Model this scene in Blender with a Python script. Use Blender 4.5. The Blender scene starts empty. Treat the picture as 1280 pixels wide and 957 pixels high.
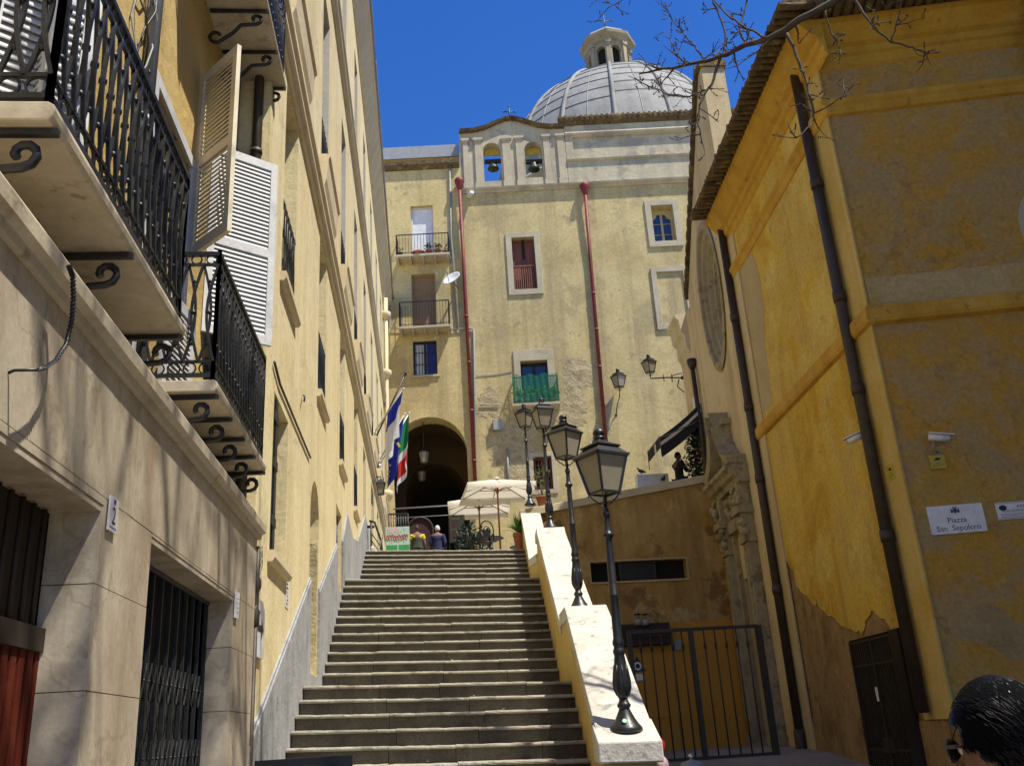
import bpy, bmesh, math, random
from mathutils import Vector, Matrix
RND = random.Random(11)
PI = math.pi
SC = bpy.context.scene
COL = SC.collection

# ------------------------------------------------------------------ camera model (photo 1280 x 957)
CX, CY, FPX, EYE = 640.0, 478.5, 1165.0, 1.6
_zen = (448.0 - CX, -2614.0 - CY)
_l = math.hypot(*_zen)
_zen = (_zen[0] / _l * 3110.0, _zen[1] / _l * 3110.0)
UPc = Vector((_zen[0], _zen[1], FPX)).normalized()
_hy = (-FPX * FPX - (533 - CX) * _zen[0]) / _zen[1]
FWc = Vector((533 - CX, _hy, FPX)).normalized()
RTc = FWc.cross(UPc)
EYEV = Vector((0, 0, EYE))
def ray(px, py):
    d = Vector((px - CX, py - CY, FPX))
    return Vector((RTc.dot(d), FWc.dot(d), UPc.dot(d)))
def onplane(px, py, o, n):
    r = ray(px, py); n = Vector(n)
    return EYEV + r * ((Vector(o) - EYEV).dot(n) / r.dot(n))
def onY(px, py, Y): return onplane(px, py, (0, Y, 0), (0, 1, 0))
def onX(px, py, X): return onplane(px, py, (X, 0, 0), (1, 0, 0))
class Frame:
    """a vertical wall plane: s along the wall, z up, d out of the wall"""
    def __init__(s, o, u, n):
        s.o = Vector(o); s.u = Vector(u).normalized(); s.n = Vector(n).normalized()
    def P(s, a, z, d=0.0):
        return Vector((s.o.x + s.u.x * a + s.n.x * d, s.o.y + s.u.y * a + s.n.y * d, z))
    def px(s, x, y, d=0.0):
        p = onplane(x, y, s.o + s.n * d, s.n)
        return (p - s.o).dot(s.u), p.z

# ------------------------------------------------------------------ mesh builder
BASE = {}
class MB:
    def __init__(s): s.v = []; s.f = []; s.m = []; s.sm = []
    def add(s, vs, fs, mi=0, smooth=False):
        k = len(s.v)
        s.v += [Vector(p) for p in vs]
        for f in fs:
            s.f.append([i + k for i in f]); s.m.append(mi); s.sm.append(smooth)
        return s
    def hexa(s, p, mi=0):
        return s.add(p, [(0, 3, 2, 1), (4, 5, 6, 7), (0, 1, 5, 4), (1, 2, 6, 5), (2, 3, 7, 6), (3, 0, 4, 7)], mi)
    def box(s, a, b, mi=0):
        x0, y0, z0 = a; x1, y1, z1 = b
        return s.hexa([(x0, y0, z0), (x1, y0, z0), (x1, y1, z0), (x0, y1, z0), (x0, y0, z1), (x1, y0, z1), (x1, y1, z1), (x0, y1, z1)], mi)
    def fb(s, F, s0, s1, z0, z1, d0, d1, mi=0):
        return s.hexa([F.P(s0, z0, d0), F.P(s1, z0, d0), F.P(s1, z0, d1), F.P(s0, z0, d1),
                       F.P(s0, z1, d0), F.P(s1, z1, d0), F.P(s1, z1, d1), F.P(s0, z1, d1)], mi)
    def obox(s, c, hx, hy, hz, rz=0, mi=0, tilt=None):
        M = Matrix.Rotation(rz, 3, 'Z')
        if tilt is not None: M = M @ tilt
        c = Vector(c)
        return s.hexa([c + M @ Vector((x * hx, y * hy, z * hz)) for x, y, z in
                       ((-1, -1, -1), (1, -1, -1), (1, 1, -1), (-1, 1, -1), (-1, -1, 1), (1, -1, 1), (1, 1, 1), (-1, 1, 1))], mi)
    def prism(s, poly, ext, mi=0, mi_side=None):
        n = len(poly); ext = Vector(ext); poly = [Vector(p) for p in poly]
        if mi_side is None: mi_side = mi
        k = len(s.v)
        s.v += poly + [p + ext for p in poly]
        s.f.append([k + i for i in range(n)]); s.m.append(mi); s.sm.append(False)
        s.f.append([k + n + i for i in reversed(range(n))]); s.m.append(mi); s.sm.append(False)
        for i in range(n):
            j = (i + 1) % n
            s.f.append([k + i, k + n + i, k + n + j, k + j]); s.m.append(mi_side); s.sm.append(False)
        return s
    def fprism(s, F, pts, d0, d1, mi=0):
        return s.prism([F.P(a, z, d0) for a, z in pts], F.n * (d1 - d0), mi)
    def tube(s, pts, r, n=8, mi=0, smooth=True, cap=True, up=None):
        pts = [Vector(p) for p in pts]
        N = len(pts)
        rs = r if isinstance(r, (list, tuple)) else [r] * N
        k = len(s.v); prev = None
        for i in range(N):
            t = (pts[min(i + 1, N - 1)] - pts[max(i - 1, 0)])
            if t.length < 1e-9: t = Vector((0, 0, 1))
            t.normalize()
            if prev is None:
                a = Vector((0, 0, 1)) if abs(t.z) < .95 else Vector((1, 0, 0))
                if up is not None: a = Vector(up)
                x = a.cross(t).normalized()
            else:
                x = (prev - t * prev.dot(t)).normalized()
            y = t.cross(x); prev = x
            for j in range(n):
                an = 2 * PI * j / n + PI / 4
                s.v.append(pts[i] + (x * math.cos(an) + y * math.sin(an)) * rs[i])
        for i in range(N - 1):
            for j in range(n):
                j2 = (j + 1) % n
                s.f.append([k + i * n + j, k + i * n + j2, k + (i + 1) * n + j2, k + (i + 1) * n + j]); s.m.append(mi); s.sm.append(smooth and n > 4)
        if cap:
            s.f.append([k + j for j in reversed(range(n))]); s.m.append(mi); s.sm.append(False)
            s.f.append([k + (N - 1) * n + j for j in range(n)]); s.m.append(mi); s.sm.append(False)
        return s
    def lathe(s, prof, c, n=20, mi=0, smooth=True, rot=0.0, cap=True, M=None):
        c = Vector(c); k = len(s.v)
        for r, z in prof:
            for j in range(n):
                a = 2 * PI * j / n + rot
                p = Vector((r * math.cos(a), r * math.sin(a), z))
                s.v.append(c + (M @ p if M else p))
        for i in range(len(prof) - 1):
            for j in range(n):
                j2 = (j + 1) % n
                s.f.append([k + i * n + j, k + i * n + j2, k + (i + 1) * n + j2, k + (i + 1) * n + j]); s.m.append(mi); s.sm.append(smooth)
        if cap:
            s.f.append([k + j for j in reversed(range(n))]); s.m.append(mi); s.sm.append(False)
            q = k + (len(prof) - 1) * n
            s.f.append([q + j for j in range(n)]); s.m.append(mi); s.sm.append(False)
        return s
    def ball(s, c, r, n=12, mi=0, sc=(1, 1, 1)):
        m = n // 2; prof = [(max(1e-4, math.sin(PI * i / m)) * r, -math.cos(PI * i / m) * r) for i in range(m + 1)]
        k = len(s.v); s.lathe(prof, (0, 0, 0), n, mi, True)
        for i in range(k, len(s.v)):
            p = s.v[i]; s.v[i] = Vector(c) + Vector((p.x * sc[0], p.y * sc[1], p.z * sc[2]))
        return s
    def profile(s, F, s0, s1, prof, mi=0, smooth=False):
        """moulding: prof = closed list of (d, z) swept from s0 to s1"""
        return s.prism([F.P(s0, z, d) for d, z in prof], F.u * (s1 - s0), mi)
    def wall(s, F, s0, s1, z0, z1, holes=(), depth=.3, mi=0, mr=None, step=None):
        if mr is None: mr = mi
        ss = {s0, s1}; zz = {z0, z1}
        for h in holes:
            for a in h[:2]:
                if s0 < a < s1: ss.add(a)
            for a in h[2:4]:
                if z0 < a < z1: zz.add(a)
        ss = sorted(ss); zz = sorted(zz)
        flip = F.u.cross(Vector((0, 0, 1))).dot(F.n) < 0
        def q(a, b, c, d, m): s.add([a, b, c, d], [(0, 1, 2, 3)], m)
        for i in range(len(ss) - 1):
            for j in range(len(zz) - 1):
                a = (ss[i] + ss[i + 1]) / 2; z = (zz[j] + zz[j + 1]) / 2
                if any(h[0] < a < h[1] and h[2] < z < h[3] for h in holes): continue
                q(F.P(ss[i], zz[j]), F.P(ss[i + 1], zz[j]), F.P(ss[i + 1], zz[j + 1]), F.P(ss[i], zz[j + 1]), mi)
        for h in holes:
            a, b, c, d = h[:4]; dp = h[5] if len(h) > 5 else depth; mr_ = h[6] if len(h) > 6 else mr
            arch = len(h) > 4 and h[4]
            if arch:
                rise = h[4] if h[4] is not True else (b - a) / 2
                sp = d - rise; N = 16
                arc = [((a + b) / 2 - math.cos(PI * i / N) * (b - a) / 2, sp + math.sin(PI * i / N) * rise) for i in range(N + 1)]
                for i in range(N):
                    (p, z), (p2, z2) = arc[i], arc[i + 1]
                    q(F.P(p, z), F.P(p2, z2), F.P(p2, d), F.P(p, d), mi)
                    q(F.P(p, z), F.P(p2, z2), F.P(p2, z2, -dp), F.P(p, z, -dp), mr_)
                top = sp
            else:
                top = d
                q(F.P(a, d), F.P(b, d), F.P(b, d, -dp), F.P(a, d, -dp), mr_)
            q(F.P(a, c), F.P(a, top), F.P(a, top, -dp), F.P(a, c, -dp), mr_)
            q(F.P(b, c), F.P(b, top), F.P(b, top, -dp), F.P(b, c, -dp), mr_)
            q(F.P(a, c), F.P(b, c), F.P(b, c, -dp), F.P(a, c, -dp), mr_)
        return s
    def text(s, F, txt, sc_, z, size, d, mi=0, align='CENTER', flip=1, thick=.002, ital=0):
        cu = bpy.data.curves.new('t', 'FONT'); cu.body = txt; cu.size = size; cu.align_x = align; cu.extrude = 0; cu.resolution_u = 3
        o = bpy.data.objects.new('t', cu); COL.objects.link(o)
        me = o.evaluated_get(bpy.context.evaluated_depsgraph_get()).to_mesh()
        vs = [F.P(sc_ + flip * v.co.x, z + v.co.y, d) for v in me.vertices]
        s.add(vs, [list(p.vertices) for p in me.polygons], mi)
        bpy.data.objects.remove(o); bpy.data.curves.remove(cu)
        return s
    def build(s, name, mats, parent=None, base=None, bevel=0, recalc=True):
        me = bpy.data.meshes.new(name)
        b = BASE[parent.name] if parent is not None else Vector(base if base is not None else (0, 0, 0))
        me.from_pydata([p - b for p in s.v], [], s.f)
        if not isinstance(mats, (list, tuple)): mats = [mats]
        for m in mats: me.materials.append(m)
        me.polygons.foreach_set('material_index', s.m)
        me.polygons.foreach_set('use_smooth', s.sm)
        if recalc:
            bm = bmesh.new(); bm.from_mesh(me); bmesh.ops.recalc_face_normals(bm, faces=bm.faces); bm.to_mesh(me); bm.free()
        me.update()
        o = bpy.data.objects.new(name, me); COL.objects.link(o)
        if parent is not None: o.parent = parent
        else: o.location = b
        BASE[o.name] = b
        if bevel:
            md = o.modifiers.new('b', 'BEVEL'); md.width = bevel; md.segments = 2; md.limit_method = 'ANGLE'; md.angle_limit = .7
        return o
def tag(o, label=None, cat=None, group=None, kind=None):
    if label: o['label'] = label
    if cat: o['category'] = cat
    if group: o['group'] = group
    if kind: o['kind'] = kind
    return o
def thing(name, loc, label, cat, group=None):
    o = bpy.data.objects.new(name, None); COL.objects.link(o); o.location = loc; o.empty_display_size = .2
    BASE[o.name] = Vector(loc)
    return tag(o, label, cat, group)
def copy_tree(o, parent=None):
    c = o.copy(); COL.objects.link(c); BASE[c.name] = BASE.get(o.name, Vector())
    if parent is not None: c.parent = parent
    for ch in [x for x in bpy.data.objects if x.parent == o]: copy_tree(ch, c)
    return c

# ------------------------------------------------------------------ materials
def rgb(h, k=1.0):
    """sRGB 0-255 tuple to linear"""
    return tuple(((c / 255) / 12.92 if c / 255 <= .04045 else ((c / 255 + .055) / 1.055) ** 2.4) * k for c in h) + (1,)
def mat(name, cols, scale=1.0, rough=.85, bump=.25, bscale=45, bdist=.01, streak=None, spots=None, metal=0.0, fine=.12, spec=.5, coord='pos', stretch=(1, 1, 1), coat=0, dist=0.0, veins=None):
    m = bpy.data.materials.new(name); m.use_nodes = True
    nt = m.node_tree; N = nt.nodes; L = nt.links
    b = N['Principled BSDF']
    b.inputs['Roughness'].default_value = rough; b.inputs['Metallic'].default_value = metal
    b.inputs['Specular IOR Level'].default_value = spec
    if coat: b.inputs['Coat Weight'].default_value = coat
    if coord == 'pos': src = N.new('ShaderNodeNewGeometry').outputs['Position']
    else: src = N.new('ShaderNodeTexCoord').outputs['Object']
    mp = N.new('ShaderNodeMapping'); mp.inputs['Scale'].default_value = stretch
    L.new(src, mp.inputs['Vector'])
    def noise(sc, det=6, rg=.6, vec=None, dis=0.0):
        n = N.new('ShaderNodeTexNoise'); n.inputs['Scale'].default_value = sc; n.inputs['Detail'].default_value = det
        n.inputs['Roughness'].default_value = rg; n.inputs['Distortion'].default_value = dis
        L.new(vec if vec is not None else mp.outputs[0], n.inputs['Vector']); return n.outputs['Fac']
    def ramp(f, stops):
        r = N.new('ShaderNodeValToRGB'); e = r.color_ramp.elements
        while len(e) < len(stops): e.new(.5)
        for i, (p, c) in enumerate(stops): e[i].position = p; e[i].color = c if len(c) == 4 else tuple(c) + (1,)
        L.new(f, r.inputs[0]); return r.outputs[0]
    def mix(f, a, bb, mode='MIX'):
        x = N.new('ShaderNodeMix'); x.data_type = 'RGBA'; x.blend_type = mode
        if isinstance(f, float): x.inputs[0].default_value = f
        else: L.new(f, x.inputs[0])
        for v, k in ((a, 6), (bb, 7)):
            if isinstance(v, tuple): x.inputs[k].default_value = v
            else: L.new(v, x.inputs[k])
        return x.outputs[2]
    if len(cols) == 1: c = cols[0]; c = mix(1.0, c, c)
    else:
        n = len(cols); c = ramp(noise(scale, dis=dist), [(.34 + .32 * i / (n - 1), cols[i]) for i in range(n)])
    if streak:   # (colour, amount, horizontal scale, vertical scale)
        mp2 = N.new('ShaderNodeMapping'); mp2.inputs['Scale'].default_value = (streak[2], streak[2], streak[3]); L.new(src, mp2.inputs['Vector'])
        f = ramp(noise(1.0, 5, .65, mp2.outputs[0]), [(.45, (0, 0, 0, 1)), (.72, (streak[1],) * 3 + (1,))])
        c = mix(f, c, streak[0])
    if veins:    # thin wandering dark lines
        w_ = N.new('ShaderNodeTexWave'); w_.wave_type = 'BANDS'; w_.bands_direction = 'DIAGONAL'; w_.inputs['Scale'].default_value = veins[2]; w_.inputs['Distortion'].default_value = 14
        w_.inputs['Detail'].default_value = 5; w_.inputs['Detail Scale'].default_value = 1.3; w_.inputs['Detail Roughness'].default_value = .62; L.new(mp.outputs[0], w_.inputs['Vector'])
        f = ramp(w_.outputs['Fac'], [(.0, (veins[1],) * 3 + (1,)), (veins[3], (0, 0, 0, 1))]); c = mix(f, c, veins[0])
    if spots:    # list of (colour, amount, scale, threshold)
        for sp in spots:
            f = ramp(noise(sp[2], 7, .65), [(sp[3], (0, 0, 0, 1)), (sp[3] + (sp[4] if len(sp) > 4 else .06), (sp[1],) * 3 + (1,))])
            c = mix(f, c, sp[0])
    if fine:
        f = ramp(noise(bscale * .6, 4, .7), [(.25, (1 - fine * 1.6,) * 3 + (1,)), (.75, (1 + fine * .4,) * 3 + (1,))])
        c = mix(1.0, c, f, 'MULTIPLY')
    L.new(c, b.inputs['Base Color'])
    if bump:
        bp = N.new('ShaderNodeBump'); bp.inputs['Strength'].default_value = bump; bp.inputs['Distance'].default_value = bdist
        a1 = noise(bscale, 6, .7); a2 = noise(bscale * .12, 4, .6)
        ad = N.new('ShaderNodeMath'); ad.operation = 'ADD'; L.new(a1, ad.inputs[0])
        mu = N.new('ShaderNodeMath'); mu.operation = 'MULTIPLY'; mu.inputs[1].default_value = 3.0; L.new(a2, mu.inputs[0]); L.new(mu.outputs[0], ad.inputs[1])
        L.new(ad.outputs[0], bp.inputs['Height']); L.new(bp.outputs[0], b.inputs['Normal'])
    return m
def plain(name, c, rough=.5, metal=0.0, **k):
    return mat(name, [c, tuple(x * .8 for x in c[:3]) + (1,)], 6, rough, bump=.08, bscale=60, metal=metal, fine=.06, coord='obj', **k)
def glass_mat(name, c=(.02, .03, .05, 1), rough=.05):
    m = plain(name, c, rough); m.node_tree.nodes['Principled BSDF'].inputs['Specular IOR Level'].default_value = .6; return m
def translucent(name, c, mixf=.5, rough=.8, alpha=0.0):
    m = bpy.data.materials.new(name); m.use_nodes = True; nt = m.node_tree; N = nt.nodes; L = nt.links
    b = N['Principled BSDF']; b.inputs['Base Color'].default_value = c; b.inputs['Roughness'].default_value = rough
    t = N.new('ShaderNodeBsdfTranslucent'); t.inputs['Color'].default_value = c
    x = N.new('ShaderNodeMixShader'); x.inputs[0].default_value = mixf
    L.new(b.outputs[0], x.inputs[1]); L.new(t.outputs[0], x.inputs[2]); out = x.outputs[0]
    tc = N.new('ShaderNodeTexCoord'); nz = N.new('ShaderNodeTexNoise'); nz.inputs['Scale'].default_value = 7; L.new(tc.outputs['Object'], nz.inputs['Vector'])
    mx = N.new('ShaderNodeMix'); mx.data_type = 'RGBA'; mx.inputs[6].default_value = tuple(v * .8 for v in c[:3]) + (1,); mx.inputs[7].default_value = c
    L.new(nz.outputs['Fac'], mx.inputs[0]); L.new(mx.outputs[2], b.inputs['Base Color']); L.new(mx.outputs[2], t.inputs['Color'])
    if alpha:
        tr = N.new('ShaderNodeBsdfTransparent'); y = N.new('ShaderNodeMixShader'); y.inputs[0].default_value = alpha
        L.new(out, y.inputs[1]); L.new(tr.outputs[0], y.inputs[2]); out = y.outputs[0]
    L.new(out, N['Material Output'].inputs['Surface']); return m

M = {}
M['marble'] = mat('cream_marble', [(.40, .335, .24, 1), (.53, .455, .345, 1), (.46, .385, .285, 1)], .9, .45, bump=.1, bscale=50, fine=.14, dist=1.4, veins=((.28, .20, .125, 1), .4, .9, .03),
                  spots=[((.32, .245, .165, 1), .55, 2.0, .57, .06), ((.58, .50, .385, 1), .5, 1.1, .57, .1), ((.23, .165, .10, 1), .6, 6, .66, .03), ((.28, .205, .135, 1), .55, .7, .59, .08)], streak=((.28, .20, .12, 1), .7, 3.2, .3))
M['marble_joint'] = plain('marble_joint_dark', (.07, .05, .035, 1), .9)
M['ochre_wall'] = mat('ochre_stucco', [(.52, .36, .11, 1), (.62, .45, .16, 1), (.56, .38, .12, 1)], .7, .92, bump=.5, bscale=55, streak=((.36, .26, .12, 1), .4, 2, .2))  # the stucco's own ochre, with browner streaks
M['yellow'] = mat('pale_yellow_stucco', [(.66, .54, .275, 1), (.78, .665, .38, 1), (.71, .58, .295, 1)], .4, .92, bump=.45, bscale=30,
                  streak=((.51, .41, .24, 1), .6, 3.2, .13), spots=[((.84, .745, .48, 1), .5, .8, .55, .10), ((.55, .45, .27, 1), .5, 1.7, .60, .06), ((.40, .325, .20, 1), .5, 5, .67, .02)], fine=.14, veins=((.38, .29, .17, 1), .35, .22, .006))
M['yellow_trim'] = mat('pale_yellow_trim', [(.62, .52, .32, 1), (.71, .60, .39, 1)], .9, .9, bump=.3, bscale=40, streak=((.42, .34, .22, 1), .5, 2, .4))
M['dado'] = mat('grey_cement_dado', [(.24, .25, .255, 1), (.34, .35, .35, 1), (.28, .285, .285, 1)], .9, .95, bump=.7, bscale=30, streak=((.43, .435, .43, 1), .6, 2.2, .3), spots=[((.17, .17, .165, 1), .6, 2.5, .58), ((.45, .44, .40, 1), .5, 5, .66, .03)], fine=.2)
M['back'] = mat('weathered_cream_stucco', [(.47, .365, .155, 1), (.61, .495, .235, 1), (.53, .415, .175, 1)], .28, .93, bump=.3, bscale=14, bdist=.02,
                streak=((.32, .25, .13, 1), .85, 1.2, .06), spots=[((.40, .32, .17, 1), .7, .5, .56, .06), ((.66, .55, .29, 1), .5, .4, .56, .1), ((.31, .25, .145, 1), .6, 1.1, .62, .05), ((.22, .18, .11, 1), .55, 3.5, .67, .02)], veins=((.28, .22, .14, 1), .28, .12, .005), fine=.18)
M['back_grey'] = mat('grey_weathered_cornice', [(.42, .36, .24, 1), (.55, .485, .335, 1), (.48, .415, .285, 1)], .5, .93, bump=.5, bscale=22, bdist=.02,
                streak=((.24, .215, .17, 1), .6, 1.1, .1), spots=[((.30, .275, .22, 1), .7, .8, .55, .05)])
M['stone_trim'] = mat('grey_beige_stone', [(.43, .37, .25, 1), (.53, .46, .33, 1)], 1.2, .9, bump=.4, bscale=30, spots=[((.30, .26, .19, 1), .4, 2, .6)])
M['moss_tile'] = mat('dark_mossy_tiles', [(.045, .032, .016, 1), (.15, .10, .04, 1), (.08, .055, .025, 1)], 3, .95, bump=.8, bscale=14, bdist=.04, spots=[((.34, .26, .09, 1), .6, 2.6, .57, .05)])
M['rubble'] = mat('bare_rubble_plaster', [(.35, .28, .15, 1), (.50, .41, .23, 1), (.42, .34, .19, 1)], 1.8, .97, bump=1.0, bscale=9, bdist=.05, spots=[((.26, .205, .12, 1), .6, 2.2, .57), ((.20, .16, .10, 1), .6, 5, .64, .03)])
M['lead'] = mat('grey_lead_sheet', [(.25, .243, .225, 1), (.34, .33, .305, 1), (.29, .28, .255, 1)], .5, .8, bump=.15, bscale=10, spec=.25, streak=((.17, .165, .15, 1), .6, 1.6, .15))
M['R_yellow'] = mat('ochre_yellow_limewash', [(.57, .335, .018, 1), (.71, .485, .07, 1), (.63, .455, .115, 1), (.63, .395, .03, 1)], .42, .93, bump=.5, bscale=24, dist=.4,
                    streak=((.46, .25, .010, 1), .65, 1.7, .14), spots=[((.76, .59, .16, 1), .7, .6, .53, .12), ((.52, .37, .09, 1), .55, 1.9, .59, .08), ((.18, .10, .02, 1), .8, 9, .69, .02), ((.36, .21, .03, 1), .65, 3.2, .65, .02)], fine=.22, veins=((.28, .18, .05, 1), .25, .15, .005))
M['R_orange'] = mat('orange_limewash_trim', [(.50, .27, .025, 1), (.60, .36, .05, 1), (.53, .29, .03, 1)], .9, .92, bump=.4, bscale=28, streak=((.38, .19, .02, 1), .6, 1.4, .3), spots=[((.26, .14, .03, 1), .6, 5, .62, .04), ((.60, .42, .12, 1), .5, 1.5, .6, .08)])
M['R_pale'] = mat('pale_ochre_limewash', [(.54, .39, .10, 1), (.62, .47, .165, 1), (.56, .37, .065, 1)], .6, .93, bump=.4, bscale=28, streak=((.42, .25, .04, 1), .5, 1.5, .2), spots=[((.24, .14, .04, 1), .7, 10, .70, .02)])
M['R_front'] = mat('patchy_golden_limewash', [(.54, .275, .018, 1), (.50, .315, .07, 1), (.42, .295, .13, 1), (.54, .295, .03, 1), (.44, .305, .125, 1), (.54, .285, .02, 1)], .36, .94, bump=.6, bscale=24, dist=.3,
                    streak=((.43, .30, .09, 1), .6, .8, .3), spots=[((.55, .285, .02, 1), .6, .9, .56, .14), ((.32, .215, .085, 1), .6, 2.2, .59, .08), ((.20, .12, .03, 1), .7, 8, .67, .02), ((.62, .44, .12, 1), .4, 3.5, .62, .06)], fine=.22, veins=((.20, .12, .03, 1), .3, .2, .006))
M['R_bare'] = mat('bare_brown_plaster', [(.27, .165, .06, 1), (.36, .235, .095, 1), (.22, .13, .042, 1)], 1.1, .95, bump=.8, bscale=20, streak=((.44, .315, .15, 1), .5, 3.5, .6), spots=[((.15, .08, .025, 1), .7, 1.5, .57, .06), ((.46, .34, .17, 1), .6, 4.5, .63, .03)], fine=.22)
M['lanternstone'] = mat('brown_grey_lantern_stone', [(.31, .255, .165, 1), (.42, .355, .24, 1)], .9, .93, bump=.4, bscale=20, spots=[((.20, .16, .10, 1), .6, 1.6, .58, .06)])
M['reveal'] = mat('grey_window_reveal', [(.44, .41, .35, 1), (.54, .50, .42, 1)], .8, .92, bump=.3, bscale=40)
M['R_patch2'] = mat('worn_plaster_patch', [(.36, .255, .11, 1), (.43, .315, .14, 1), (.39, .26, .08, 1)], 1.0, .95, bump=.6, bscale=26, spots=[((.47, .28, .04, 1), .6, 1.8, .6, .08)], fine=.2)
M['R_band'] = mat('warm_grey_band', [(.44, .32, .13, 1), (.53, .40, .18, 1), (.50, .33, .08, 1)], .6, .94, bump=.5, bscale=26, spots=[((.50, .30, .04, 1), .6, 1.6, .57, .1)], fine=.2)
M['R_patch'] = mat('grey_beige_plaster_patch', [(.43, .335, .17, 1), (.50, .40, .22, 1)], 1.0, .95, bump=.5, bscale=28)
M['church'] = mat('beige_church_plaster', [(.60, .48, .27, 1), (.68, .565, .34, 1), (.63, .48, .23, 1)], .5, .93, bump=.4, bscale=26, streak=((.38, .27, .10, 1), .7, 1.4, .12), spots=[((.45, .34, .16, 1), .5, 1.6, .6)])
M['portal'] = mat('carved_grey_stone', [(.27, .22, .13, 1), (.40, .34, .21, 1), (.33, .26, .13, 1)], 1.8, .93, bump=.9, bscale=14, bdist=.03, spots=[((.14, .11, .06, 1), .7, 2.4, .57)])
M['terrace'] = mat('stained_ochre_render', [(.34, .19, .035, 1), (.50, .34, .115, 1), (.41, .24, .05, 1)], .55, .94, bump=.6, bscale=20, dist=.8, streak=((.19, .085, .018, 1), .9, 1.1, .13), spots=[((.16, .08, .025, 1), .75, .9, .56, .06), ((.56, .43, .20, 1), .6, 1.3, .57, .08), ((.12, .065, .03, 1), .6, 7, .66, .02)])
M['panel'] = mat('orange_painted_panel', [(.48, .235, .025, 1), (.54, .275, .035, 1)], .8, .8, bump=.2, bscale=30)
M['granite'] = mat('worn_granite', [(.085, .072, .048, 1), (.15, .13, .09, 1), (.112, .096, .066, 1)], 1.3, .88, bump=.5, bscale=60, streak=((.05, .042, .028, 1), .7, 2.2, .8), spots=[((.22, .19, .14, 1), .45, 30, .6, .03), ((.055, .045, .03, 1), .5, 26, .6, .03)], fine=.25)
M['nosing'] = mat('worn_granite_nosing', [(.27, .24, .18, 1), (.40, .365, .285, 1), (.33, .295, .225, 1)], 1.5, .8, bump=.4, bscale=60, spots=[((.16, .135, .095, 1), .7, 4, .56, .06), ((.48, .45, .37, 1), .5, 9, .62, .03)], fine=.2)
M['coping'] = mat('weathered_travertine_coping', [(.47, .445, .385, 1), (.60, .57, .50, 1), (.53, .50, .43, 1)], 1.6, .85, bump=.6, bscale=18, bdist=.02, spots=[((.30, .275, .225, 1), .65, 9, .60, .03), ((.38, .35, .29, 1), .6, 2, .57, .06), ((.21, .19, .15, 1), .6, 3.5, .64, .03)], veins=((.20, .18, .14, 1), .6, .5, .008))
M['para'] = mat('parapet_yellow_render', [(.46, .31, .065, 1), (.58, .42, .12, 1), (.50, .34, .08, 1)], .9, .93, bump=.45, bscale=30, streak=((.36, .24, .08, 1), .5, 2, .25), spots=[((.30, .22, .12, 1), .5, 3, .66)])
M['cap'] = mat('pale_stone_cap', [(.52, .44, .27, 1), (.62, .54, .36, 1)], 1.4, .9, bump=.4, bscale=26)
M['paving'] = mat('stone_paving', [(.20, .18, .15, 1), (.29, .265, .22, 1)], .8, .85, bump=.4, bscale=20)
M['earth'] = mat('far_ground', [(.20, .17, .12, 1), (.27, .24, .18, 1)], .1, .95, bump=.2, bscale=4)
M['iron'] = mat('black_painted_iron', [(.011, .012, .013, 1), (.022, .024, .026, 1)], 9, .42, bump=.25, bscale=90, fine=.2, coord='obj')
M['lampiron'] = mat('dark_grey_lamp_paint', [(.010, .011, .013, 1), (.020, .021, .024, 1)], 8, .38, bump=.15, bscale=80, coord='obj', fine=.15)
M['gateiron'] = mat('brown_black_gate_paint', [(.022, .018, .012, 1), (.04, .032, .02, 1)], 6, .5, bump=.2, bscale=70, coord='obj', fine=.2)
M['greyiron'] = plain('grey_painted_iron', (.17, .17, .17, 1), .5)
M['redpipe'] = mat('red_painted_pipe', [(.15, .012, .012, 1), (.24, .025, .02, 1)], 1.2, .6, bump=.15, bscale=30, fine=.2, spots=[((.10, .035, .02, 1), .7, 2.5, .58, .05), ((.30, .07, .05, 1), .5, 1.2, .6, .08)])
M['brownpipe'] = mat('dark_brown_pipe', [(.035, .022, .012, 1), (.06, .04, .02, 1)], 4, .55, bump=.2, bscale=40, fine=.2)
M['greypipe'] = plain('grey_pipe', (.27, .28, .29, 1), .55)
M['white'] = mat('white_painted_wood', [(.56, .56, .56, 1), (.68, .68, .67, 1)], 3, .55, bump=.15, bscale=50, fine=.12, coord='obj', spots=[((.42, .40, .36, 1), .5, 9, .62, .04)])
M['white2'] = plain('white_plaque', (.80, .80, .80, 1), .35)
M['bounce_tint_wood'] = mat('white_wood_bounce_tint', [(.68, .60, .43, 1), (.76, .68, .50, 1)], 3, .6, bump=.15, bscale=50, fine=.08, coord='obj')  # white wood with warm bounced light mixed into its colour
M['slab'] = mat('balcony_slab_marble', [(.44, .37, .255, 1), (.58, .50, .365, 1), (.50, .42, .29, 1)], 1.2, .7, bump=.25, bscale=30, spots=[((.22, .15, .08, 1), .75, 1.6, .58, .08), ((.16, .12, .08, 1), .6, 5, .65, .03), ((.28, .16, .07, 1), .6, 3, .63, .04)])
M['redwood'] = mat('red_brown_wood', [(.17, .045, .02, 1), (.24, .07, .03, 1)], 4, .6, bump=.3, bscale=40, coord='obj', stretch=(1, 1, .2))
M['reddoor'] = mat('red_door_paint', [(.085, .012, .005, 1), (.13, .022, .008, 1)], 4, .8, spec=.15, bump=.25, bscale=40, coord='obj')
M['brownshut'] = plain('brown_roller_shutter', (.32, .19, .075, 1), .6)
M['glass'] = glass_mat('dark_window_glass')
M['blueglass'] = glass_mat('blue_reflecting_glass', (.035, .055, .14, 1), .08)
M['bluecloth'] = plain('blue_curtain', (.03, .05, .32, 1), .8)
M['dark'] = plain('dark_interior', (.012, .010, .008, 1), .9)
M['darkbrown'] = plain('dark_brown_board', (.028, .015, .007, 1), .7)
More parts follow.
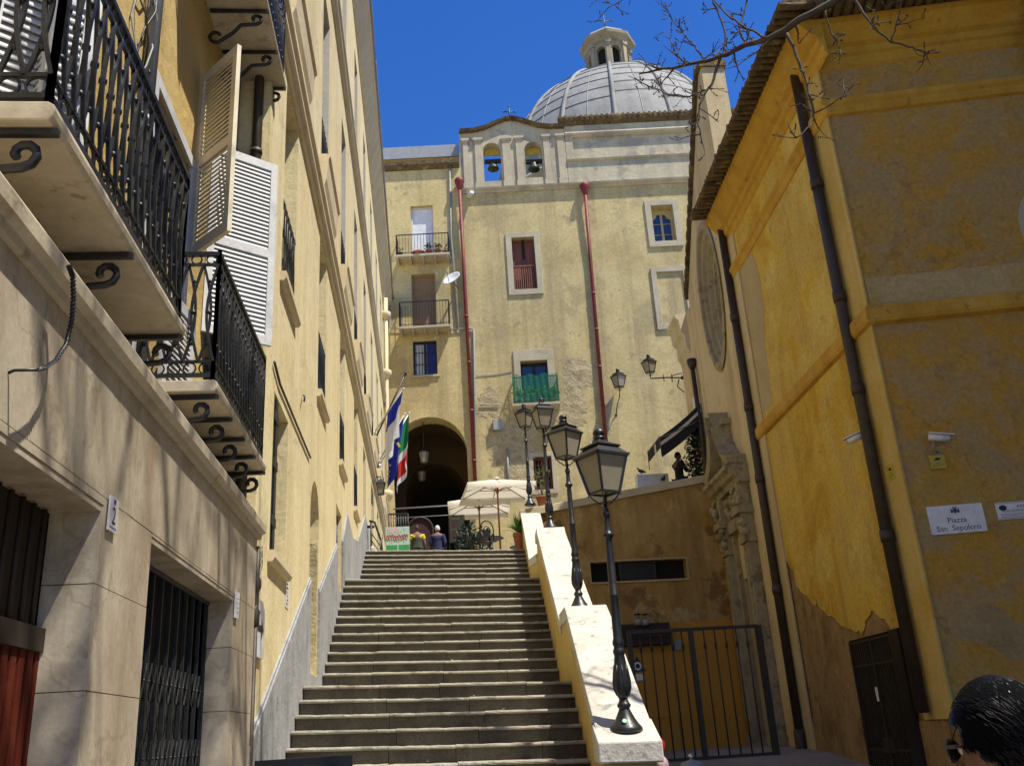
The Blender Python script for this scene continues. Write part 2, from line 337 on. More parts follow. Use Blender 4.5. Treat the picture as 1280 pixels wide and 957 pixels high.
M['vault'] = mat('dim_ochre_vault', [(.055, .030, .009, 1), (.085, .05, .016, 1)], .8, .95, bump=.4, bscale=25)
M['chrome'] = plain('polished_steel', (.62, .63, .65, 1), .18, 1.0)
M['bluegrey'] = plain('blue_grey_enamel', (.24, .27, .33, 1), .35)
M['umb'] = translucent('cream_canvas', (.80, .76, .63, 1), .35)
M['umbwood'] = plain('reddish_wood', (.30, .085, .03, 1), .5)
M['lampglass'] = translucent('milky_lamp_glass', (.50, .44, .32, 1), .4, .3)
M['net'] = translucent('green_mesh_net', (.012, .24, .14, 1), .4, .8, .45)
M['leaf'] = translucent('dark_green_leaf', (.035, .07, .02, 1), .3, .5)
M['leafdark'] = translucent('deep_green_leaf', (.012, .035, .014, 1), .2, .45)
M['leafbright'] = translucent('bright_green_leaf', (.11, .24, .03, 1), .4, .5)
M['terracotta'] = plain('terracotta', (.40, .14, .07, 1), .8)
M['bark'] = mat('grey_brown_bark', [(.045, .035, .028, 1), (.10, .08, .06, 1)], 8, .9, bump=.6, bscale=30, coord='obj')
M['bronze'] = plain('green_bronze', (.05, .065, .045, 1), .5, .5)
M['black'] = plain('black_paint', (.008, .008, .01, 1), .4)
M['ink'] = plain('black_lettering', (.015, .015, .02, 1), .6)
M['red'] = plain('bright_red', (.50, .018, .02, 1), .4)
M['green'] = plain('bright_green', (.04, .30, .09, 1), .6)
M['pink'] = plain('pale_pink_print', (.62, .42, .42, 1), .6)
M['mint'] = plain('pale_mint_print', (.42, .60, .48, 1), .6)
M['ltblue'] = plain('pale_blue_print', (.38, .58, .66, 1), .6)
M['yellowsign'] = plain('yellow_sign', (.50, .40, .03, 1), .5)
M['greyfab'] = translucent('grey_banner_cloth', (.16, .18, .19, 1), .2)
M['fblue'] = translucent('blue_flag_cloth', (.018, .035, .42, 1), .35)
M['fwhite'] = translucent('white_flag_cloth', (.80, .80, .80, 1), .4)
M['fgreen'] = translucent('green_flag_cloth', (.01, .22, .07, 1), .35)
M['fred'] = translucent('red_flag_cloth', (.55, .03, .02, 1), .35)
M['star'] = plain('yellow_star', (.75, .55, .02, 1), .6)
M['skin'] = plain('skin', (.19, .095, .06, 1), .65)
M['hairblack'] = plain('black_hair', (.006, .006, .008, 1), .36)
M['hairshell'] = mat('matt_black_hair', [(.004, .004, .005, 1), (.007, .007, .008, 1)], 40, .95, bump=.6, bscale=150, spec=.05, coord='obj')
M['hairdark'] = plain('dark_brown_hair', (.03, .018, .010, 1), .6)
M['hairwhite'] = plain('white_hair', (.62, .60, .56, 1), .7)
M['navy'] = plain('navy_cotton', (.022, .028, .095, 1), .85)
M['olive'] = plain('olive_green_cotton', (.05, .06, .035, 1), .85)
M['yellowcloth'] = plain('yellow_cotton', (.62, .50, .03, 1), .85)
M['jeans'] = plain('dark_denim', (.025, .03, .05, 1), .85)
M['blackcloth'] = plain('black_cotton', (.008, .008, .009, 1), .85)
M['grey'] = plain('grey_plastic', (.30, .30, .29, 1), .6)
# ================================================================== frames of the walls
FL = Frame((-1.5, 0, 0), (0, 1, 0), (1, 0, 0))
FM = Frame((-1.47, 0, 0), (0, 1, 0), (1, 0, 0))
FU = Frame((-1.95, 0, 0), (0, 1, 0), (1, 0, 0))
FB = Frame((0, 40.235, 0), (1, -.0904, 0), (-.0904, -1, 0))
FR = Frame((7.83, 14.1, 0), (.0515, .9987, 0), (-.9987, .0515, 0))
FF = Frame((7.83, 14.1, 0), (.978, -.208, 0), (-.208, -.978, 0))
FT = Frame((0, 25.5, 0), (1, 0, 0), (0, -1, 0))

# ================================================================== ground
def sm(a, b, x):
    t = min(1, max(0, (x - a) / (b - a))); return t * t * (3 - 2 * t)
def zg(x, y): return .95 * sm(9.5, 22, y) * sm(1.0, 2.2, x)
def ground():
    xs = [-400, -120, -40, -12, -4, -1.5] + [i * .5 for i in range(-2, 25)] + [16, 30, 90, 400]
    ys = [-400, -120, -40, -15] + [i * .75 for i in range(-8, 36)] + [32, 45, 80, 160, 420]
    vs = [(x, y, zg(x, y) if abs(x) < 14 else 0) for y in ys for x in xs]; n = len(xs)
    fs = [(j * n + i, j * n + i + 1, (j + 1) * n + i + 1, (j + 1) * n + i) for j in range(len(ys) - 1) for i in range(n - 1)]
    b = MB(); b.add(vs, fs, 0, True)
    tag(b.build('ground', M['paving'], recalc=False), 'grey stone paving of the small square below the stairs', kind='structure')
ground()
b = MB()
b.box((-1.46, 24.9, 4.0), (2.75, 47, 6.22))
tag(b.build('upper_pavement', M['paving']), 'paved platform at the top of the stairs', kind='structure')
b = MB()
b.hexa([(2.76, 25.82, 4), (9.0, 25.82, 4), (9.0, 39.2, 4), (2.76, 39.9, 4), (2.76, 25.82, 6.3), (9.0, 25.82, 7.75), (9.0, 39.2, 7.75), (2.76, 39.9, 6.3)])
tag(b.build('terrace_pavement', M['paving']), 'paved ramp of the raised terrace behind the wall', kind='structure')

# ================================================================== staircase
XL = -1.455
def XR(Y): return 1.67 + (Y - 10.58) * .0725
st = thing('staircase', (0, 7.5, 0), 'long grey granite staircase with two landings climbing to the arch', 'staircase')
steps = []
for k in range(-9, 5): steps.append((10.58 + .335 * k, 1.59 + .172 * k))
fl2 = [(14.15 + (17.97 - 14.15) / 11 * i, 2.56 + (4.50 - 2.56) / 11 * i) for i in range(12)]
fl3 = [(22.43 + (24.48 - 22.43) / 5 * i, 5.33 + (6.27 - 5.33) / 5 * i) for i in range(6)]
steps += fl2 + fl3
TILT = -.034
for i, (y, z) in enumerate(steps):
    nx = steps[i + 1] if i + 1 < len(steps) else (25.0, z + .17)
    last1 = (i == 13); last2 = (i == 25); y1 = nx[0] + .06
    landing = y1 - y > 1
    if landing: y1 = y + .42
    b = MB(); xa = XL; xe = XR(y) + .05
    while xa < xe - .02:
        w = RND.uniform(.65, 1.15); xb = min(xe, xa + w)
        if xe - xb < .3: xb = xe
        j = RND.uniform(-.006, .006); jz = RND.uniform(-.007, .004)
        za = z + TILT * (xa - XL) + jz; zb = z + TILT * (xb - XL) + jz + RND.uniform(-.003, .003)
        g = .0025
        A, B_ = xa + g, xb - g
        b.hexa([(A, y + .055 + j, za - .32), (B_, y + .055 + j, zb - .32), (B_, y1, zb - .32), (A, y1, za - .32),
                (A, y + .055 + j, za - .046), (B_, y + .055 + j, zb - .046), (B_, y1, zb - .046), (A, y1, za - .046)], 0)
        # rounded nosing slab
        pr = [(.40, 0), (.016, 0), (.004, -.007), (0, -.022), (.004, -.036), (.016, -.042), (.40, -.042)]
        n = len(pr); ns = max(2, int((B_ - A) / .07)); vs = []
        for e in range(ns + 1):       # worn, slightly chipped edge
            t = e / ns; X_ = A + (B_ - A) * t; zz = za + (zb - za) * t; wear = -.007 * math.sin(PI * (X_ - XL) / (xe - XL)); chip = RND.choice((0, 0, 0, 0, 0, .006, .012)) * RND.random()
            for d, h in pr:
                fr_ = 1 if d < .1 else 0
                vs.append((X_, y + j + min(d, y1 - y - .002 - j) + fr_ * (chip + RND.uniform(-.002, .002)), zz + h + (wear + RND.uniform(-.0015, .0015) - chip * .5 * (h > -.01)) * (1 if h > -.03 else .3)))
        b.add(vs, [(e * n + q, e * n + (q + 1) % n, (e + 1) * n + (q + 1) % n, (e + 1) * n + q) for e in range(ns) for q in range(n)] + [tuple(range(n)), tuple(range(ns * n + n - 1, ns * n - 1, -1))], 1)
        xa = xb
    b.build('step', [M['granite'], M['nosing']], st)
for (ya, za), (yb, zb) in ((steps[13], fl2[0]), (fl2[-1], fl3[0])):
    b = MB(); zb -= .172; x1 = XR(yb) + .05; y0 = ya + .421
    t1 = TILT * (x1 - XL)
    b.hexa([(XL, y0, za - .4), (x1, y0, za - .4), (x1, yb + .1, zb - .4), (XL, yb + .1, zb - .4),
            (XL, y0, za), (x1, y0, za + t1), (x1, yb + .1, zb + t1), (XL, yb + .1, zb)])
    b.build('landing', M['nosing'], st)

# ================================================================== stair parapet
PW = .54
def ppt(Y, off, z): return Vector((XR(Y) + off, Y, z))
pp = thing('stair_parapet', (1.9, 12, 0), 'yellow rendered stair parapet with white stone coping and lamp pedestals', 'parapet')
segs = [[(8.9, 1.46), (11.6, 2.93), (11.85, 3.05), (12.92, 3.08)], [(12.925, 2.98), (17.2, 5.06), (17.35, 5.2), (18.1, 5.2)],
        [(18.105, 4.85), (21.66, 5.36), (25.05, 7.22)]]
b = MB(); c = MB()
for sg in segs:
    for (ya, za), (yb, zb) in zip(sg[:-1], sg[1:]):
        T = .17
        lo = [ppt(ya, .03, -.2), ppt(ya, PW - .03, -.2), ppt(yb, PW - .03, -.2), ppt(yb, .03, -.2)]
        hi = [ppt(ya, .03, za - T), ppt(ya, PW - .03, za - T), ppt(yb, PW - .03, zb - T), ppt(yb, .03, zb - T)]
        b.hexa(lo + hi, 0)
        c.hexa([ppt(ya, 0, za - T), ppt(ya, PW, za - T), ppt(yb, PW, zb - T), ppt(yb, 0, zb - T),
                ppt(ya, 0, za), ppt(ya, PW, za), ppt(yb, PW, zb), ppt(yb, 0, zb)], 0)
b.build('parapet_wall', M['para'], pp)
c.build('coping', M['coping'], pp, bevel=.012)
b = MB(); b.hexa([ppt(8.84, -.02, 1.30), ppt(8.84, PW + .03, 1.28), ppt(9.3, PW + .03, 1.28), ppt(9.3, -.02, 1.30), ppt(8.84, -.02, 1.478), ppt(8.84, PW + .03, 1.462), ppt(9.35, PW + .03, 1.66), ppt(9.35, -.02, 1.66)])
b.build('pedestal_block', M['coping'], pp, bevel=.015)
b = MB(); b.box((1.60, 8.80, .55), (2.05, 8.86, 1.245), 0); b.box((1.62, 8.79, .6), (2.03, 8.80, 1.2), 1)
for q in range(4): b.box((1.68, 8.786, .68 + q * .12), (1.97, 8.79, .72 + q * .12), 2)
tag(b.build('notice_board', [M['black'], plain('navy_board', (.02, .03, .12, 1), .4), M['white2']], base=(1.83, 8.86, .9)), 'dark blue notice board on the front of the lowest parapet pedestal', 'notice board')

# ================================================================== street lamps
lamp = thing('street_lamp', (0, 0, 0), 'dark cast iron street lamp nearest the camera on the lowest parapet pedestal', 'street lamp', 'street lamps on the stair parapet')
b = MB()
b.lathe([(.155, 0), (.16, .02), (.152, .045), (.125, .075), (.095, .12), (.072, .165), (.055, .2), (.05, .215), (.062, .225), (.066, .245), (.055, .262), (.044, .28), (.042, .30)], (0, 0, 0), 28)
b.build('base', M['lampiron'], lamp)
b = MB()
b.lathe([(.042, .30), (.06, .33), (.08, .39), (.084, .45), (.073, .53), (.06, .62), (.05, .70), (.056, .715), (.06, .74), (.054, .755), (.046, .78), (.056, .80), (.056, .83), (.045, .86),
         (.044, 1.25), (.048, 1.26), (.048, 1.275), (.042, 1.285), (.036, 1.78), (.031, 1.83), (.052, 1.85), (.062, 1.865), (.05, 1.885), (.036, 1.92), (.03, 1.99), (.027, 2.05), (.036, 2.06), (.040, 2.09), (.030, 2.12), (.018, 2.15), (.018, 2.19)], (0, 0, 0), 20)
for a in range(8):   # flutes of the vase
    an = a * PI / 4
    b.tube([(math.cos(an) * r, math.sin(an) * r, z) for r, z in ((.06, .335), (.081, .39), (.085, .45), (.074, .53), (.061, .61))], .007, 5)
b.build('post', M['lampiron'], lamp)
LZ = 2.30; ROT = math.radians(28)
def lq(h, z, k, rot=ROT): a = rot + PI / 4 + k * PI / 2; return Vector((math.cos(a) * h * 1.414, math.sin(a) * h * 1.414, z))
b = MB()
h0, h1, zb, zt = .112, .188, LZ, LZ + .38
for k in range(4):
    b.tube([lq(h0, zb, k), lq(h1, zt, k)], .017, 4, up=(1, 0, 0)); b.tube([lq(h0, zb, k), lq(h0, zb, k + 1)], .014, 4)
    b.tube([lq(h1 + .008, zt, k), lq(h1 + .008, zt, k + 1)], .020, 4)
    b.tube([lq(h0, zb, k), lq(h0 * .8, zb - .05, k), lq(.03, zb - .12, k)], .010, 4)
    b.ball(lq(h1 + .018, zt + .012, k), .014, 6); b.ball(lq(h0 + .006, zb - .022, k), .011, 6)
def fr(h, z): return [lq(h, z, k) for k in range(4)]
rf = [fr(h1 + .02, zt + .012), fr(h1 * .70, zt + .095), fr(h1 * .70 + .02, zt + .10), fr(h1 * .70 + .02, zt + .115), fr(h1 * .30, zt + .165), fr(.05, zt + .185)]
vs = [p for r in rf for p in r]; n = len(rf)
fs = [(i * 4 + k, i * 4 + (k + 1) % 4, (i + 1) * 4 + (k + 1) % 4, (i + 1) * 4 + k) for i in range(n - 1) for k in range(4)] + [(3, 2, 1, 0), tuple((n - 1) * 4 + k for k in range(4))]
b.add(vs, fs)
b.lathe([(.05, zb - .125), (.022, zb - .10), (.016, zb - .02)], (0, 0, 0), 10)
lt = b.build('lantern', M['lampiron'], lamp)
b = MB()
for k in range(4):
    g = .92; b.add([lq(h0 * .97, zb + .01, k), lq(h0 * .97, zb + .01, k + 1), lq(h1 * .965, zt - .01, k + 1), lq(h1 * .965, zt - .01, k)], [(0, 1, 2, 3)])
b.build('lamp_glass', M['lampglass'], lt)
b = MB(); b.lathe([(.04, zt + .18), (.062, zt + .195), (.062, zt + .215), (.045, zt + .225), (.06, zt + .24), (.066, zt + .265), (.056, zt + .29), (.03, zt + .308), (.002, zt + .312)], (0, 0, 0), 16)
b.build('finial', M['lampiron'], lt)
LH = zt + .312
lamps = [((1.85, 9.12, 1.545), 2.95, 0, None),
         ((2.08, 12.6, 3.075), 2.76, 14, 'dark cast iron street lamp on the second parapet pedestal, half behind the nearest lamp'),
         ((2.455, 17.5, 5.195), 2.66, -12, 'dark iron street lamp on the third parapet pedestal beside the terracotta pot'),
         ((3.05, 25.5, 7.53), 3.02, 20, 'farthest iron street lamp standing on the end of the terrace wall')]
for i, (p, h, rz, lb) in enumerate(lamps):
    o = lamp if i == 0 else copy_tree(lamp)
    o.location = p; s = h / LH; o.scale = (s, s, s); o.rotation_euler = (math.radians(.6 if i == 0 else 0), math.radians(-.4 if i == 1 else 0), math.radians(rz))
    if lb: o['label'] = lb
b = MB(); r_ = .0; b.lathe([(.022, 0), (.022, .004)], (1.85 - .03, 9.12 - .112, 1.645), 14, M=Matrix.Rotation(math.radians(58), 3, 'X'))
b.lathe([(.012, .0045), (.012, .006)], (1.85 - .03, 9.12 - .112, 1.645), 14, 1, M=Matrix.Rotation(math.radians(58), 3, 'X'))
tag(b.build('round_sticker', [plain('teal_sticker', (.01, .32, .22, 1), .4), M['white2']], base=(1.82, 9.0, 1.645)), 'small round green sticker on the base of the nearest lamp', 'sticker')

# wall lamps (bracket lanterns) : lantern copy hanging on brackets
def wall_lamp(px_l, Yl, pts, label, sc=1.0):
    t = thing('wall_lamp', Vector(pts[0]), label, 'wall lamp', 'bracket lamps on the walls beyond the terrace')
    b = MB()
    b.tube(pts, .022, 8)
    e = Vector(pts[-1]); a = Vector(pts[0]); d = (a - e); d.z = 0; d.normalize()
    if abs(pts[0][2] - pts[-1][2]) < .35:
        b.tube([a - d * .12 + Vector((0, 0, -.05)), a - d * .2 + Vector((0, 0, -.3)), a + Vector((0, 0, -.5))], .018, 6)
        b.tube([a - d * .35 + Vector((0, 0, .02)), a - d * .3 + Vector((0, 0, .1)), a + Vector((0, 0, .16))], .014, 6)
        b.tube([a - d * .62 + Vector((0, 0, -.12)), a - d * .62 + Vector((0, 0, .12))], .016, 6)
        b.tube([a - d * .35 + Vector((0, 0, -.14)), a - d * .35 + Vector((0, 0, .14))], .016, 6)
    b.lathe([(.06, -.02), (.06, .02)], a, 10, M=Matrix.Rotation(PI / 2, 3, 'X'))
    b.build('bracket', M['lampiron'], t)
    off = e - Vector((0, 0, LZ - .13)) * sc
    g = MB(); g2 = MB(); g3 = MB()
    for src, dst in ((lt, g), (bpy.data.objects['lamp_glass'], g2), (bpy.data.objects['finial'], g3)):
        me = src.data; dst.add([off + v.co * sc for v in me.vertices], [list(p.vertices) for p in me.polygons])
    L_ = g.build('lantern', M['lampiron'], t); g2.build('lamp_glass', M['lampglass'], L_); g3.build('finial', M['lampiron'], L_)
    return t
p = onY(853, 472, 27.6); q = onY(813, 470, 27.6)
wall_lamp(0, 0, [(p.x, p.y, p.z), ((p.x + q.x) / 2, p.y, p.z + .02), (q.x, q.y, q.z - .08), (q.x, q.y, q.z + .02)], 'black lantern on a long scrolled iron arm projecting from the yellow house', .9)
p = FB.P(*FB.px(770, 519), 0); q = FB.P(*FB.px(773, 493), .55)
wall_lamp(0, 0, [p, FB.P(*FB.px(771, 508), .2), FB.P(*FB.px(773, 500), .5), q], 'black lantern on a short upright bracket on the cream church wall beside the red pipe', 1.3)

b = MB(); rr = random.Random(31)
for i in range(46):
    y, z = rr.choice(steps[8:26]); x = rr.uniform(XL + .1, XR(y) - .1); yy = y + rr.uniform(.05, .25); sz = rr.uniform(.012, .035); a = rr.uniform(0, PI)
    u = Vector((math.cos(a), math.sin(a), rr.uniform(-.2, .3))) * sz; v = Vector((-math.sin(a), math.cos(a), rr.uniform(-.1, .4))) * sz * .6; c = Vector((x, yy, z + TILT * (x - XL) + .012))
    b.add([c - u, c + v, c + u, c - v], [(0, 1, 2, 3)], rr.choice((0, 0, 0, 1)))
tag(b.build('litter', [plain('dry_leaf', (.30, .19, .07, 1), .9), M['white2']], recalc=False), 'scattered dry leaves and paper scraps on the steps', 'litter', kind='stuff')
# ================================================================== helpers for joinery
def louvre_leaf(name, P0, P1, zb, zt, mat_, parent, slats=22, th=.04, base=None, midrail=True):
    """louvred shutter leaf between the vertical lines through P0 (hinge) and P1"""
    P0 = Vector((P0[0], P0[1], 0)); P1 = Vector((P1[0], P1[1], 0)); u = (P1 - P0); w = u.length; u.normalize(); n = Vector((u.y, -u.x, 0))
    F = Frame(P0, u, n); b = MB(); st_ = .07
    b.fb(F, 0, st_, zb, zt, -th / 2, th / 2); b.fb(F, w - st_, w, zb, zt, -th / 2, th / 2)
    zm = [zb, zb + .09, zb + (zt - zb) * .46, zb + (zt - zb) * .46 + .09, zt - .09, zt] if midrail else [zb, zb + .09, zt - .09, zt]
    for i in range(0, len(zm), 2): b.fb(F, st_, w - st_, zm[i], zm[i + 1], -th / 2 + .001, th / 2 - .001)
    for i in range(1, len(zm) - 1, 2):
        a, c = zm[i], zm[i + 1]; k = max(3, int((c - a) / .045))
        for j in range(k):
            z = a + (j + .5) * (c - a) / k
            b.hexa([F.P(st_, z - .030, .013), F.P(w - st_, z - .030, .013), F.P(w - st_, z + .024, -.013), F.P(st_, z + .024, -.013),
                    F.P(st_, z - .022, .015), F.P(w - st_, z - .022, .015), F.P(w - st_, z + .032, -.011), F.P(st_, z + .032, -.011)])
    return b.build(name, mat_, parent, base)
def xy_at(px, py, H, w, near=True):
    r = ray(px, py); A = r.x * r.x + r.y * r.y; B = -2 * (r.x * H[0] + r.y * H[1]); C = H[0] ** 2 + H[1] ** 2 - w * w
    D = B * B - 4 * A * C
    t = (-B / (2 * A)) if D < 0 else ((-B - math.sqrt(D)) / (2 * A) if near else (-B + math.sqrt(D)) / (2 * A))
    return EYEV + r * t
def rail_panel(b, A, B_, z0, h, r=.0125, pitch=.115):
    """wrought-iron panel: circle bands top and bottom, interlaced bowed bars with collars between"""
    A = Vector((A[0], A[1], 0)); B_ = Vector((B_[0], B_[1], 0)); L = (B_ - A).length; u = (B_ - A).normalized(); n = Vector((-u.y, u.x, 0))
    def P(s, z, d=0): q = A + u * s + n * d; return Vector((q.x, q.y, z))
    bandb, bandt = .10, .085
    for z, rr in ((z0, .018), (z0 + bandb, .014), (z0 + h - bandt, .014), (z0 + h, .022)):
        b.tube([P(0, z), P(L, z)], rr, 4)
    k = max(2, int(L / .1))
    for i in range(k):
        s = (i + .5) * L / k
        for zc, R_ in ((z0 + bandb / 2, .042), (z0 + h - bandt / 2, .036)):
            b.tube([P(s + math.cos(q * PI / 6) * R_, zc + math.sin(q * PI / 6) * R_) for q in range(13)], .007, 4, cap=False)
    k = max(2, round(L / pitch)); p = L / k; za, zb = z0 + bandb, z0 + h - bandt; H = zb - za
    for i in range(k + 1):
        s0 = i * p
        for sg in (1, -1):
            pts = []
            for q in range(11):
                t = q / 10; s = s0 + sg * p * .62 * math.sin(PI * t)
                if -.002 <= s <= L + .002: pts.append(P(s, za + H * t, sg * .006))
            if len(pts) > 4: b.tube(pts, r, 4)
        if i < k:
            b.ball(P(s0 + p / 2, za + H * .5), .024, 6, sc=(1, 1, .8))
            b.ball(P(s0 + p / 2, za + H * .18), .016, 6); b.ball(P(s0 + p / 2, za + H * .82), .016, 6)
    for s in (0, L): b.tube([P(s, z0 - .04), P(s, z0 + h + .03)], .018, 4)
def scroll_bracket(b, F, s, ztop, d0, d1, drop=.40, r=.019):
    L = d1 - d0
    b.tube([F.P(s, ztop - .02, d0), F.P(s, ztop - .02, d1 + .02)], .02, 4)
    pts = []
    for q in range(9):     # outer curl
        a = -PI * .5 + q * PI * 1.7 / 8; rr = .062 * (1 - .07 * q); pts.append((d1 - .10 + math.cos(a) * rr, ztop - .115 + math.sin(a) * rr))
    pts = pts[::-1] + [(d1 - .24, ztop - .19), (d0 + L * .42, ztop - drop * .72), (d0 + .10, ztop - drop)]
    for q in range(1, 9):
        a = -PI * .35 - q * PI * 1.5 / 8; rr = .075 * (1 - .06 * q); pts.append((d0 + .075 + math.cos(a) * rr, ztop - drop + .07 + math.sin(a) * rr))
    b.tube([F.P(s, z, d) for d, z in pts], r, 6)
def balcony(parent, F, s0, s1, zb, d1, near_end=True, far_end=True, nbr=4, h=.94, ends0=0):
    b = MB(); T = .085
    b.profile(F, s0, s1, [(0, zb), (d1 - .02, zb), (d1 - .005, zb + .02), (d1, zb + .045), (d1 - .005, zb + .07), (d1 - .03, zb + T), (0, zb + T)])
    o = b.build('balcony', M['slab'], parent, bevel=.006)
    r = MB(); dz = d1 - .045; z0 = zb + T + .05
    rail_panel(r, F.P(s0 + .04, 0, dz), F.P(s1 - .04, 0, dz), z0, h)
    for s in (s0 + .04, s1 - .04): rail_panel(r, F.P(s, 0, .01), F.P(s, 0, dz), z0, h)
    r.build('railing', M['iron'], o)
    for i in range(nbr):
        q = MB(); scroll_bracket(q, F, s0 + .06 + (s1 - s0 - .12) * i / (nbr - 1), zb, .02, d1 - .02); q.build('bracket', M['iron'], o)
    return o

# ================================================================== marble-clad building (left foreground)
mb_ = thing('marble_building', (-2, 5, 0), 'house with pink marble shopfront below and ochre wall with black iron balconies above', 'building')
ME = 8.5                                   # far end along the street
d1s1 = FM.px(131, 632)[0]; d1z = 2.70
d2s0, d2s1 = FM.px(190, 672)[0], FM.px(293, 746)[0]; d2z = FM.px(293, 746)[1]
LEDGE = 3.36
b = MB(); Fj = Frame((-1.50, 0, 0), (0, 1, 0), (1, 0, 0))
b.wall(Fj, -3, ME, -.1, LEDGE, [(1.2, d1s1 + .001, -.1, d1z, False, .24), (d2s0, d2s1, -.1, d2z, False, .2)], .43)
b.add([Fj.P(ME, -.1), Fj.P(ME, LEDGE), Fj.P(ME, LEDGE, -6), Fj.P(ME, -.1, -6)], [(0, 1, 2, 3)])
b.add([Fj.P(-3, -.1), Fj.P(-3, LEDGE), Fj.P(-3, LEDGE, -6), Fj.P(-3, -.1, -6)], [(0, 1, 2, 3)])
b.build('base_wall', M['marble_joint'], mb_)
b = MB()
def slabp(F, s0, s1, z0, z1, d0=-.03, d1=0.0, g=.0022):
    b.fb(F, s0 + g, s1 - g, z0 + g, z1 - g, d0 + .0005, d1 + RND.uniform(-.0012, .0012))
js = sorted({round(FM.px(x, y)[0], 2) for x, y in ((64, 343), (108, 403), (146, 446), (176.6, 488), (227, 545), (265, 595), (296, 640))})
js = [-3, -1.5, 0, 1.2] + [j for j in js if j > 1.3]; js = [j for i, j in enumerate(js) if i == 0 or j - js[i - 1] > .25] + [ME]
top = max(d1z, d2z) + .02
for a, c in zip(js[:-1], js[1:]): slabp(FM, a, c, top, LEDGE)
rows = [-.1, .5, .95, 1.42, 1.88, 2.34, top]
for a, c in ((-3, 1.2), (d1s1, d2s0), (d2s1, ME)):
    for z0, z1 in zip(rows[:-1], rows[1:]): slabp(FM, a, c, z0, z1)
slabp(FM, 1.2, d1s1, d1z, top); slabp(FM, d2s0, d2s1, d2z, top)
for s, dp, dz in ((d1s1, .235, d1z), (d2s1, .19, d2z)):    # far jambs, seen face on
    Fq = Frame((-1.47, s, 0), (-1, 0, 0), (0, -1, 0))
    for z0, z1 in zip(rows[:-1], rows[1:]): slabp(Fq, .0, dp, z0, min(z1, dz), .0005, .03)
for s0, s1, dp, dz in ((1.2, d1s1 - .03, .235, d1z), (d2s0, d2s1 - .03, .19, d2z)):
    b.box((-1.47 - dp, s0, dz - .03), (-1.475, s1, dz - .001))
b.build('marble_cladding', M['marble'], mb_)
b = MB(); b.profile(FM, -3, ME + .03, [(-.5, LEDGE), (.03, LEDGE), (.035, LEDGE + .04), (.07, LEDGE + .06), (.075, LEDGE + .12), (.06, LEDGE + .145), (-.5, LEDGE + .15)])
b.build('ledge', M['slab'], mb_)
# upper wall
b = MB(); doors_up = [(3.55, 4.75, 3.99, 6.3), (6.1, 7.2, 3.99, 6.4), (6.6, 7.7, 8.46, 11)]
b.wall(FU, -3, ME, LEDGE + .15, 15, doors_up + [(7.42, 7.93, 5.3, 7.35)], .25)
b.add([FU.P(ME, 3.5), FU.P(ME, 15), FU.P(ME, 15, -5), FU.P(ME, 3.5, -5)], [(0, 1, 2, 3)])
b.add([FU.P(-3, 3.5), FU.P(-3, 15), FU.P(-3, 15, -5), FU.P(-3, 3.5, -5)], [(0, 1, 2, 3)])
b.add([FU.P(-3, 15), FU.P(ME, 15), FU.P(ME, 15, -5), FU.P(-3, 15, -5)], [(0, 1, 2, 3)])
b.build('upper_wall', M['ochre_wall'], mb_)
for i, (s0, s1, z0, z1) in enumerate(doors_up):
    b = MB(); F2 = FU
    for a, c in ((s0 - .1, s0), (s1, s1 + .1)): b.fb(F2, a, c, z0, z1 + .1, .001, .03)
    b.fb(F2, s0, s1, z1, z1 + .1, .001, .03)
    o = b.build('balcony_door', M['white'], mb_)
    b = MB(); b.fb(F2, s0 + .002, s1 - .002, z0, z1, -.24, -.22); b.build('pane', M['dark'], o)
    if i == 1:
        louvre_leaf('louvred_leaf', FU.P(s0 + .6, 0, .03), FU.P(s0 + 1.2, 0, .10), z0 + .02, 5.0, M['white'], o, midrail=False)
    elif i == 0:
        louvre_leaf('louvred_leaf', FU.P(s0 + .02, 0, .02), FU.P(s0 + .30, 0, .42), z0 + .02, z1 - .05, M['white'], o)
        louvre_leaf('louvred_leaf', FU.P(s1 - .02, 0, -.04), FU.P(s0 + .62, 0, -.12), z0 + .02, z1 - .05, M['white'], o)
    else: louvre_leaf('louvred_leaf', FU.P(s1, 0, .02), FU.P(s1 + .5, 0, .1), z0 + .02, z1 - .05, M['white'], o)
# white frame and open leaf seen through the near end of the long balcony
for (hx, hy, ox, oy, w) in ((28, 60, 66, 60, .5),):
    H = onX(hx, hy, -1.93); louvre_leaf('louvred_leaf', (H.x, H.y), xy_at(ox, oy, H, w), 4.02, 6.2, M['white'], mb_)
balcony(mb_, FU, 3.12, 5.22, 3.9, .585, nbr=3)
balcony(mb_, FU, 6.12, 8.22, 3.9, .585, nbr=5)
balcony(mb_, FU, 6.2, 8.66, 8.37, .585, nbr=5)
# the pair of open shutters
H = onX(246, 200, -1.93); O = xy_at(292, 190, H, .62)
zt = EYE + (onX(254, 100, -1.93).z - EYE); zb = onX(237, 322, -1.93).z
louvre_leaf('shutter', (H.x, H.y), (O.x, O.y), zb, zt, M['bounce_tint_wood'], mb_)['label'] = 'louvred shutter, warm bounced light put into its cream colour, standing open towards the camera'
H2 = Vector((-1.95, 7.95, 0)); O2 = Vector((-1.385, 8.34, 0))
zt = EYE + ray(348, 208).z / ray(348, 208).y * O2.y; zb = EYE + ray(340, 433).z / ray(340, 433).y * O2.y
louvre_leaf('shutter', (H2.x, H2.y), (O2.x, O2.y), zb, zt, M['white'], mb_)['label'] = 'white louvred shutter standing open in the sun'
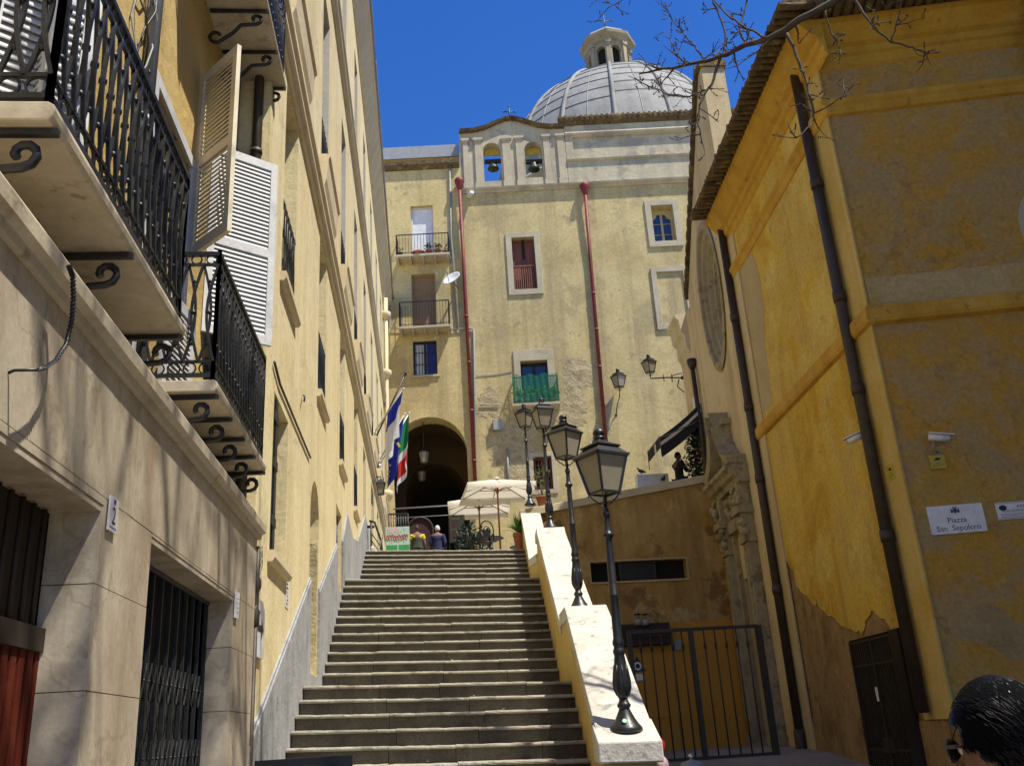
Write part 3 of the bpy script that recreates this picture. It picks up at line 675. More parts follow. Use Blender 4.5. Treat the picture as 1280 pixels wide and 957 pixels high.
# pipes and cables on the upper wall and the side of the yellow building
for pts, r, m in (([FU.P(5.75, 3.6, .06), FU.P(5.75, 15, .06)], .05, 'greypipe'), ([FU.P(8.38, 3.55, .09), FU.P(8.38, 15, .09)], .055, 'greypipe'), ([(-1.62, 8.44, 3.5), (-1.62, 8.44, 15)], .05, 'brownpipe')):
    b = MB(); b.tube(pts, r, 12)
    z = 4.2
    while z < 14: b.lathe([(r + .012, z), (r + .012, z + .05)], (pts[0][0], pts[0][1], 0), 12); z += 1.6
    b.build('drainpipe', M[m], mb_)
b = MB()
for q in range(7):
    s = 5.55 + RND.uniform(-.12, .2); pts = []; z = 8.3
    for k in range(12): pts.append(FU.P(s + .1 * math.sin(k * .9 + q) + RND.uniform(-.02, .02), z, .05 + .04 * math.sin(k * 1.3 + q * 2))); z -= RND.uniform(.12, .3)
    b.tube(pts, .008, 5, q % 2)
b.tube([FU.P(s, 6.1 + .25 * (s - 5.9), .04) for s in (5.9, 6.3, 6.6)], .012, 5)
b.build('cable', [M['iron'], M['grey']], mb_)
ctr = [onplane(x, y, (-1.37, 0, 0), (1, 0, 0)) for x, y in ((86, 332), (91, 345), (92, 372), (90, 400), (83, 430), (70, 450), (57, 459), (47, 462))]
pts = []
for i in range(len(ctr) - 1):
    for k in range(40):
        t = k / 40; c = ctr[i].lerp(ctr[i + 1], t); a = (i * 40 + k) * .9
        pts.append(c + Vector((math.cos(a) * .009, math.sin(a) * .007, math.sin(a) * .007)))
b = MB(); b.tube(pts, .0035, 5); b.tube(ctr, .0075, 6)
b.tube([ctr[-1], ctr[-1] + Vector((-.08, 0, 0)), ctr[-1] + Vector((-.1, .0, -.01))], .006, 5)
b.build('coiled_cable', M['black'], mb_)
# doors of the shopfront
b = MB(); X = -1.71
b.box((X - .05, 1.2, -.1), (X, d1s1, 2.7), 1)
y = 1.3
while y < d1s1 - .06: b.box((X, y, 0.1), (X + .035, y + .055, 2.05), 0); y += .085
b.box((X, 1.2, 2.05), (X + .05, d1s1 - .03, 2.15), 1)
y = 1.4
while y < d1s1 - .1: b.tube([(X + .03, y, 2.15), (X + .03, y, 2.66)], .012, 6, 1); y += .12
b.build('red_door', [M['reddoor'], M['darkbrown']], mb_)
b = MB(); X = -1.70
b.box((X - .16, d2s0, -.1), (X - .06, d2s1, d2z)); o = b.build('shop_opening', M['dark'], mb_)
b = MB(); n = 22
for i in range(n):
    y = d2s0 + .06 + (d2s1 - d2s0 - .12) * i / (n - 1); o_ = .03 * (i % 2)
    b.box((X + o_ - .012, y - .008, .02), (X + o_ + .012, y + .008, d2z - .05))
    if i < n - 1:
        y2 = d2s0 + .06 + (d2s1 - d2s0 - .12) * (i + 1) / (n - 1); zz = .15
        while zz < d2z - .5:
            b.tube([(X + .035, y, zz), (X + .035, y2, zz + .22)], .006, 4); b.tube([(X + .03, y, zz + .22), (X + .03, y2, zz)], .006, 4)
            b.ball((X + .035, (y + y2) / 2, zz + .11), .011, 6); zz += .44
for z in (.04, 1.1, d2z - .05): b.box((X + .036, d2s0 + .02, z - .015), (X + .05, d2s1 - .04, z + .015))
b.build('folding_grille', M['iron'], mb_)
# number plates
s, z = FM.px(143.5, 643, .02)
b = MB(); b.fb(FM, s - .06, s + .06, z - .082, z + .082, .006, .016, 0); b.text(FM, '2', s, z - .045, .115, .0175, 1)
for k in range(5): b.fb(FM, s - .045 + k * .02, s - .033 + k * .02, z - .068, z - .06, .0162, .0175, 2)
b.prism([FM.P(s + dx, z + dz, .0162) for dx, dz in ((-.014, .072), (.014, .072), (.014, .055), (0, .044), (-.014, .055))], (.0014, 0, 0), 2)
tag(b.build('number_plate', [M['white2'], M['ink'], M['bluecloth']], base=FM.P(s, z, .006), bevel=.002), 'white house number plate reading 2 on the marble pier beside the red door', 'number plate', 'white plaques on the left house fronts')
s, z = FM.px(297, 756, .02)
b = MB(); b.fb(FM, s - .06, s + .06, z - .10, z + .10, .006, .022, 0)
for k in range(4): b.fb(FM, s - .035, s + .03, z - .06 + k * .035, z - .052 + k * .035, .0222, .0232, 1)
tag(b.build('wall_plaque', [M['white2'], M['grey']], base=FM.P(s, z, .006)), 'small white plaque on the marble pier right of the folding grille', 'plaque')

# ================================================================== long pale yellow building
yb = thing('yellow_building', (-4, 22, 0), 'long pale yellow building climbing beside the stairs with rows of deep windows', 'building')
YE = 40.3; k0 = 9.55; dk = 3.76; wd = 1.08
rows_ = {2: (6.55, 9.26), 3: (10.5, 14.3), 4: (16.0, 19.35)}
holes = []; wins = []
for k in range(8):
    a = k0 + dk * k; c = a + wd
    for r in (2, 3, 4):
        z0, z1 = rows_[r]
        if r == 2 and k >= 4: continue
        holes.append((a, c, z0, z1, False, .32, 1 if r > 2 else 0)); wins.append((r, k, a, c, z0, z1))
holes.append((9.36, 10.42, 3.40, 5.10, False, .32)); wins.append((1, 0, 9.36, 10.42, 3.40, 5.10))
holes.append((12.70, 13.76, 2.48, 5.13, True, .42))
holes.append((16.54, 17.62, 4.16, 5.62, False, .25)); wins.append((0, 2, 16.54, 17.62, 4.16, 5.62))
for k in range(4, 8): a = k0 + dk * k - .35; holes.append((a, a + 1.15, 6.24, 9.05, False, .3)); wins.append((5, k, a, a + 1.15, 6.24, 9.05))
b = MB(); b.wall(FL, ME, YE, -.1, 20.2, holes, .32)
b.add([FL.P(ME, -.1), FL.P(ME, 20.2), FL.P(ME, 20.2, -8), FL.P(ME, -.1, -8)], [(0, 1, 2, 3)])
b.add([FL.P(YE, -.1), FL.P(YE, 20.2), FL.P(YE, 20.2, -8), FL.P(YE, -.1, -8)], [(0, 1, 2, 3)])
b.add([FL.P(ME, -.1, -8), FL.P(YE, -.1, -8), FL.P(YE, 20.2, -8), FL.P(ME, 20.2, -8)], [(0, 1, 2, 3)])
b.build('wall', [M['yellow'], M['reveal']], yb)
b = MB(); b.profile(FL, ME - .02, YE, [(-8, 20.2), (.02, 20.2), (.06, 20.28), (.1, 20.3), (.18, 20.6), (.30, 20.9), (.33, 20.95), (.37, 20.97), (.37, 21.17), (-.2, 21.5), (-8, 22.2)])
b.build('eave', M['yellow_trim'], yb)
b = MB(); y = ME
while y < YE: b.tube([FL.P(y, 21.22, .42), FL.P(min(YE, y + 3.0), 21.22, .42)], .045, 8); y += 3.02
b.build('gutter', M['grey'], yb)
for zc in (9.30, 15.15):
    b = MB(); b.profile(FL, ME, YE, [(.001, zc), (.05, zc), (.07, zc + .09), (.10, zc + .12), (.10, zc + .22), (.14, zc + .27), (.14, zc + .36), (.09, zc + .43), (.001, zc + .45)])
    b.build('string_course', M['yellow_trim'], yb)
for (r, k, a, c, z0, z1) in wins:
    b = MB(); F = FL; dz = -.30 if r not in (0, 5) else -.2
    if r == 0:
        b.fb(F, a, c, z0, z1, -.24, -.22, 1)
        for i in range(8): b.tube([F.P(a + .04 + (c - a - .08) * i / 7, z0, -.08), F.P(a + .04 + (c - a - .08) * i / 7, z1, -.08)], .014, 6, 0)
        for i in range(5): b.fb(F, a, c, z0 + .1 + (z1 - z0 - .2) * i / 4 - .015, z0 + .1 + (z1 - z0 - .2) * i / 4 + .015, -.1, -.088, 0)
        b.build('window_grille', [M['iron'], M['dark']], yb); continue
    fm = M['darkbrown'] if r in (1, 5) else M['white']
    for s0, s1 in ((a + .004, a + .07), (c - .07, c - .004), ((a + c) / 2 - .045, (a + c) / 2 + .045)): b.fb(F, s0, s1, z0, z1 - .004, dz, dz + .05)
    for q0, q1 in ((z0, z0 + .09), (z1 - .09, z1 - .004), (z0 + (z1 - z0) * .68, z0 + (z1 - z0) * .68 + .06)): b.fb(F, a + .07, c - .07, q0, q1, dz + .002, dz + .046)
    o = b.build('window', fm, yb)
    b = MB(); b.fb(F, a + .005, c - .005, z0, z1 - .005, dz - .02, dz + .012); b.build('pane', M['glass'], o)
    if r in (2, 3, 1):
        b = MB(); b.profile(F, a - .10 if r < 3 else a - .35, c + .12 if r < 3 else c + .35, [(-.25, z0 - .10), (.05, z0 - .10), (.075, z0 - .06), (.075, z0 + .012), (-.25, z0 + .02)] if r < 3 else [(.001, z0 - .55), (.10, z0 - .55), (.13, z0 - .45), (.16, z0 - .08), (.19, z0 - .04), (.19, z0 + .012), (-.25, z0 + .02)])
        b.build('sill', M['yellow_trim'], o)
    if r == 2 or (r == 3 and k > 0):
        b = MB(); h = 1.0; d = -.012
        b.tube([F.P(a + .01, z0 + h, d), F.P(c - .01, z0 + h, d)], .02, 4); b.tube([F.P(a + .01, z0 + .08, d), F.P(c - .01, z0 + .08, d)], .015, 4)
        nb = 13
        for i in range(nb):
            s = a + .05 + (c - a - .1) * i / (nb - 1)
            b.tube([F.P(s + .03 * math.sin(q * PI / 4), z0 + .05 + (h - .05) * q / 8, d + .015 * (i % 2)) for q in range(9)], .011, 4)
            b.tube([F.P(s + .045 * math.cos(q * PI / 5), z0 + .25 + .045 * math.sin(q * PI / 5), d) for q in range(11)], .007, 4, cap=False)
            b.tube([F.P(s + .045 * math.cos(q * PI / 5), z0 + .62 + .045 * math.sin(q * PI / 5), d) for q in range(11)], .007, 4, cap=False)
        b.build('window_railing', M['iron'], o)
    if r == 1:
        b = MB()
        for i in range(2):
            s = a + .02 + i * .05
            b.fb(F, a + .004 + i * .16, a + .15 + i * .16, z0 + .03, z1 - .03, -.035 + i * .012, -.012 + i * .012)
        for z in (z0 + .3, z0 + .9, z0 + 1.4): b.fb(F, a + .01, a + .3, z, z + .1, -.012, .012)
        b.build('folded_shutter', M['black'], o)
b = MB(); b.fb(FL, 12.69, 13.77, 2.4, 5.14, -.46, -.415); b.build('niche_back', M['rubble'], yb)
b = MB(); b.fb(FL, 13.72, 13.757, 2.481, 4.35, -.41, -.012); b.build('niche_filling', M['rubble'], yb)
# grey cement dado
b = MB()
for poly in ([(ME + .002, -.1), (12.70, -.1), (12.70, 3.66), (ME + .002, 1.62)], [(12.701, -.1), (13.759, -.1), (13.759, 2.46), (12.701, 2.46)],
             [(13.76, -.1), (16.53, -.1), (16.53, 4.86), (13.76, 3.66)], [(16.531, -.1), (17.63, -.1), (17.63, 4.14), (16.531, 4.14)],
             [(17.631, -.1), (26.4, -.1), (26.4, 7.15), (24.6, 7.22), (21.8, 5.98), (20.2, 5.72), (18.67, 5.91), (17.631, 5.15)]):
    b.fprism(FL, poly, .001, .036)
b.build('dado', M['dado'], yb)
b = MB()
for (s0, z0), (s1, z1) in (((ME, 1.62), (12.70, 3.66)), ((13.76, 3.66), (16.53, 4.86))):
    b.fprism(FL, [(s0, z0 + .002), (s1, z1 + .002), (s1, z1 + .04), (s0, z0 + .04)], .001, .02)
b.build('dado_edge', M['dado'], yb)
b = MB(); x = .1
b.tube([FL.P(38.2, 6.3, .14), FL.P(38.2, 20.2, .14)], .10, 12)
for z in (11.2, 16.6, 19.4, 21.3):
    b.lathe([(.11, z - .3), (.22, z - .1), (.24, z), (.22, z + .1), (.11, z + .16)], FL.P(38.2, 0, .14), 12)
b.build('drainpipe', M['yellow_trim'], yb)
b = MB(); b.tube([FL.P(*FL.px(343, 452, .02), .02), FL.P(*FL.px(350, 480, .02), .02), FL.P(*FL.px(388, 572, .02), .02)], .014, 6)
b.tube([FL.P(*FL.px(379, 494, .02), .02), FL.P(*FL.px(381, 495, .06), .06), FL.P(*FL.px(380, 502, .05), .05)], .012, 6)
b.build('cable', M['brownpipe'], yb)
b = MB(); z = -.05; 
b.tube([(-1.465, ME + .03, -.05), (-1.465, ME + .03, 2.6)], .022, 10)
b.lathe([(.022, 2.6), (.036, 2.62), (.036, 2.72), (.024, 2.76), (.024, 2.9), (.04, 2.93), (.04, 3.0), (.022, 3.03), (.022, 3.3)], (-1.465, ME + .03, 0), 10)
b.build('drainpipe', M['brownpipe'], yb)
b = MB()
for q in range(3): b.tube([FL.P(8.62 + q * .03 + .12 * math.sin(k * .5), 3.3 - .06 * k + .02 * q, .03 + .02 * math.sin(k + q)) for k in range(12)], .004, 4)
b.build('cable', M['grey'], yb)
# arrow sign
s0, zt = FL.px(319, 742, .03); s1, zb = FL.px(327, 778, .03)
s0, s1 = min(s0, s1), max(s0, s1); s0 = max(s0, ME + .1); s1 = s0 + .42; z0, z1 = 2.36, 2.86
b = MB(); b.fprism(FL, [(s0, z0), (s1, z0), (s1, z1 - .08), (s1 - .1, z1), (s0, z1)], .02, .035, 0)
m_ = (s0 + s1) / 2; zm = (z0 + z1) / 2
b.fprism(FL, [(s0 + .06, zm - .03), (m_ + .04, zm - .03), (m_ + .04, zm - .1), (s1 - .05, zm), (m_ + .04, zm + .1), (m_ + .04, zm + .03), (s0 + .06, zm + .03)], .0352, .037, 1)
b.fprism(FL, [(s0 + .06, zm + .12), (s0 + .16, zm + .12), (s0 + .16, zm + .15), (s0 + .06, zm + .15)], .0352, .037, 1)
tag(b.build('arrow_sign', [M['white2'], M['ink']], base=FL.P(m_, zm, .02)), 'white sign with a black arrow on the yellow wall beside the marble corner', 'sign')
s0 = FL.px(362, 740, .03)[0]
zt, zb = FL.px(362, 718, .03)[1], FL.px(362, 760, .03)[1]
b = MB(); b.fb(FL, s0 - .12, s0 + .12, zb, zt, .002, .006, 0)
for k in range(7): b.fb(FL, s0 - .03 + RND.uniform(-.04, .03), s0 + RND.uniform(.01, .06), zb + (zt - zb) * (.1 + k * .12), zb + (zt - zb) * (.15 + k * .12), .0062, .008, 1)
tag(b.build('torn_poster', [M['white2'], M['ink']], base=FL.P(s0, zb, .002)), 'narrow torn black and white poster strip above the sloping grey dado', 'poster')
# small wall lantern near the flags
p = FL.P(*FL.px(476, 606, .25), .25)
t = thing('wall_lantern', FL.P(34.2, p.z + .2, 0), 'small dark lantern on a short bracket low on the yellow wall near the arch', 'wall lamp')
b = MB(); q = Vector((p.x, p.y, p.z)); b.tube([(-1.5, q.y, q.z + .25), (q.x, q.y, q.z + .28), (q.x, q.y, q.z + .15)], .02, 6); b.build('bracket', M['iron'], t)
b = MB()
for k in range(4):
    a = k * PI / 2 + PI / 4; a2 = a + PI / 2
    b.tube([q + Vector((math.cos(a) * .12, math.sin(a) * .12, -.3)), q + Vector((math.cos(a) * .18, math.sin(a) * .18, .05))], .015, 4)
    b.tube([q + Vector((math.cos(a) * .18, math.sin(a) * .18, .05)), q + Vector((math.cos(a2) * .18, math.sin(a2) * .18, .05))], .015, 4)
    b.tube([q + Vector((math.cos(a) * .12, math.sin(a) * .12, -.3)), q + Vector((math.cos(a2) * .12, math.sin(a2) * .12, -.3))], .015, 4)
b.lathe([(.22, .05), (.07, .17), (.03, .2)], q, 4, rot=PI / 4, smooth=False); L_ = b.build('lantern', M['iron'], t)
b = MB(); b.lathe([(.11, -.29), (.165, .04)], q, 4, rot=PI / 4, smooth=False); b.build('lamp_glass', M['lampglass'], L_)

# ================================================================== flags
def flag(name, label, base, tip, u0, u1, drop, cols, mats, parent_cat='flag', stars=False, seed=1, sway=0.0, polem='white', pinch=.55):
    t = thing(name, base, label, 'flag', 'flags on poles along the yellow wall')
    b = MB(); b.tube([base, tip], .028, 8); b.ball(tip, .045, 8); b.lathe([(.07, -.06), (.07, .06)], base, 8); b.build('pole', M[polem], t)
    b = MB(); nu, nv = 10, 22; rr = random.Random(seed); ax = (Vector(tip) - Vector(base)); vs = []
    for j in range(nv + 1):
        v = j / nv
        for i in range(nu + 1):
            u = i / nu; c = Vector(base) + ax * (u0 + (u1 - u0) * (u * (1 - pinch * v) + pinch * v * .35))
            c.z -= drop * v * (1 - .18 * u) + .0
            c.y += .13 * v ** .5 * math.sin(u * 9 + v * 2 + seed) ; c.x += sway * v + .10 * v * math.sin(u * 7 + 2 * v + seed * 2)
            vs.append(c)
    for j in range(nv):
        for i in range(nu):
            m = cols((i + .5) / nu, (j + .5) / nv); k = j * (nu + 1) + i
            b.add([vs[k], vs[k + 1], vs[k + nu + 2], vs[k + nu + 1]], [(0, 1, 2, 3)], m, True)
    bm_v = b.build('flag_cloth', mats, t, recalc=False)
    if stars:
        s_ = MB()
        for k in range(9):
            i, j = rr.randint(1, nu - 2), 3 + 2 * k; c = vs[j * (nu + 1) + i] + Vector((0, -.035, 0)); pts = []
            for q in range(10):
                R_ = .075 if q % 2 == 0 else .03; a = PI / 2 + q * PI / 5; pts.append(c + Vector((math.cos(a) * R_, 0, math.sin(a) * R_)))
            s_.add(pts, [tuple(range(10))])
        s_.build('star', M['star'], bm_v)['kind'] = 'stuff' if False else 'thing'
    return t
bA = FL.P(*FL.px(467.5, 541), 0); tA = onY(504.5, 486, 29.0)
flag('flag', 'blue and white flag hanging from the white pole, upper one of the flags', bA, tA, .46, .98, 1.8, lambda u, v: 0 if v < .40 - .1 * u else 1, [M['fblue'], M['fwhite']], seed=2, sway=-.1, pinch=.25)
tC = onY(507, 467, 29.6); bC = FL.P(29.9, 10.9, 0)
bB = FL.P(*FL.px(473.5, 577), 0); tB = onY(506, 517, 32.6)
flag('flag', 'dark blue flag with yellow stars hanging from the lower pole', bB, tB, .30, .97, 1.85, lambda u, v: 0, [M['fblue']], seed=4, stars=True, sway=-.05)
b3 = FL.P(33.6, bB.z - .1, 0); t3 = onY(511.5, 516, 33.3)
flag('flag', 'green, white and red flag hanging in folds beside the starred blue flag', b3, t3, .55, .99, 2.25, lambda u, v: 0 if v < .5 and u > .25 else (1 if v < .62 else (2 if v < .93 else 1)), [M['fgreen'], M['fwhite'], M['fred']], seed=7, pinch=.3)
b = MB(); b.tube([bC, tC], .03, 8); b.lathe([(.03, -.05), (.05, 0), (.005, .14)], tC, 8)
tag(b.build('flagpole', M['iron'], base=bC), 'bare black flagpole slanting up behind the blue and white flag', 'flagpole')
# ================================================================== cream palace and church wall closing the view
def blob(F, cx, cy, rx, ry, seed, n=26, d=0.0):
    rr = random.Random(seed); pts = []
    for i in range(n):
        a = 2 * PI * i / n; k = 1 + rr.uniform(-.16, .12) + .16 * math.sin(a * 3 + seed) + .10 * math.sin(a * 7 + seed * 2)
        pts.append(F.px(cx + math.cos(a) * rx * k, cy + math.sin(a) * ry * k, d))
    return pts
pb = thing('church_building', FB.P(8, 6.2, -3), 'tall weathered cream building with a twin bell gable and red drainpipes', 'building')
def pr(F, x0, y0, x1, y1):
    a = F.px(x0, y0); b_ = F.px(x1, y1); return (a[0], b_[0], b_[1], a[1])
SP = 2.42; TOP = 26.75
wR = pr(FB, 639, 298, 672, 361); wG = pr(FB, 650, 452, 688, 505); wO = pr(FB, 813, 258, 846, 301); wL = pr(FB, 666, 571, 692, 611)
b = MB(); b.wall(FB, SP, 20, 5, TOP, [wR + (False, .35), wG + (False, .4), wO + (False, .55), wL + (False, .3)], .35)
for s in (SP, 20): b.add([FB.P(s, 5), FB.P(s, TOP), FB.P(s, TOP, -7), FB.P(s, 5, -7)], [(0, 1, 2, 3)])
b.add([FB.P(SP, TOP), FB.P(20, TOP), FB.P(20, TOP, -7), FB.P(SP, TOP, -7)], [(0, 1, 2, 3)])
b.build('wall', M['back'], pb)
b = MB(); b.profile(FB, SP - .05, 20, [(-.3, TOP - .02), (.06, TOP - .02), (.10, TOP + .05), (.22, TOP + .12), (.24, TOP + .2), (.10, TOP + .26), (-.3, TOP + .27)]); b.build('cornice', M['back_grey'], pb)
U0 = 7.78; TU = 30.45
b = MB(); b.wall(FB, U0, 20, TOP + .27, TU, [(8.15, 19.5, 28.5, 29.75, False, .10)], .1)
b.fb(FB, 8.14, 19.51, 28.4, 29.8, -.2, -.1)
b.add([FB.P(U0, TOP), FB.P(U0, TU), FB.P(U0, TU, -6), FB.P(U0, TOP, -6)], [(0, 1, 2, 3)])
b.build('attic_wall', M['back_grey'], pb)
for z, pr_ in ((28.28, [(.001, 0), (.08, .03), (.12, .12), (.05, .17), (.001, .2)]), (29.82, [(.001, 0), (.07, .02), (.12, .12), (.09, .2), (.001, .22)])):
    b = MB(); b.profile(FB, U0, 20, [(d, z + h) for d, h in pr_]); b.build('string_course', M['back_grey'], pb)
b = MB(); b.profile(FB, U0 - .25, 20, [(-6, TU), (.05, TU), (.12, TU + .12), (.22, TU + .2), (.24, TU + .4), (.1, TU + .5), (-6, TU + .9)])
x = U0 - .2
while x < 15: b.lathe([(.09, -.2), (.10, .08)], FB.P(x, TU + .38, .18), 6, M=Matrix.Rotation(PI / 2, 3, 'X')); x += .27
b.build('tiled_eave', M['moss_tile'], pb)
# bell gable
gl, gr, g0 = 2.40, 7.76, TOP + .271
oL = (3.58, 4.46, 27.42, 29.68); oR = (5.68, 6.55, 27.5, 29.62); G1 = 30.2
b = MB(); Fk = Frame(FB.P(0, 0, -.75), FB.u, -FB.n)
for F in (FB, Fk): b.wall(F, gl, gr, g0, G1, [oL + (True, .375), oR + (True, .375)], .375)
gtop = [(gl, G1)] + [(2.4 + .4 * 0, G1 + .1), (3.1, G1 + .12), (3.7, G1 + .24), (4.3, G1 + .52), (4.75, G1 + .70), (5.05, G1 + .75), (5.35, G1 + .70), (5.8, G1 + .52), (6.4, G1 + .24), (7.0, G1 + .12), (gr, G1 + .1), (gr, G1)]
b.fprism(FB, gtop, 0, -.75)
for s in (gl, gr): b.add([FB.P(s, g0), FB.P(s, G1), FB.P(s, G1, -.75), FB.P(s, g0, -.75)], [(0, 1, 2, 3)])
bg = b.build('bell_gable', M['back_grey'], pb)
b = MB()
for s0, s1 in ((2.52, 2.86), (3.12, 3.55), (4.52, 5.02), (5.2, 5.65), (6.6, 7.0), (7.3, 7.72)):
    b.fb(FB, s0, s1, g0, g0 + .3, .001, .14); b.fb(FB, s0 + .05, s1 - .05, g0 + .3, 29.7, .001, .09); b.fb(FB, s0 + .02, s1 - .02, 29.7, 29.8, .001, .13); b.fb(FB, s0 - .03, s1 + .03, 29.8, 29.93, .001, .16)
b.build('pilasters', M['stone_trim'], pb)
b = MB()
for (p, q) in zip(gtop[1:-2], gtop[2:-1]):
    b.hexa([FB.P(p[0], p[1], -.85), FB.P(q[0], q[1], -.85), FB.P(q[0], q[1], .22), FB.P(p[0], p[1], .22), FB.P(p[0], p[1] + .15, -.85), FB.P(q[0], q[1] + .15, -.85), FB.P(q[0], q[1] + .15, .26), FB.P(p[0], p[1] + .15, .26)])
b.build('gable_coping', M['moss_tile'], bg)
for o in (oL, oR):   # yellow painted lunette soffits
    N = 12; cx_ = (o[0] + o[1]) / 2; R_ = (o[1] - o[0]) / 2; sp = o[3] - R_
    arc = [(cx_ - math.cos(PI * i / N) * R_, sp + math.sin(PI * i / N) * R_) for i in range(N + 1)]
    b = MB(); b.fprism(FB, [(a, z) for a, z in arc], -.55, -.50); b.build('lunette', M['R_yellow'], bg)
def cross(name, p, h, w, label, parent=None):
    b = MB(); p = Vector(p); b.tube([p, p + Vector((0, 0, h))], .035, 6); b.tube([p + Vector((-w / 2, 0, h * .66)), p + Vector((w / 2, 0, h * .66))], .032, 6)
    for e in (p + Vector((0, 0, h)), p + Vector((-w / 2, 0, h * .66)), p + Vector((w / 2, 0, h * .66))): b.ball(e, .055, 6)
    return b.build(name, M['iron'], parent)
cross('cross', FB.P(5.05, G1 + .9, -.3), .95, .62, None, bg)
def bell(s, z, r, label):
    c = FB.P(s, z, -.35); t = thing('bell', c, label, 'bell', 'bells in the bell gable')
    b = MB(); b.lathe([(r * .55, r * 1.25), (r * .62, r * 1.1), (r * .66, r * .6), (r * .78, .15), (r, 0), (r * .95, -.03), (.05, -.01)], c, 18); b.build('bell_body', M['bronze'], t)
    b = MB(); b.tube([c + Vector((0, 0, .1)), c + Vector((0, 0, -r * .35))], .025, 6); b.ball(c + Vector((0, 0, -r * .35)), .06, 8); b.build('clapper', M['iron'], t)
    b = MB(); b.fb(FB, s - .43, s + .43, z + r * 1.25, z + r * 1.25 + .16, -.45, -.25); b.build('yoke', M['darkbrown'], t)
bell((oL[0] + oL[1]) / 2 + .03, 28.35, .29, 'green bronze bell in the left opening of the bell gable, sky behind it')
bell((oR[0] + oR[1]) / 2, 28.2, .30, 'green bronze bell in the right opening of the bell gable')
# windows
def stone_frame(F, o, w, d, name='window_surround', parent=pb, extra_top=0, wb=None):
    s0, s1, z0, z1 = o[:4]; b = MB(); wb = w if wb is None else wb
    b.fb(F, s0 - w, s0, z0 - wb, z1 + w + extra_top, .001, d); b.fb(F, s1, s1 + w, z0 - wb, z1 + w + extra_top, .001, d)
    b.fb(F, s0, s1, z1, z1 + w + extra_top, .001, d); 
    if wb: b.fb(F, s0, s1, z0 - wb, z0, .001, d)
    return b.build(name, M['stone_trim'], parent, bevel=.01)
def back_window(o, dz, fm, pm, label=None, bars=0, leaves=2, name='window', parent=pb, F=FB):
    s0, s1, z0, z1 = o[:4]; b = MB(); e = .004
    for a, c in ((s0 + e, s0 + .09), (s1 - .09, s1 - e)): b.fb(F, a, c, z0, z1 - e, dz, dz + .07)
    for a, c in ((z0 + e, z0 + .1), (z1 - .1, z1 - e)): b.fb(F, s0 + .09, s1 - .09, a, c, dz + .002, dz + .066)
    for i in range(1, leaves): m = s0 + (s1 - s0) * i / leaves; b.fb(F, m - .06, m + .06, z0 + .1, z1 - .1, dz + .002, dz + .075)
    ob = b.build(name, fm, parent)
    b = MB(); b.fb(F, s0 + .01, s1 - .01, z0 + .01, z1 - .01, dz - .03, dz + .01); b.build('pane', pm, ob)
    return ob
stone_frame(FB, wR, .28, .07); o = back_window(wR, -.3, M['redwood'], M['redwood']); o['label'] = 'window with closed red-brown shutters and a wooden rail'
b = MB(); m = (wR[0] + wR[1]) / 2; b.fb(FB, m - .07, m + .07, wR[2], wR[3], -.22, -.215); b.build('shutter_gap', M['dark'], o)
b = MB(); h = wR[2] + 1.25
for i in range(11): s = wR[0] + .05 + (wR[1] - wR[0] - .1) * i / 10; b.fb(FB, s - .025, s + .025, wR[2] + .02, h, -.1, -.06)
b.fb(FB, wR[0], wR[1], h, h + .07, -.12, -.04); b.build('wooden_rail', M['redwood'], o)
stone_frame(FB, wG, .30, .07, extra_top=.25, wb=0); o = back_window(wG, -.34, M['darkbrown'], M['blueglass'])
b = MB(); b.profile(FB, 4.28, 6.42, [(.001, 15.22), (.62, 15.22), (.68, 15.27), (.68, 15.37), (.001, 15.38)]); bal = b.build('balcony', M['stone_trim'], pb)
b = MB(); zt = 16.62
cor = [FB.P(4.36, 0, .0), FB.P(4.36, 0, .62), FB.P(6.36, 0, .62), FB.P(6.36, 0, 0)]
for p, q in zip(cor[:-1], cor[1:]):
    p = Vector(p); q = Vector(q)
    for z in (15.47, zt): b.tube([(p.x, p.y, z), (q.x, q.y, z)], .025, 4)
    n = max(3, int((q - p).length / .15))
    for i in range(n + 1): c = p.lerp(q, i / n); b.tube([(c.x, c.y, 15.38), (c.x, c.y, zt)], .012, 4)
b.build('railing', M['iron'], bal)
b = MB(); n = 40
for (p, q) in ((FB.P(4.33, 0, .02), FB.P(4.33, 0, .66)), (FB.P(4.33, 0, .66), FB.P(6.39, 0, .66)), (FB.P(6.39, 0, .66), FB.P(6.39, 0, .02))):
    p = Vector(p); q = Vector(q); k = max(4, int((q - p).length / .08)); vs = []
    for j in range(7):
        for i in range(k + 1):
            c = p.lerp(q, i / k); c += FB.n * (.035 * math.sin(i * 1.9 + j * .5)); c.z = 15.40 + (zt + .10 + .05 * math.sin(i * .8) - 15.40) * j / 6; vs.append(c)
    b.add(vs, [(j * (k + 1) + i, j * (k + 1) + i + 1, (j + 1) * (k + 1) + i + 1, (j + 1) * (k + 1) + i) for j in range(6) for i in range(k)], 0, True)
b.build('green_net', M['net'], bal, recalc=False)
stone_frame(FB, wO, .30, .08); o = back_window(wO, -.5, M['stone_trim'], M['blueglass'])
b = MB()
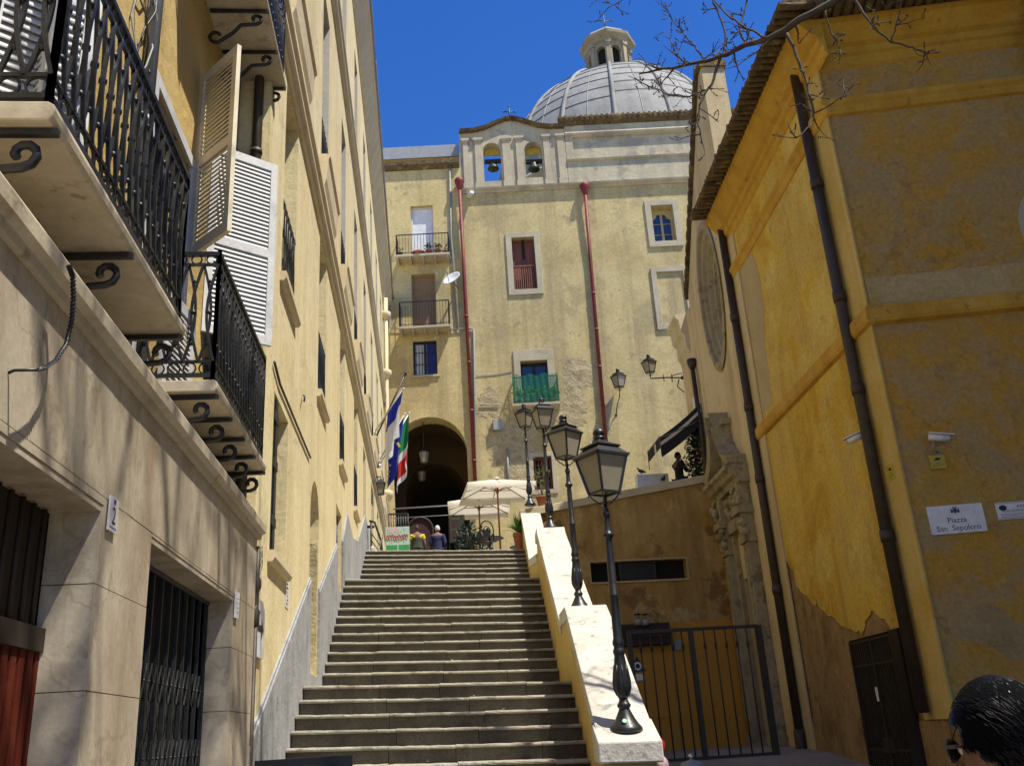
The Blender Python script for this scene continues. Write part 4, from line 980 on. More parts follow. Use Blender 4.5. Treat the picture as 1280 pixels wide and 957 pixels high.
for a in (0,): 
    m = (wO[0] + wO[1]) / 2; z = (wO[2] + wO[3]) / 2
    for ss, zz in ((wO[0], wO[2]), (wO[1], wO[2]), (wO[0], wO[3] - .25), (wO[1], wO[3] - .25)):
        sg = 1 if ss == wO[0] else -1; zs = 1 if zz == wO[2] else -1
        b.fprism(FB, [(ss, zz), (ss + sg * .34, zz), (ss + sg * .26, zz + zs * .2), (ss + sg * .18, zz + zs * .26), (ss, zz + zs * .36)], -.49, -.42)
    b.fb(FB, wO[0] + .004, wO[1] - .004, wO[3] - .26, wO[3] - .004, -.49, -.421)
    for q in (.35, .65): b.tube([FB.P(wO[0], wO[2] + (wO[3] - wO[2]) * q - .1, -.44), FB.P(wO[1], wO[2] + (wO[3] - wO[2]) * q - .1, -.44)], .02, 4)
b.build('notched_frame', M['back'], o)
pn = pr(FB, 820, 341, 862, 404); stone_frame(FB, pn, .26, .09, 'blank_panel_frame')
stone_frame(FB, wL, .20, .05); o = back_window(wL, -.25, M['redwood'], M['dark'])
b = MB()
for i in range(5): s = wL[0] + (wL[1] - wL[0]) * (i + .5) / 5; b.tube([FB.P(s, wL[2], -.08), FB.P(s, wL[3], -.08)], .022, 4)
for i in range(6): z = wL[2] + (wL[3] - wL[2]) * (i + .5) / 6; b.tube([FB.P(wL[0], z, -.1), FB.P(wL[1], z, -.1)], .018, 4)
b.build('window_bars', plain('rusty_bars', (.16, .05, .03, 1), .7), o)
for i, (x0, y0, x1, y1) in enumerate(((574, 226, 596, 640), (730.5, 232, 758, 555))):
    b = MB(); p0 = FB.px(x0, y0, .22); p1 = FB.px(x1, y1, .2); s0 = p0[0]; s1 = p1[0]
    pth = [FB.P(s0, p0[1] - .4, .24), FB.P(s0 + (s1 - s0) * .3, p0[1] - (p0[1] - p1[1]) * .3, .13), FB.P(s1, p1[1], .13)]
    b.tube(pth, .085, 12); b.lathe([(.09, -.55), (.11, -.45), (.22, -.15), (.25, -.02), (.21, .08), (.02, .10)], FB.P(s0, p0[1], .24), 14)
    for t in (.2, .4, .6, .8): c = pth[1].lerp(pth[2], t); b.lathe([(.10, -.05), (.10, .05)], c, 12)
    b.build('red_drainpipe', M['redpipe'], pb)
b = MB()
for i, (cx, cy, rx, ry) in enumerate(((722, 470, 20, 26), (640, 560, 30, 40), (710, 515, 26, 20), (752, 560, 14, 40), (612, 505, 18, 18))):
    b.fprism(FB, blob(FB, cx, cy, rx, ry, 40 + i, 60), .001, .006 + i * .0015)
b.build('bare_plaster', M['rubble'], pb)
b = MB(); c = FB.P(*FB.px(622, 531, .1), .1); b.obox(c, .22, .1, .26, .09); b.build('junction_box', M['grey'], pb, bevel=.02)
b = MB()
for pts, r in (([(583, 410), (592, 412), (595, 640)], .04), ([(600, 506), (624, 506)], .03), ([(634, 560), (636, 615)], .05)):
    b = MB(); b.tube([FB.P(*FB.px(x, y, .06), .06) for x, y in pts], r, 6); b.build('conduit', M['greypipe'], pb)
b = MB()
for pts in ([(595, 470), (620, 468), (640, 464)],):
    b.tube([FB.P(*FB.px(x, y, .02), .02) for x, y in pts], .015, 4)
b.build('cable', M['greypipe'], pb)
c = FB.P(*FB.px(588, 243, .25), .25); b = MB(); b.obox(c, .10, .24, .07, .3); b.tube([c, c - FB.n * .25 + Vector((0, 0, .1))], .03, 6)
tag(b.build('security_camera', M['white2'], base=c), 'small white security camera high under the bell gable', 'security camera')

# ------------------------------------------------------------------ left block with the arch
lb = thing('arch_house', FB.P(.5, 6.2, -3), 'narrow cream house with two iron balconies above a dark archway', 'building')
AC, AR, AZ = .44, 1.68, 15.2
d1_ = pr(FB, 513, 258, 543, 322); d2_ = pr(FB, 514, 343, 546, 406); bw = pr(FB, 516, 427, 547, 468)
b = MB(); b.wall(FB, -1.75, SP - .003, 5, 28.3, [d1_ + (False, .3), d2_ + (False, .3), bw + (False, .25), (AC - AR, AC + AR, 5, AZ, True, 1.0)], .3)
for s in (-1.75, SP - .003): b.add([FB.P(s, 15.5), FB.P(s, 28.3), FB.P(s, 28.3, -8), FB.P(s, 15.5, -8)], [(0, 1, 2, 3)])
b.add([FB.P(-1.75, 28.3), FB.P(SP, 28.3), FB.P(SP, 28.3, -8), FB.P(-1.75, 28.3, -8)], [(0, 1, 2, 3)])
b.build('wall', M['back'], lb)
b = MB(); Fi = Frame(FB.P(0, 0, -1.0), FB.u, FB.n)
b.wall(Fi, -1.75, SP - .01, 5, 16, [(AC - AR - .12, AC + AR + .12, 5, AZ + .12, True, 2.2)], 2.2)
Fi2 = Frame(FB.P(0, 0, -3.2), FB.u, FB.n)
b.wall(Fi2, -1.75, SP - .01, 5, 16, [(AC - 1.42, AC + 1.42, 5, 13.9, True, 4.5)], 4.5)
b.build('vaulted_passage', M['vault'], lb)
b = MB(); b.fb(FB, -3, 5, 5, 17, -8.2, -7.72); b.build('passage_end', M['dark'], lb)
b = MB(); zb_ = FB.px(540, 633, -.3)[1]
for z, r in ((zb_, .035), (zb_ - .42, .02)): b.tube([FB.P(AC - AR, z, -.3), FB.P(AC + AR, z, -.3)], r, 6)
b.build('tie_bar', M['greyiron'], lb)
b = MB(); b.profile(FB, -1.75, SP - .08, [(-.4, 28.28), (.06, 28.28), (.18, 28.4), (.22, 28.5), (.22, 28.75), (-.4, 28.8)]); b.build('parapet_cornice', M['moss_tile'], lb)
b = MB(); b.fb(FB, -1.75, SP - .1, 28.8, 29.3, -2.6, -.52, 1); b.fb(FB, -1.75, SP - .1, 29.3, 30.0, -2.75, -.42, 0); b.build('roof_room', [plain('blue_grey_fascia', (.33, .34, .36, 1), .6), M['R_yellow']], lb)
o = back_window(d1_, -.25, M['white'], M['white2'], leaves=1, parent=lb, name='balcony_door'); 
o = back_window(d2_, -.25, M['brownshut'], M['brownshut'], leaves=1, parent=lb, name='roller_shutter')
b = MB(); z = d2_[2] + .1
while z < d2_[3] - .1: b.fb(FB, d2_[0] + .09, d2_[1] - .09, z, z + .045, -.24, -.232); z += .06
b.build('slats', M['brownshut'], o)
o = back_window(bw, -.2, M['iron'], M['white2'], leaves=2, parent=lb)
m = (bw[0] + bw[1]) / 2
b = MB(); b.fb(FB, m + .08, bw[1] - .1, bw[2] + .1, bw[3] - .1, -.188, -.18); b.build('blue_curtain', M['bluecloth'], o)
b = MB()
for i in range(9): s = bw[0] + (bw[1] - bw[0]) * i / 8; b.tube([FB.P(s, bw[2], -.05), FB.P(s, bw[3], -.05)], .02, 4)
for i in range(4): z = bw[2] + (bw[3] - bw[2]) * i / 3; b.tube([FB.P(bw[0], z, -.06), FB.P(bw[1], z, -.06)], .022, 4)
b.build('window_bars', M['iron'], o)
b = MB(); b.fb(FB, bw[0] - .1, bw[1] + .1, bw[2] - .1, bw[2] - .002, .001, .08); b.build('sill', M['stone_trim'], o)
def thin_balcony(px0, px1, ytop, ybot, depth, name='balcony'):
    s0 = FB.px(px0, ybot, depth)[0]; s1 = FB.px(px1, ybot, depth)[0]; zb = FB.px((px0 + px1) / 2, ybot, depth)[1]; zt = FB.px((px0 + px1) / 2, ytop, depth)[1]
    b = MB(); b.profile(FB, s0, s1, [(.001, zb), (depth, zb), (depth, zb + .1), (.001, zb + .12)]); 
    for i in range(5): s = s0 + .1 + (s1 - s0 - .2) * i / 4; b.fb(FB, s - .04, s + .04, zb - .13, zb - .002, .001, depth - .06)
    o = b.build(name, M['stone_trim'], lb)
    b = MB(); d = depth - .04
    def seg(p, q, n):
        for z, r in ((zb + .2, .018), (zt, .028)): b.tube([(p.x, p.y, z), (q.x, q.y, z)], r, 4)
        for i in range(n + 1): c = p.lerp(q, i / n); b.tube([(c.x, c.y, zb + .1), (c.x, c.y, zt)], .013 if 0 < i < n else .024, 4)
    seg(FB.P(s0 + .05, 0, d), FB.P(s1 - .05, 0, d), 17); seg(FB.P(s0 + .05, 0, .02), FB.P(s0 + .05, 0, d), 4); seg(FB.P(s1 - .05, 0, .02), FB.P(s1 - .05, 0, d), 4)
    b.build('railing', M['iron'], o); return s0, s1, zb + .12
q1 = thin_balcony(494, 562, 292, 319, .75); q2 = thin_balcony(498, 563, 376, 409, .7)
# satellite dish
c = FB.P(*FB.px(566, 350, .7), .7); t = thing('satellite_dish', FB.P(FB.px(572, 348)[0], c.z, .1), 'white satellite dish on the corner beside the red drainpipe', 'satellite dish')
Mx = (Matrix.Rotation(math.radians(-35), 3, 'Z') @ Matrix.Rotation(math.radians(58), 3, 'X'))
b = MB(); b.lathe([(.02, 0), (.2, .02), (.36, .075), (.44, .13), (.45, .14), (.43, .145), (.35, .1), (.19, .045), (.02, .025)], c, 24, M=Mx); b.build('dish', M['white2'], t)
b = MB(); b.tube([c, FB.P(FB.px(572, 352)[0], c.z - .1, .05)], .03, 6); e = c + Mx @ Vector((0, -.1, .5)); b.tube([c + Mx @ Vector((0, -.42, .12)), e], .015, 6); b.obox(e, .04, .04, .06); b.build('arm', M['greyiron'], t)
b = MB()
for pts, r in (([(562, 200), (564, 300), (572, 410)], .045), ([(484, 345), (485, 410)], .03), ([(487, 300), (488, 410), (560, 412)], .02), ([(560, 412), (588, 410)], .03)):
    b = MB(); b.tube([FB.P(*FB.px(x, y, .07), .07) for x, y in pts], r, 6); b.build('conduit', M['greypipe'], lb)
# pots on the upper balcony
def leafball(b, c, r, n, size, mi=0, seed=0, sc=(1, 1, 1), up=0):
    rr = random.Random(seed)
    for i in range(n):
        d = Vector((rr.gauss(0, 1), rr.gauss(0, 1), rr.gauss(0, 1))).normalized() * r * rr.random() ** .45
        p = Vector(c) + Vector((d.x * sc[0], d.y * sc[1], d.z * sc[2]))
        a = Vector((rr.gauss(0, 1), rr.gauss(0, 1), rr.gauss(0, .6) + up)).normalized(); t_ = a.cross(Vector((rr.gauss(0, 1), rr.gauss(0, 1), rr.gauss(0, 1)))).normalized()
        s = size * rr.uniform(.6, 1.3)
        b.add([p, p + a * s * .5 + t_ * s * .24, p + a * s, p + a * s * .5 - t_ * s * .24], [(0, 1, 2, 3)], mi)
pots = [(523, 'shallow terracotta trough of bare soil', .32, .14, 0), (536, 'terracotta pot with a small green plant', .16, .26, 26), (547, 'second terracotta pot with a green plant, just right of the first', .16, .26, 18), (559, 'small terracotta pot at the right end', .13, .17, 5), (499, 'dark flowerpot at the left end', .13, .2, 4)]
for i, (x, lab, r, h, nl) in enumerate(pots):
    s = FB.px(x, 312, .5)[0]; s = min(max(s, q1[0] + .2), q1[1] - .2); c = FB.P(s, q1[2], .5)
    t = thing('flowerpot', c, lab + (' of the upper balcony' if 'end' in lab else ' on the upper balcony'), 'flowerpot', 'pots on the upper balcony')
    b = MB(); b.lathe([(r * .7, 0), (r, h * .85), (r * 1.08, h * .86), (r * 1.08, h), (r * .9, h), (r * .85, h * .9)], c, 14); b.build('pot', M['terracotta'] if x != 499 else M['black'], t)
    if nl: b = MB(); leafball(b, c + Vector((0, 0, h + .16)), .2, nl * 3, .13, 0, i, up=.6); b.build('leaves', M['leaf'], t, recalc=False)
b = MB()
for i, s in enumerate((4.7, 5.1, 5.5, 5.9)): 
    pass
t = thing('balcony_plants', FB.P(5.3, 15.38, .35), 'green pot plants crowded behind the green net of the balcony', 'plants')
b = MB()
for s in (4.6, 5.0, 5.4, 5.8, 6.15): b.lathe([(.09, 0), (.13, .24), (.11, .25)], FB.P(s, 15.385, .36), 10)
b.build('pots', M['terracotta'], t)
b = MB()
for i, s in enumerate((4.6, 5.0, 5.4, 5.8, 6.15)): leafball(b, FB.P(s, 15.85 + .1 * (i % 2), .36), .3, 90, .16, 0, 60 + i, up=.5)
b.build('leaves', M['leafbright'], t, recalc=False)
# lantern hanging in the arch
def hang_lantern(s, ztop, zl, d, label, sc=1.0):
    c = FB.P(s, zl, d); t = thing('hanging_lantern', c, label, 'hanging lantern', 'lanterns hanging in the archway')
    b = MB(); b.tube([FB.P(s, ztop, d), FB.P(s, zl + .32 * sc, d)], .02, 6); b.build('rod', M['iron'], t)
    b = MB(); n = 6
    for k in range(n):
        a = 2 * PI * k / n; a2 = a + 2 * PI / n
        P_ = lambda r, z, an: c + Vector((math.cos(an) * r * sc, math.sin(an) * r * sc, z * sc))
        b.tube([P_(.16, -.4, a), P_(.24, .12, a)], .014, 4); b.tube([P_(.24, .12, a), P_(.24, .12, a2)], .014, 4); b.tube([P_(.16, -.4, a), P_(.16, -.4, a2)], .014, 4); b.tube([P_(.24, .12, a), P_(.05, .3, a)], .012, 4)
    b.lathe([(.25 * sc, .12 * sc), (.1 * sc, .27 * sc), (.02, .34 * sc)], c, 6, smooth=False); L_ = b.build('lantern', M['iron'], t)
    b = MB(); b.lathe([(.15 * sc, -.39 * sc), (.225 * sc, .11 * sc)], c, 6, smooth=False); b.build('lamp_glass', M['lampglass'], L_)
z1_ = FB.px(531, 568, -.6)[1]; s1_ = FB.px(530, 568, -.6)[0]
hang_lantern(s1_, 15.15, z1_, -.6, 'iron lantern hanging on a long rod in the mouth of the archway', .95)
z2_ = FB.px(529, 597, -3.3)[1]; hang_lantern(FB.px(529, 597, -3.3)[0], 15.2, z2_, -2.6, 'dimmer lantern hanging deeper inside the archway', .85)

# ================================================================== dome
DC = Vector((13.25, 50.0, 0)); DZ, DR, DH = 31.0, 8.15, 10.2
dm = thing('dome', (DC.x, DC.y, 27), 'grey lead-covered church dome with raised ribs and a stone lantern on top', 'dome')
def dome_p(a, t, k=0.0):      # t 0..1 from base to lantern
    e = t * 1.29; return Vector((DC.x + (DR + k) * math.cos(e) * math.cos(a), DC.y + (DR + k) * math.cos(e) * math.sin(a), DZ + (DH + k) * math.sin(e)))
b = MB(); NA, NT = 96, 40; vs = [dome_p(2 * PI * i / NA, j / NT) for j in range(NT + 1) for i in range(NA)]
b.add(vs, [(j * NA + i, j * NA + (i + 1) % NA, (j + 1) * NA + (i + 1) % NA, (j + 1) * NA + i) for j in range(NT) for i in range(NA)], 0, True)
b.build('dome_shell', M['lead'], dm)
for i in range(16):
    a = 2 * PI * (i + .35) / 16; b = MB(); b.tube([dome_p(a, j / 24, .02) for j in range(25)], .13, 6); b.build('rib', M['lead'], dm)
b = MB()
for i in range(16):
    for j in range(9):
        t = .30 + j * .08; a0 = 2 * PI * (i + .35) / 16; tt = t + (.03 if i % 2 else 0)
        b.tube([dome_p(a0 + 2 * PI / 16 * q / 6, tt, .005) for q in range(7)], .035, 4, cap=False)
    a = 2 * PI * (i + .85) / 16; b.tube([dome_p(a, j / 12 * .62, .005) for j in range(13)], .035, 4)
b.build('lead_seams', plain('dark_lead_seam', (.13, .135, .14, 1), .6), dm)
b = MB(); b.lathe([(DR + .15, 26), (DR + .15, DZ - .4), (DR + .45, DZ - .2), (DR + .45, DZ), (DR - .2, DZ + .05)], DC, 48); b.build('drum', M['back_grey'], dm)
LZ0 = dome_p(0, 1).z - .1
LR = 1.45; LHh = 3.45
b = MB(); pil = MB(); pan = MB()
for k in range(8):
    a = math.radians(11) + 2 * PI * k / 8 - PI / 2; n = Vector((math.cos(a), math.sin(a), 0)); u = Vector((-n.y, n.x, 0)); ap = LR * math.cos(PI / 8); w = LR * math.sin(PI / 8)
    F = Frame(DC + n * ap, u, n)
    b.wall(F, -w, w, LZ0, LZ0 + LHh, [(-.30, .30, LZ0 + .55, LZ0 + 2.85, True, .3)], .3)
    pan.fb(F, -.31, .31, LZ0 + .5, LZ0 + 2.9, -.34, -.31)
    c = DC + (n * ap + u * w); nn = (c - DC).normalized(); F2 = Frame(c, Vector((-nn.y, nn.x, 0)), nn)
    pil.fb(F2, -.2, .2, LZ0, LZ0 + .25, -.1, .14); pil.fb(F2, -.15, .15, LZ0 + .25, LZ0 + 2.9, -.1, .09); pil.fb(F2, -.2, .2, LZ0 + 2.9, LZ0 + 3.15, -.1, .16)
L_ = b.build('lantern', M['lanternstone'], dm); pil.build('pilasters', M['lanternstone'], L_); pan.build('lantern_windows', M['dark'], L_)
ro = math.radians(11) - PI / 2 + PI / 8
b = MB(); z = LZ0 + LHh; b.lathe([(LR + .02, z - .25), (LR + .1, z - .2), (LR + .16, z - .05), (LR + .42, z + .12), (LR + .46, z + .3), (LR + .2, z + .36), (.2, z + .4)], DC, 8, rot=ro, smooth=False); b.build('lantern_cornice', M['lanternstone'], L_)
b = MB(); b.lathe([(LR + .28, z + .34), (LR - .05, z + .85), (LR - .5, z + 1.15), (.5, z + 1.35), (.15, z + 1.45), (.12, z + 1.6)], DC, 8, rot=ro, smooth=False); b.build('lantern_roof', M['lead'], L_)
cross('cross', (DC.x, DC.y, z + 1.55), 1.5, 1.15, None, dm)
# ================================================================== ochre house at the right
oh = thing('ochre_house', (10, 15, 0), 'ochre yellow corner house with orange mouldings and dark drainpipes', 'building')
HT = 13.75; SE = 6.95
b = MB()
b.wall(FR, 0, SE, -.1, HT, [(1.56, 3.56, -.1, 2.86, False, .28)], .28)
b.add([FR.P(SE, -.1), FR.P(SE, HT), FR.P(SE, HT, -7), FR.P(SE, -.1, -7)], [(0, 1, 2, 3)])
b.build('side_wall', M['R_bare'], oh)
b = MB(); b.wall(FF, 0, 6.5, -.1, HT, [], .3); b.add([FF.P(6.5, -.1), FF.P(6.5, HT), FF.P(6.5, HT, -7), FF.P(6.5, -.1, -7)], [(0, 1, 2, 3)])
b.build('front_wall', M['R_front'], oh)
rr = random.Random(5)
edge = [(6.55, 4.95), (6.2, 4.8), (5.98, 4.62), (5.9, 4.55), (5.84, 4.22), (5.62, 4.05), (5.3, 3.92), (5.0, 3.72), (4.86, 3.70), (4.83, 3.83), (4.7, 3.62), (4.3, 3.42), (4.0, 3.34), (3.75, 3.16), (3.42, 3.07), (3.1, 2.99), (2.95, 3.0), (2.8, 2.93), (2.66, 3.0), (2.55, 3.12), (2.35, 3.18), (2.17, 3.27), (2.0, 3.16), (1.9, 3.1), (1.72, 3.05), (1.6, 2.92), (1.57, 2.865)]
fine_ = []
for (p, q) in zip(edge[:-1], edge[1:]):
    for k in range(3):
        t = k / 3; fine_.append((p[0] + (q[0] - p[0]) * t + rr.uniform(-.018, .018), p[1] + (q[1] - p[1]) * t + rr.uniform(-.02, .02)))
poly = [(SE - .001, HT - .6), (SE - .001, 4.95)] + fine_ + [(1.555, 2.865), (.96, 2.865), (.96, HT - .6)]
b = MB(); b.fprism(FR, poly, .001, .026); b.build('yellow_coat', M['R_yellow'], oh)
strip = [FR.px(x, y, .02) for x, y in ((921, 322), (941, 318), (949, 340), (954, 380), (957, 430), (962, 470), (965, 505), (953, 518), (949, 480), (942, 440), (936, 400), (930, 370), (926, 350))]
b = MB(); b.fprism(FR, strip, .026, .031); b.build('grey_patch', M['R_patch'], oh)
b = MB(); b.fb(FR, -.03, .955, 1.42, HT - .5, .001, .035); b.build('corner_pilaster', M['R_pale'], oh)
b = MB(); b.fb(FR, 6.25, SE - .002, -.1, HT - .5, .028, .06); b.build('end_pilaster', M['church'], oh)
for F_, a_, c_, z_ in ((FR, .2, 1.555, 1.40), (FR, 3.57, 6.24, 1.42), (FF, -.02, 6.4, 1.40)): b = MB(); b.fb(F_, a_, c_, -.1, z_, .001, .03); b.build('plinth', M['R_bare'], oh)
def mould(prof, name, m, s1=SE, s2=6.4, dd=0.04):
    b = MB(); b.profile(FR, -max(d for d, z in prof), s1, prof); b.profile(FF, .0, s2, prof); return b.build(name, m, oh)
mould([(.001, 7.80), (.10, 7.84), (.13, 7.9), (.13, 8.08), (.09, 8.14), (.001, 8.16)], 'ledge', M['R_orange'])
mould([(.001, 12.10), (.06, 12.13), (.09, 12.2), (.09, 12.27), (.14, 12.33), (.14, 12.42), (.07, 12.47), (.001, 12.5)], 'string_course', M['R_orange'])
b = MB(); b.fb(FF, .03, 6.4, 8.165, 8.70, .001, .02); b.build('pale_band', M['R_band'], oh)
EV = [(.001, 13.15), (.05, 13.2), (.06, 13.38), (.12, 13.42), (.13, 13.55), (.22, 13.6), (.40, 13.8), (.46, 13.88), (.52, 13.9), (.52, 13.97), (.001, 13.97)]
mould(EV, 'cornice', M['R_orange'], SE + .05)
b = MB(); T0 = 13.975
b.prism([FR.P(-.85, T0 + .05, .86), FR.P(-.85, T0 + .12, .90), FR.P(-.85, T0 + 2.4, -5), FR.P(-.85, T0 + .05, -5)], FR.u * (SE + .8))
b.prism([FF.P(0, T0 + .05, .86), FF.P(0, T0 + .12, .90), FF.P(0, T0 + 2.2, -4), FF.P(0, T0, -4)], FF.u * 6.5)
s = -.85
rr = random.Random(3)
while s < SE - .05:      # row of curved tile ends along the eave
    for lv in range(2):
        dd = .88 - .2 * lv + rr.uniform(-.04, .04)
        b.tube([FR.P(s + .1 * lv, T0 + .02 + .11 * lv, dd - .6), FR.P(s + .1 * lv, T0 + .0 + .1 * lv + rr.uniform(-.02, .02), dd + .05)], .07, 7)
    s += .185
s = 0
while s < 6.4:
    b.tube([FF.P(s, T0 + .1, 0), FF.P(s, T0 + .03, 1.0)], .085, 7); s += .19
b.build('tiled_roof', M['moss_tile'], oh)
for (pts, r, base_) in (([(988, 80), (1040, 340), (1062, 440), (1100, 625), (1162, 890)], .10, 1), ([(897, 262), (911, 330), (951, 600), (978, 790), (1003, 957)], .095, 0)):
    a = [FR.px(x, y, .16) for x, y in pts]; s_ = sum(q[0] for q in a) / len(a); zt, zb = a[0][1], (a[-1][1] if base_ else -.05)
    b = MB(); b.tube([FR.P(s_, zt, .16), FR.P(s_, zb, .16)], r, 14)
    for z in (4.2, 6.8, 8.6, 11.0): b.lathe([(r + .015, z), (r + .02, z + .1), (r + .015, z + .2)], FR.P(s_, 0, .16), 14)
    if base_: b.lathe([(r, zt - .35), (.20, zt - .12), (.21, zt + .06), (.12, zt + .1)], FR.P(s_, 0, .16), 14)
    else: b.lathe([(r + .03, .0), (r + .03, 1.3), (r, 1.32)], FR.P(s_, 0, .16), 14)
    b.build('drainpipe', M['brownpipe'], oh)
# iron gate in the side wall
b = MB(); b.fb(FR, 1.5, 3.6, -.1, 2.9, -.33, -.285); b.build('gate_recess', plain('brown_recess', (.13, .085, .04, 1), .9), oh)
b = MB(); z1 = 2.83
for s in (1.60, 3.50, 2.55): b.fb(FR, s - .03, s + .03, .02, z1, -.03, .03)
for z in (.1, .95, z1 - .45, z1 - .03): b.fb(FR, 1.60, 3.50, z - .02, z + .02, -.015, .015)
n = 20
for i in range(n): s = 1.66 + 1.8 * i / (n - 1); b.fb(FR, s - .012, s + .012, .1, z1, -.012, .012)
b.fb(FR, 2.3, 2.8, .9, 1.15, -.02, .02)
b.build('iron_gate', M['gateiron'], oh)
b = MB(); b.fb(FR, 1.19, 1.55, -.05, 2.86, .03, .09); b.build('gate_jamb', M['black'], oh)
s, z = FR.px(1096, 867, .04); b = MB(); b.fb(FR, s - .05, s + .05, z - .12, z + .12, .032, .037)
tag(b.build('paper_notice', M['white2'], base=FR.P(s, z, .03)), 'small white paper notice fixed to the black gate bars', 'notice')
# plaster patch on the front
rrr = random.Random(9); pts = [(FF.px(1240, 790)[0] + math.cos(a * PI / 30) * (.58 + .09 * math.sin(a * PI / 30 * 4) + rrr.uniform(-.05, .04)), FF.px(1240, 785)[1] + math.sin(a * PI / 30) * (.36 + .06 * math.sin(a * PI / 30 * 5 + 1) + rrr.uniform(-.035, .03)) - .2 * math.cos(a * PI / 30)) for a in range(60)]
b = MB(); b.fprism(FF, pts, .001, .006); b.build('repaired_patch', M['R_patch2'], oh)
s, z = FF.px(1290, 285); s += .34; b = MB()
for (rx, rz, d0, d1) in ((.55, .8, .001, .05), (.46, .69, .05, .08)):
    N = 36; o_ = [(s + math.cos(2 * PI * i / N) * rx, z + math.sin(2 * PI * i / N) * rz) for i in range(N)]; i_ = [(s + math.cos(2 * PI * i / N) * (rx - .1), z + math.sin(2 * PI * i / N) * (rz - .1)) for i in range(N)]
    for i in range(N):
        j = (i + 1) % N; b.fprism(FF, [o_[i], o_[j], i_[j], i_[i]], d0, d1)
b.build('oval_window_frame', M['stone_trim'], oh)
b = MB(); N = 36; b.fprism(FF, [(s + math.cos(2 * PI * i / N) * .44, z + math.sin(2 * PI * i / N) * .69) for i in range(N)], .001, .02); b.build('oval_pane', M['glass'], oh)

# signs and cameras on the corner
(s0, z1), (s1, _), (_, z0) = FF.px(1157, 634), FF.px(1226, 629), FF.px(1163, 669)
b = MB(); b.fb(FF, s0, s1, z0, z1, .002, .028, 0); cs = (s0 + s1) / 2; H = z1 - z0; W = s1 - s0
b.text(FF, 'Piazza', cs, z0 + H * .38, H * .27, .0292, 1); b.text(FF, 'San  Sepolcro', cs, z0 + H * .10, H * .27, .0292, 1)
e = (cs, z0 + H * .78)   # small coat of arms
b.fprism(FF, [(e[0] - .028, e[1] + .045), (e[0] + .028, e[1] + .045), (e[0] + .028, e[1] - .01), (e[0], e[1] - .045), (e[0] - .028, e[1] - .01)], .0282, .0296, 2)
for sg in (-1, 1):
    b.fprism(FF, [(e[0] + sg * .032, e[1] - .03), (e[0] + sg * .075, e[1] - .02), (e[0] + sg * .06, e[1] + .01), (e[0] + sg * .07, e[1] + .045), (e[0] + sg * .032, e[1] + .02)], .0282, .0294, 3)
b.fprism(FF, [(e[0] - .03, e[1] + .05), (e[0] + .03, e[1] + .05), (e[0] + .035, e[1] + .07), (e[0], e[1] + .06), (e[0] - .035, e[1] + .07)], .0282, .0294, 3)
tag(b.build('street_sign', [M['white2'], M['ink'], M['bluecloth'], M['darkbrown']], base=FF.P(cs, z0, 0)), 'white marble street sign reading Piazza San Sepolcro with a small crest', 'street sign')
(s0, z1), (_, z0) = FF.px(1243, 629), FF.px(1247, 650); s1 = s0 + .66; H = z1 - z0
b = MB(); b.fb(FF, s0, s1, z0, z1, .002, .02, 0)
b.fb(FF, s0 + .012, s1 - .012, z0 + .012, z0 + .018, .0202, .0212, 1); b.fb(FF, s0 + .012, s1 - .012, z1 - .018, z1 - .012, .0202, .0212, 1)
b.text(FF, 'AREA', s0 + .40, z0 + H * .64, H * .27, .0212, 1); b.text(FF, 'VIDEOSORVEGLIATA', s0 + .33, z0 + H * .42, H * .205, .0212, 1)
for k in range(3): b.fb(FF, s0 + .05, s0 + .5 - .06 * k, z0 + H * (.30 - .09 * k), z0 + H * (.33 - .09 * k), .0202, .021, 2)
b.fprism(FF, [(s0 + .10 + math.cos(a) * .06, z1 - .085 + math.sin(a) * .045) for a in [q * PI / 8 for q in range(16)]], .0202, .0214, 1)
tag(b.build('warning_sign', [M['white2'], M['ink'], M['grey']], base=FF.P(s0, z0, 0)), 'white sign reading AREA VIDEOSORVEGLIATA right of the street sign', 'sign')
def small_yellow(F, s, z, w, h, label):
    b = MB(); b.fb(F, s - w / 2, s + w / 2, z - h / 2, z + h / 2, .036, .042, 0)
    b.fprism(F, [(s - w * .25, z + h * .12), (s + w * .1, z + h * .1), (s + w * .25, z + h * .28), (s - w * .05, z + h * .3)], .0422, .0432, 1)
    b.text(F, 'AREA', s, z - h * .12, h * .13, .0432, 1, flip=1 if F is FF else -1); b.text(F, 'VIDEOSORVEGLIATA', s, z - h * .28, w * .082, .0432, 1, flip=1 if F is FF else -1)
    tag(b.build('yellow_sign', [M['yellowsign'], M['ink']], base=F.P(s, z, .036)), label, 'sign', 'small yellow camera warning signs')
s, z = FF.px(1172, 577, .04); small_yellow(FF, s, z, .25, .23, 'small yellow camera warning sign below the white camera on the brown front wall')
s, z = FR.px(1113.5, 590, .04); small_yellow(FR, s, z, .26, .26, 'small yellow camera warning sign on the pale corner pilaster beside the drainpipe')
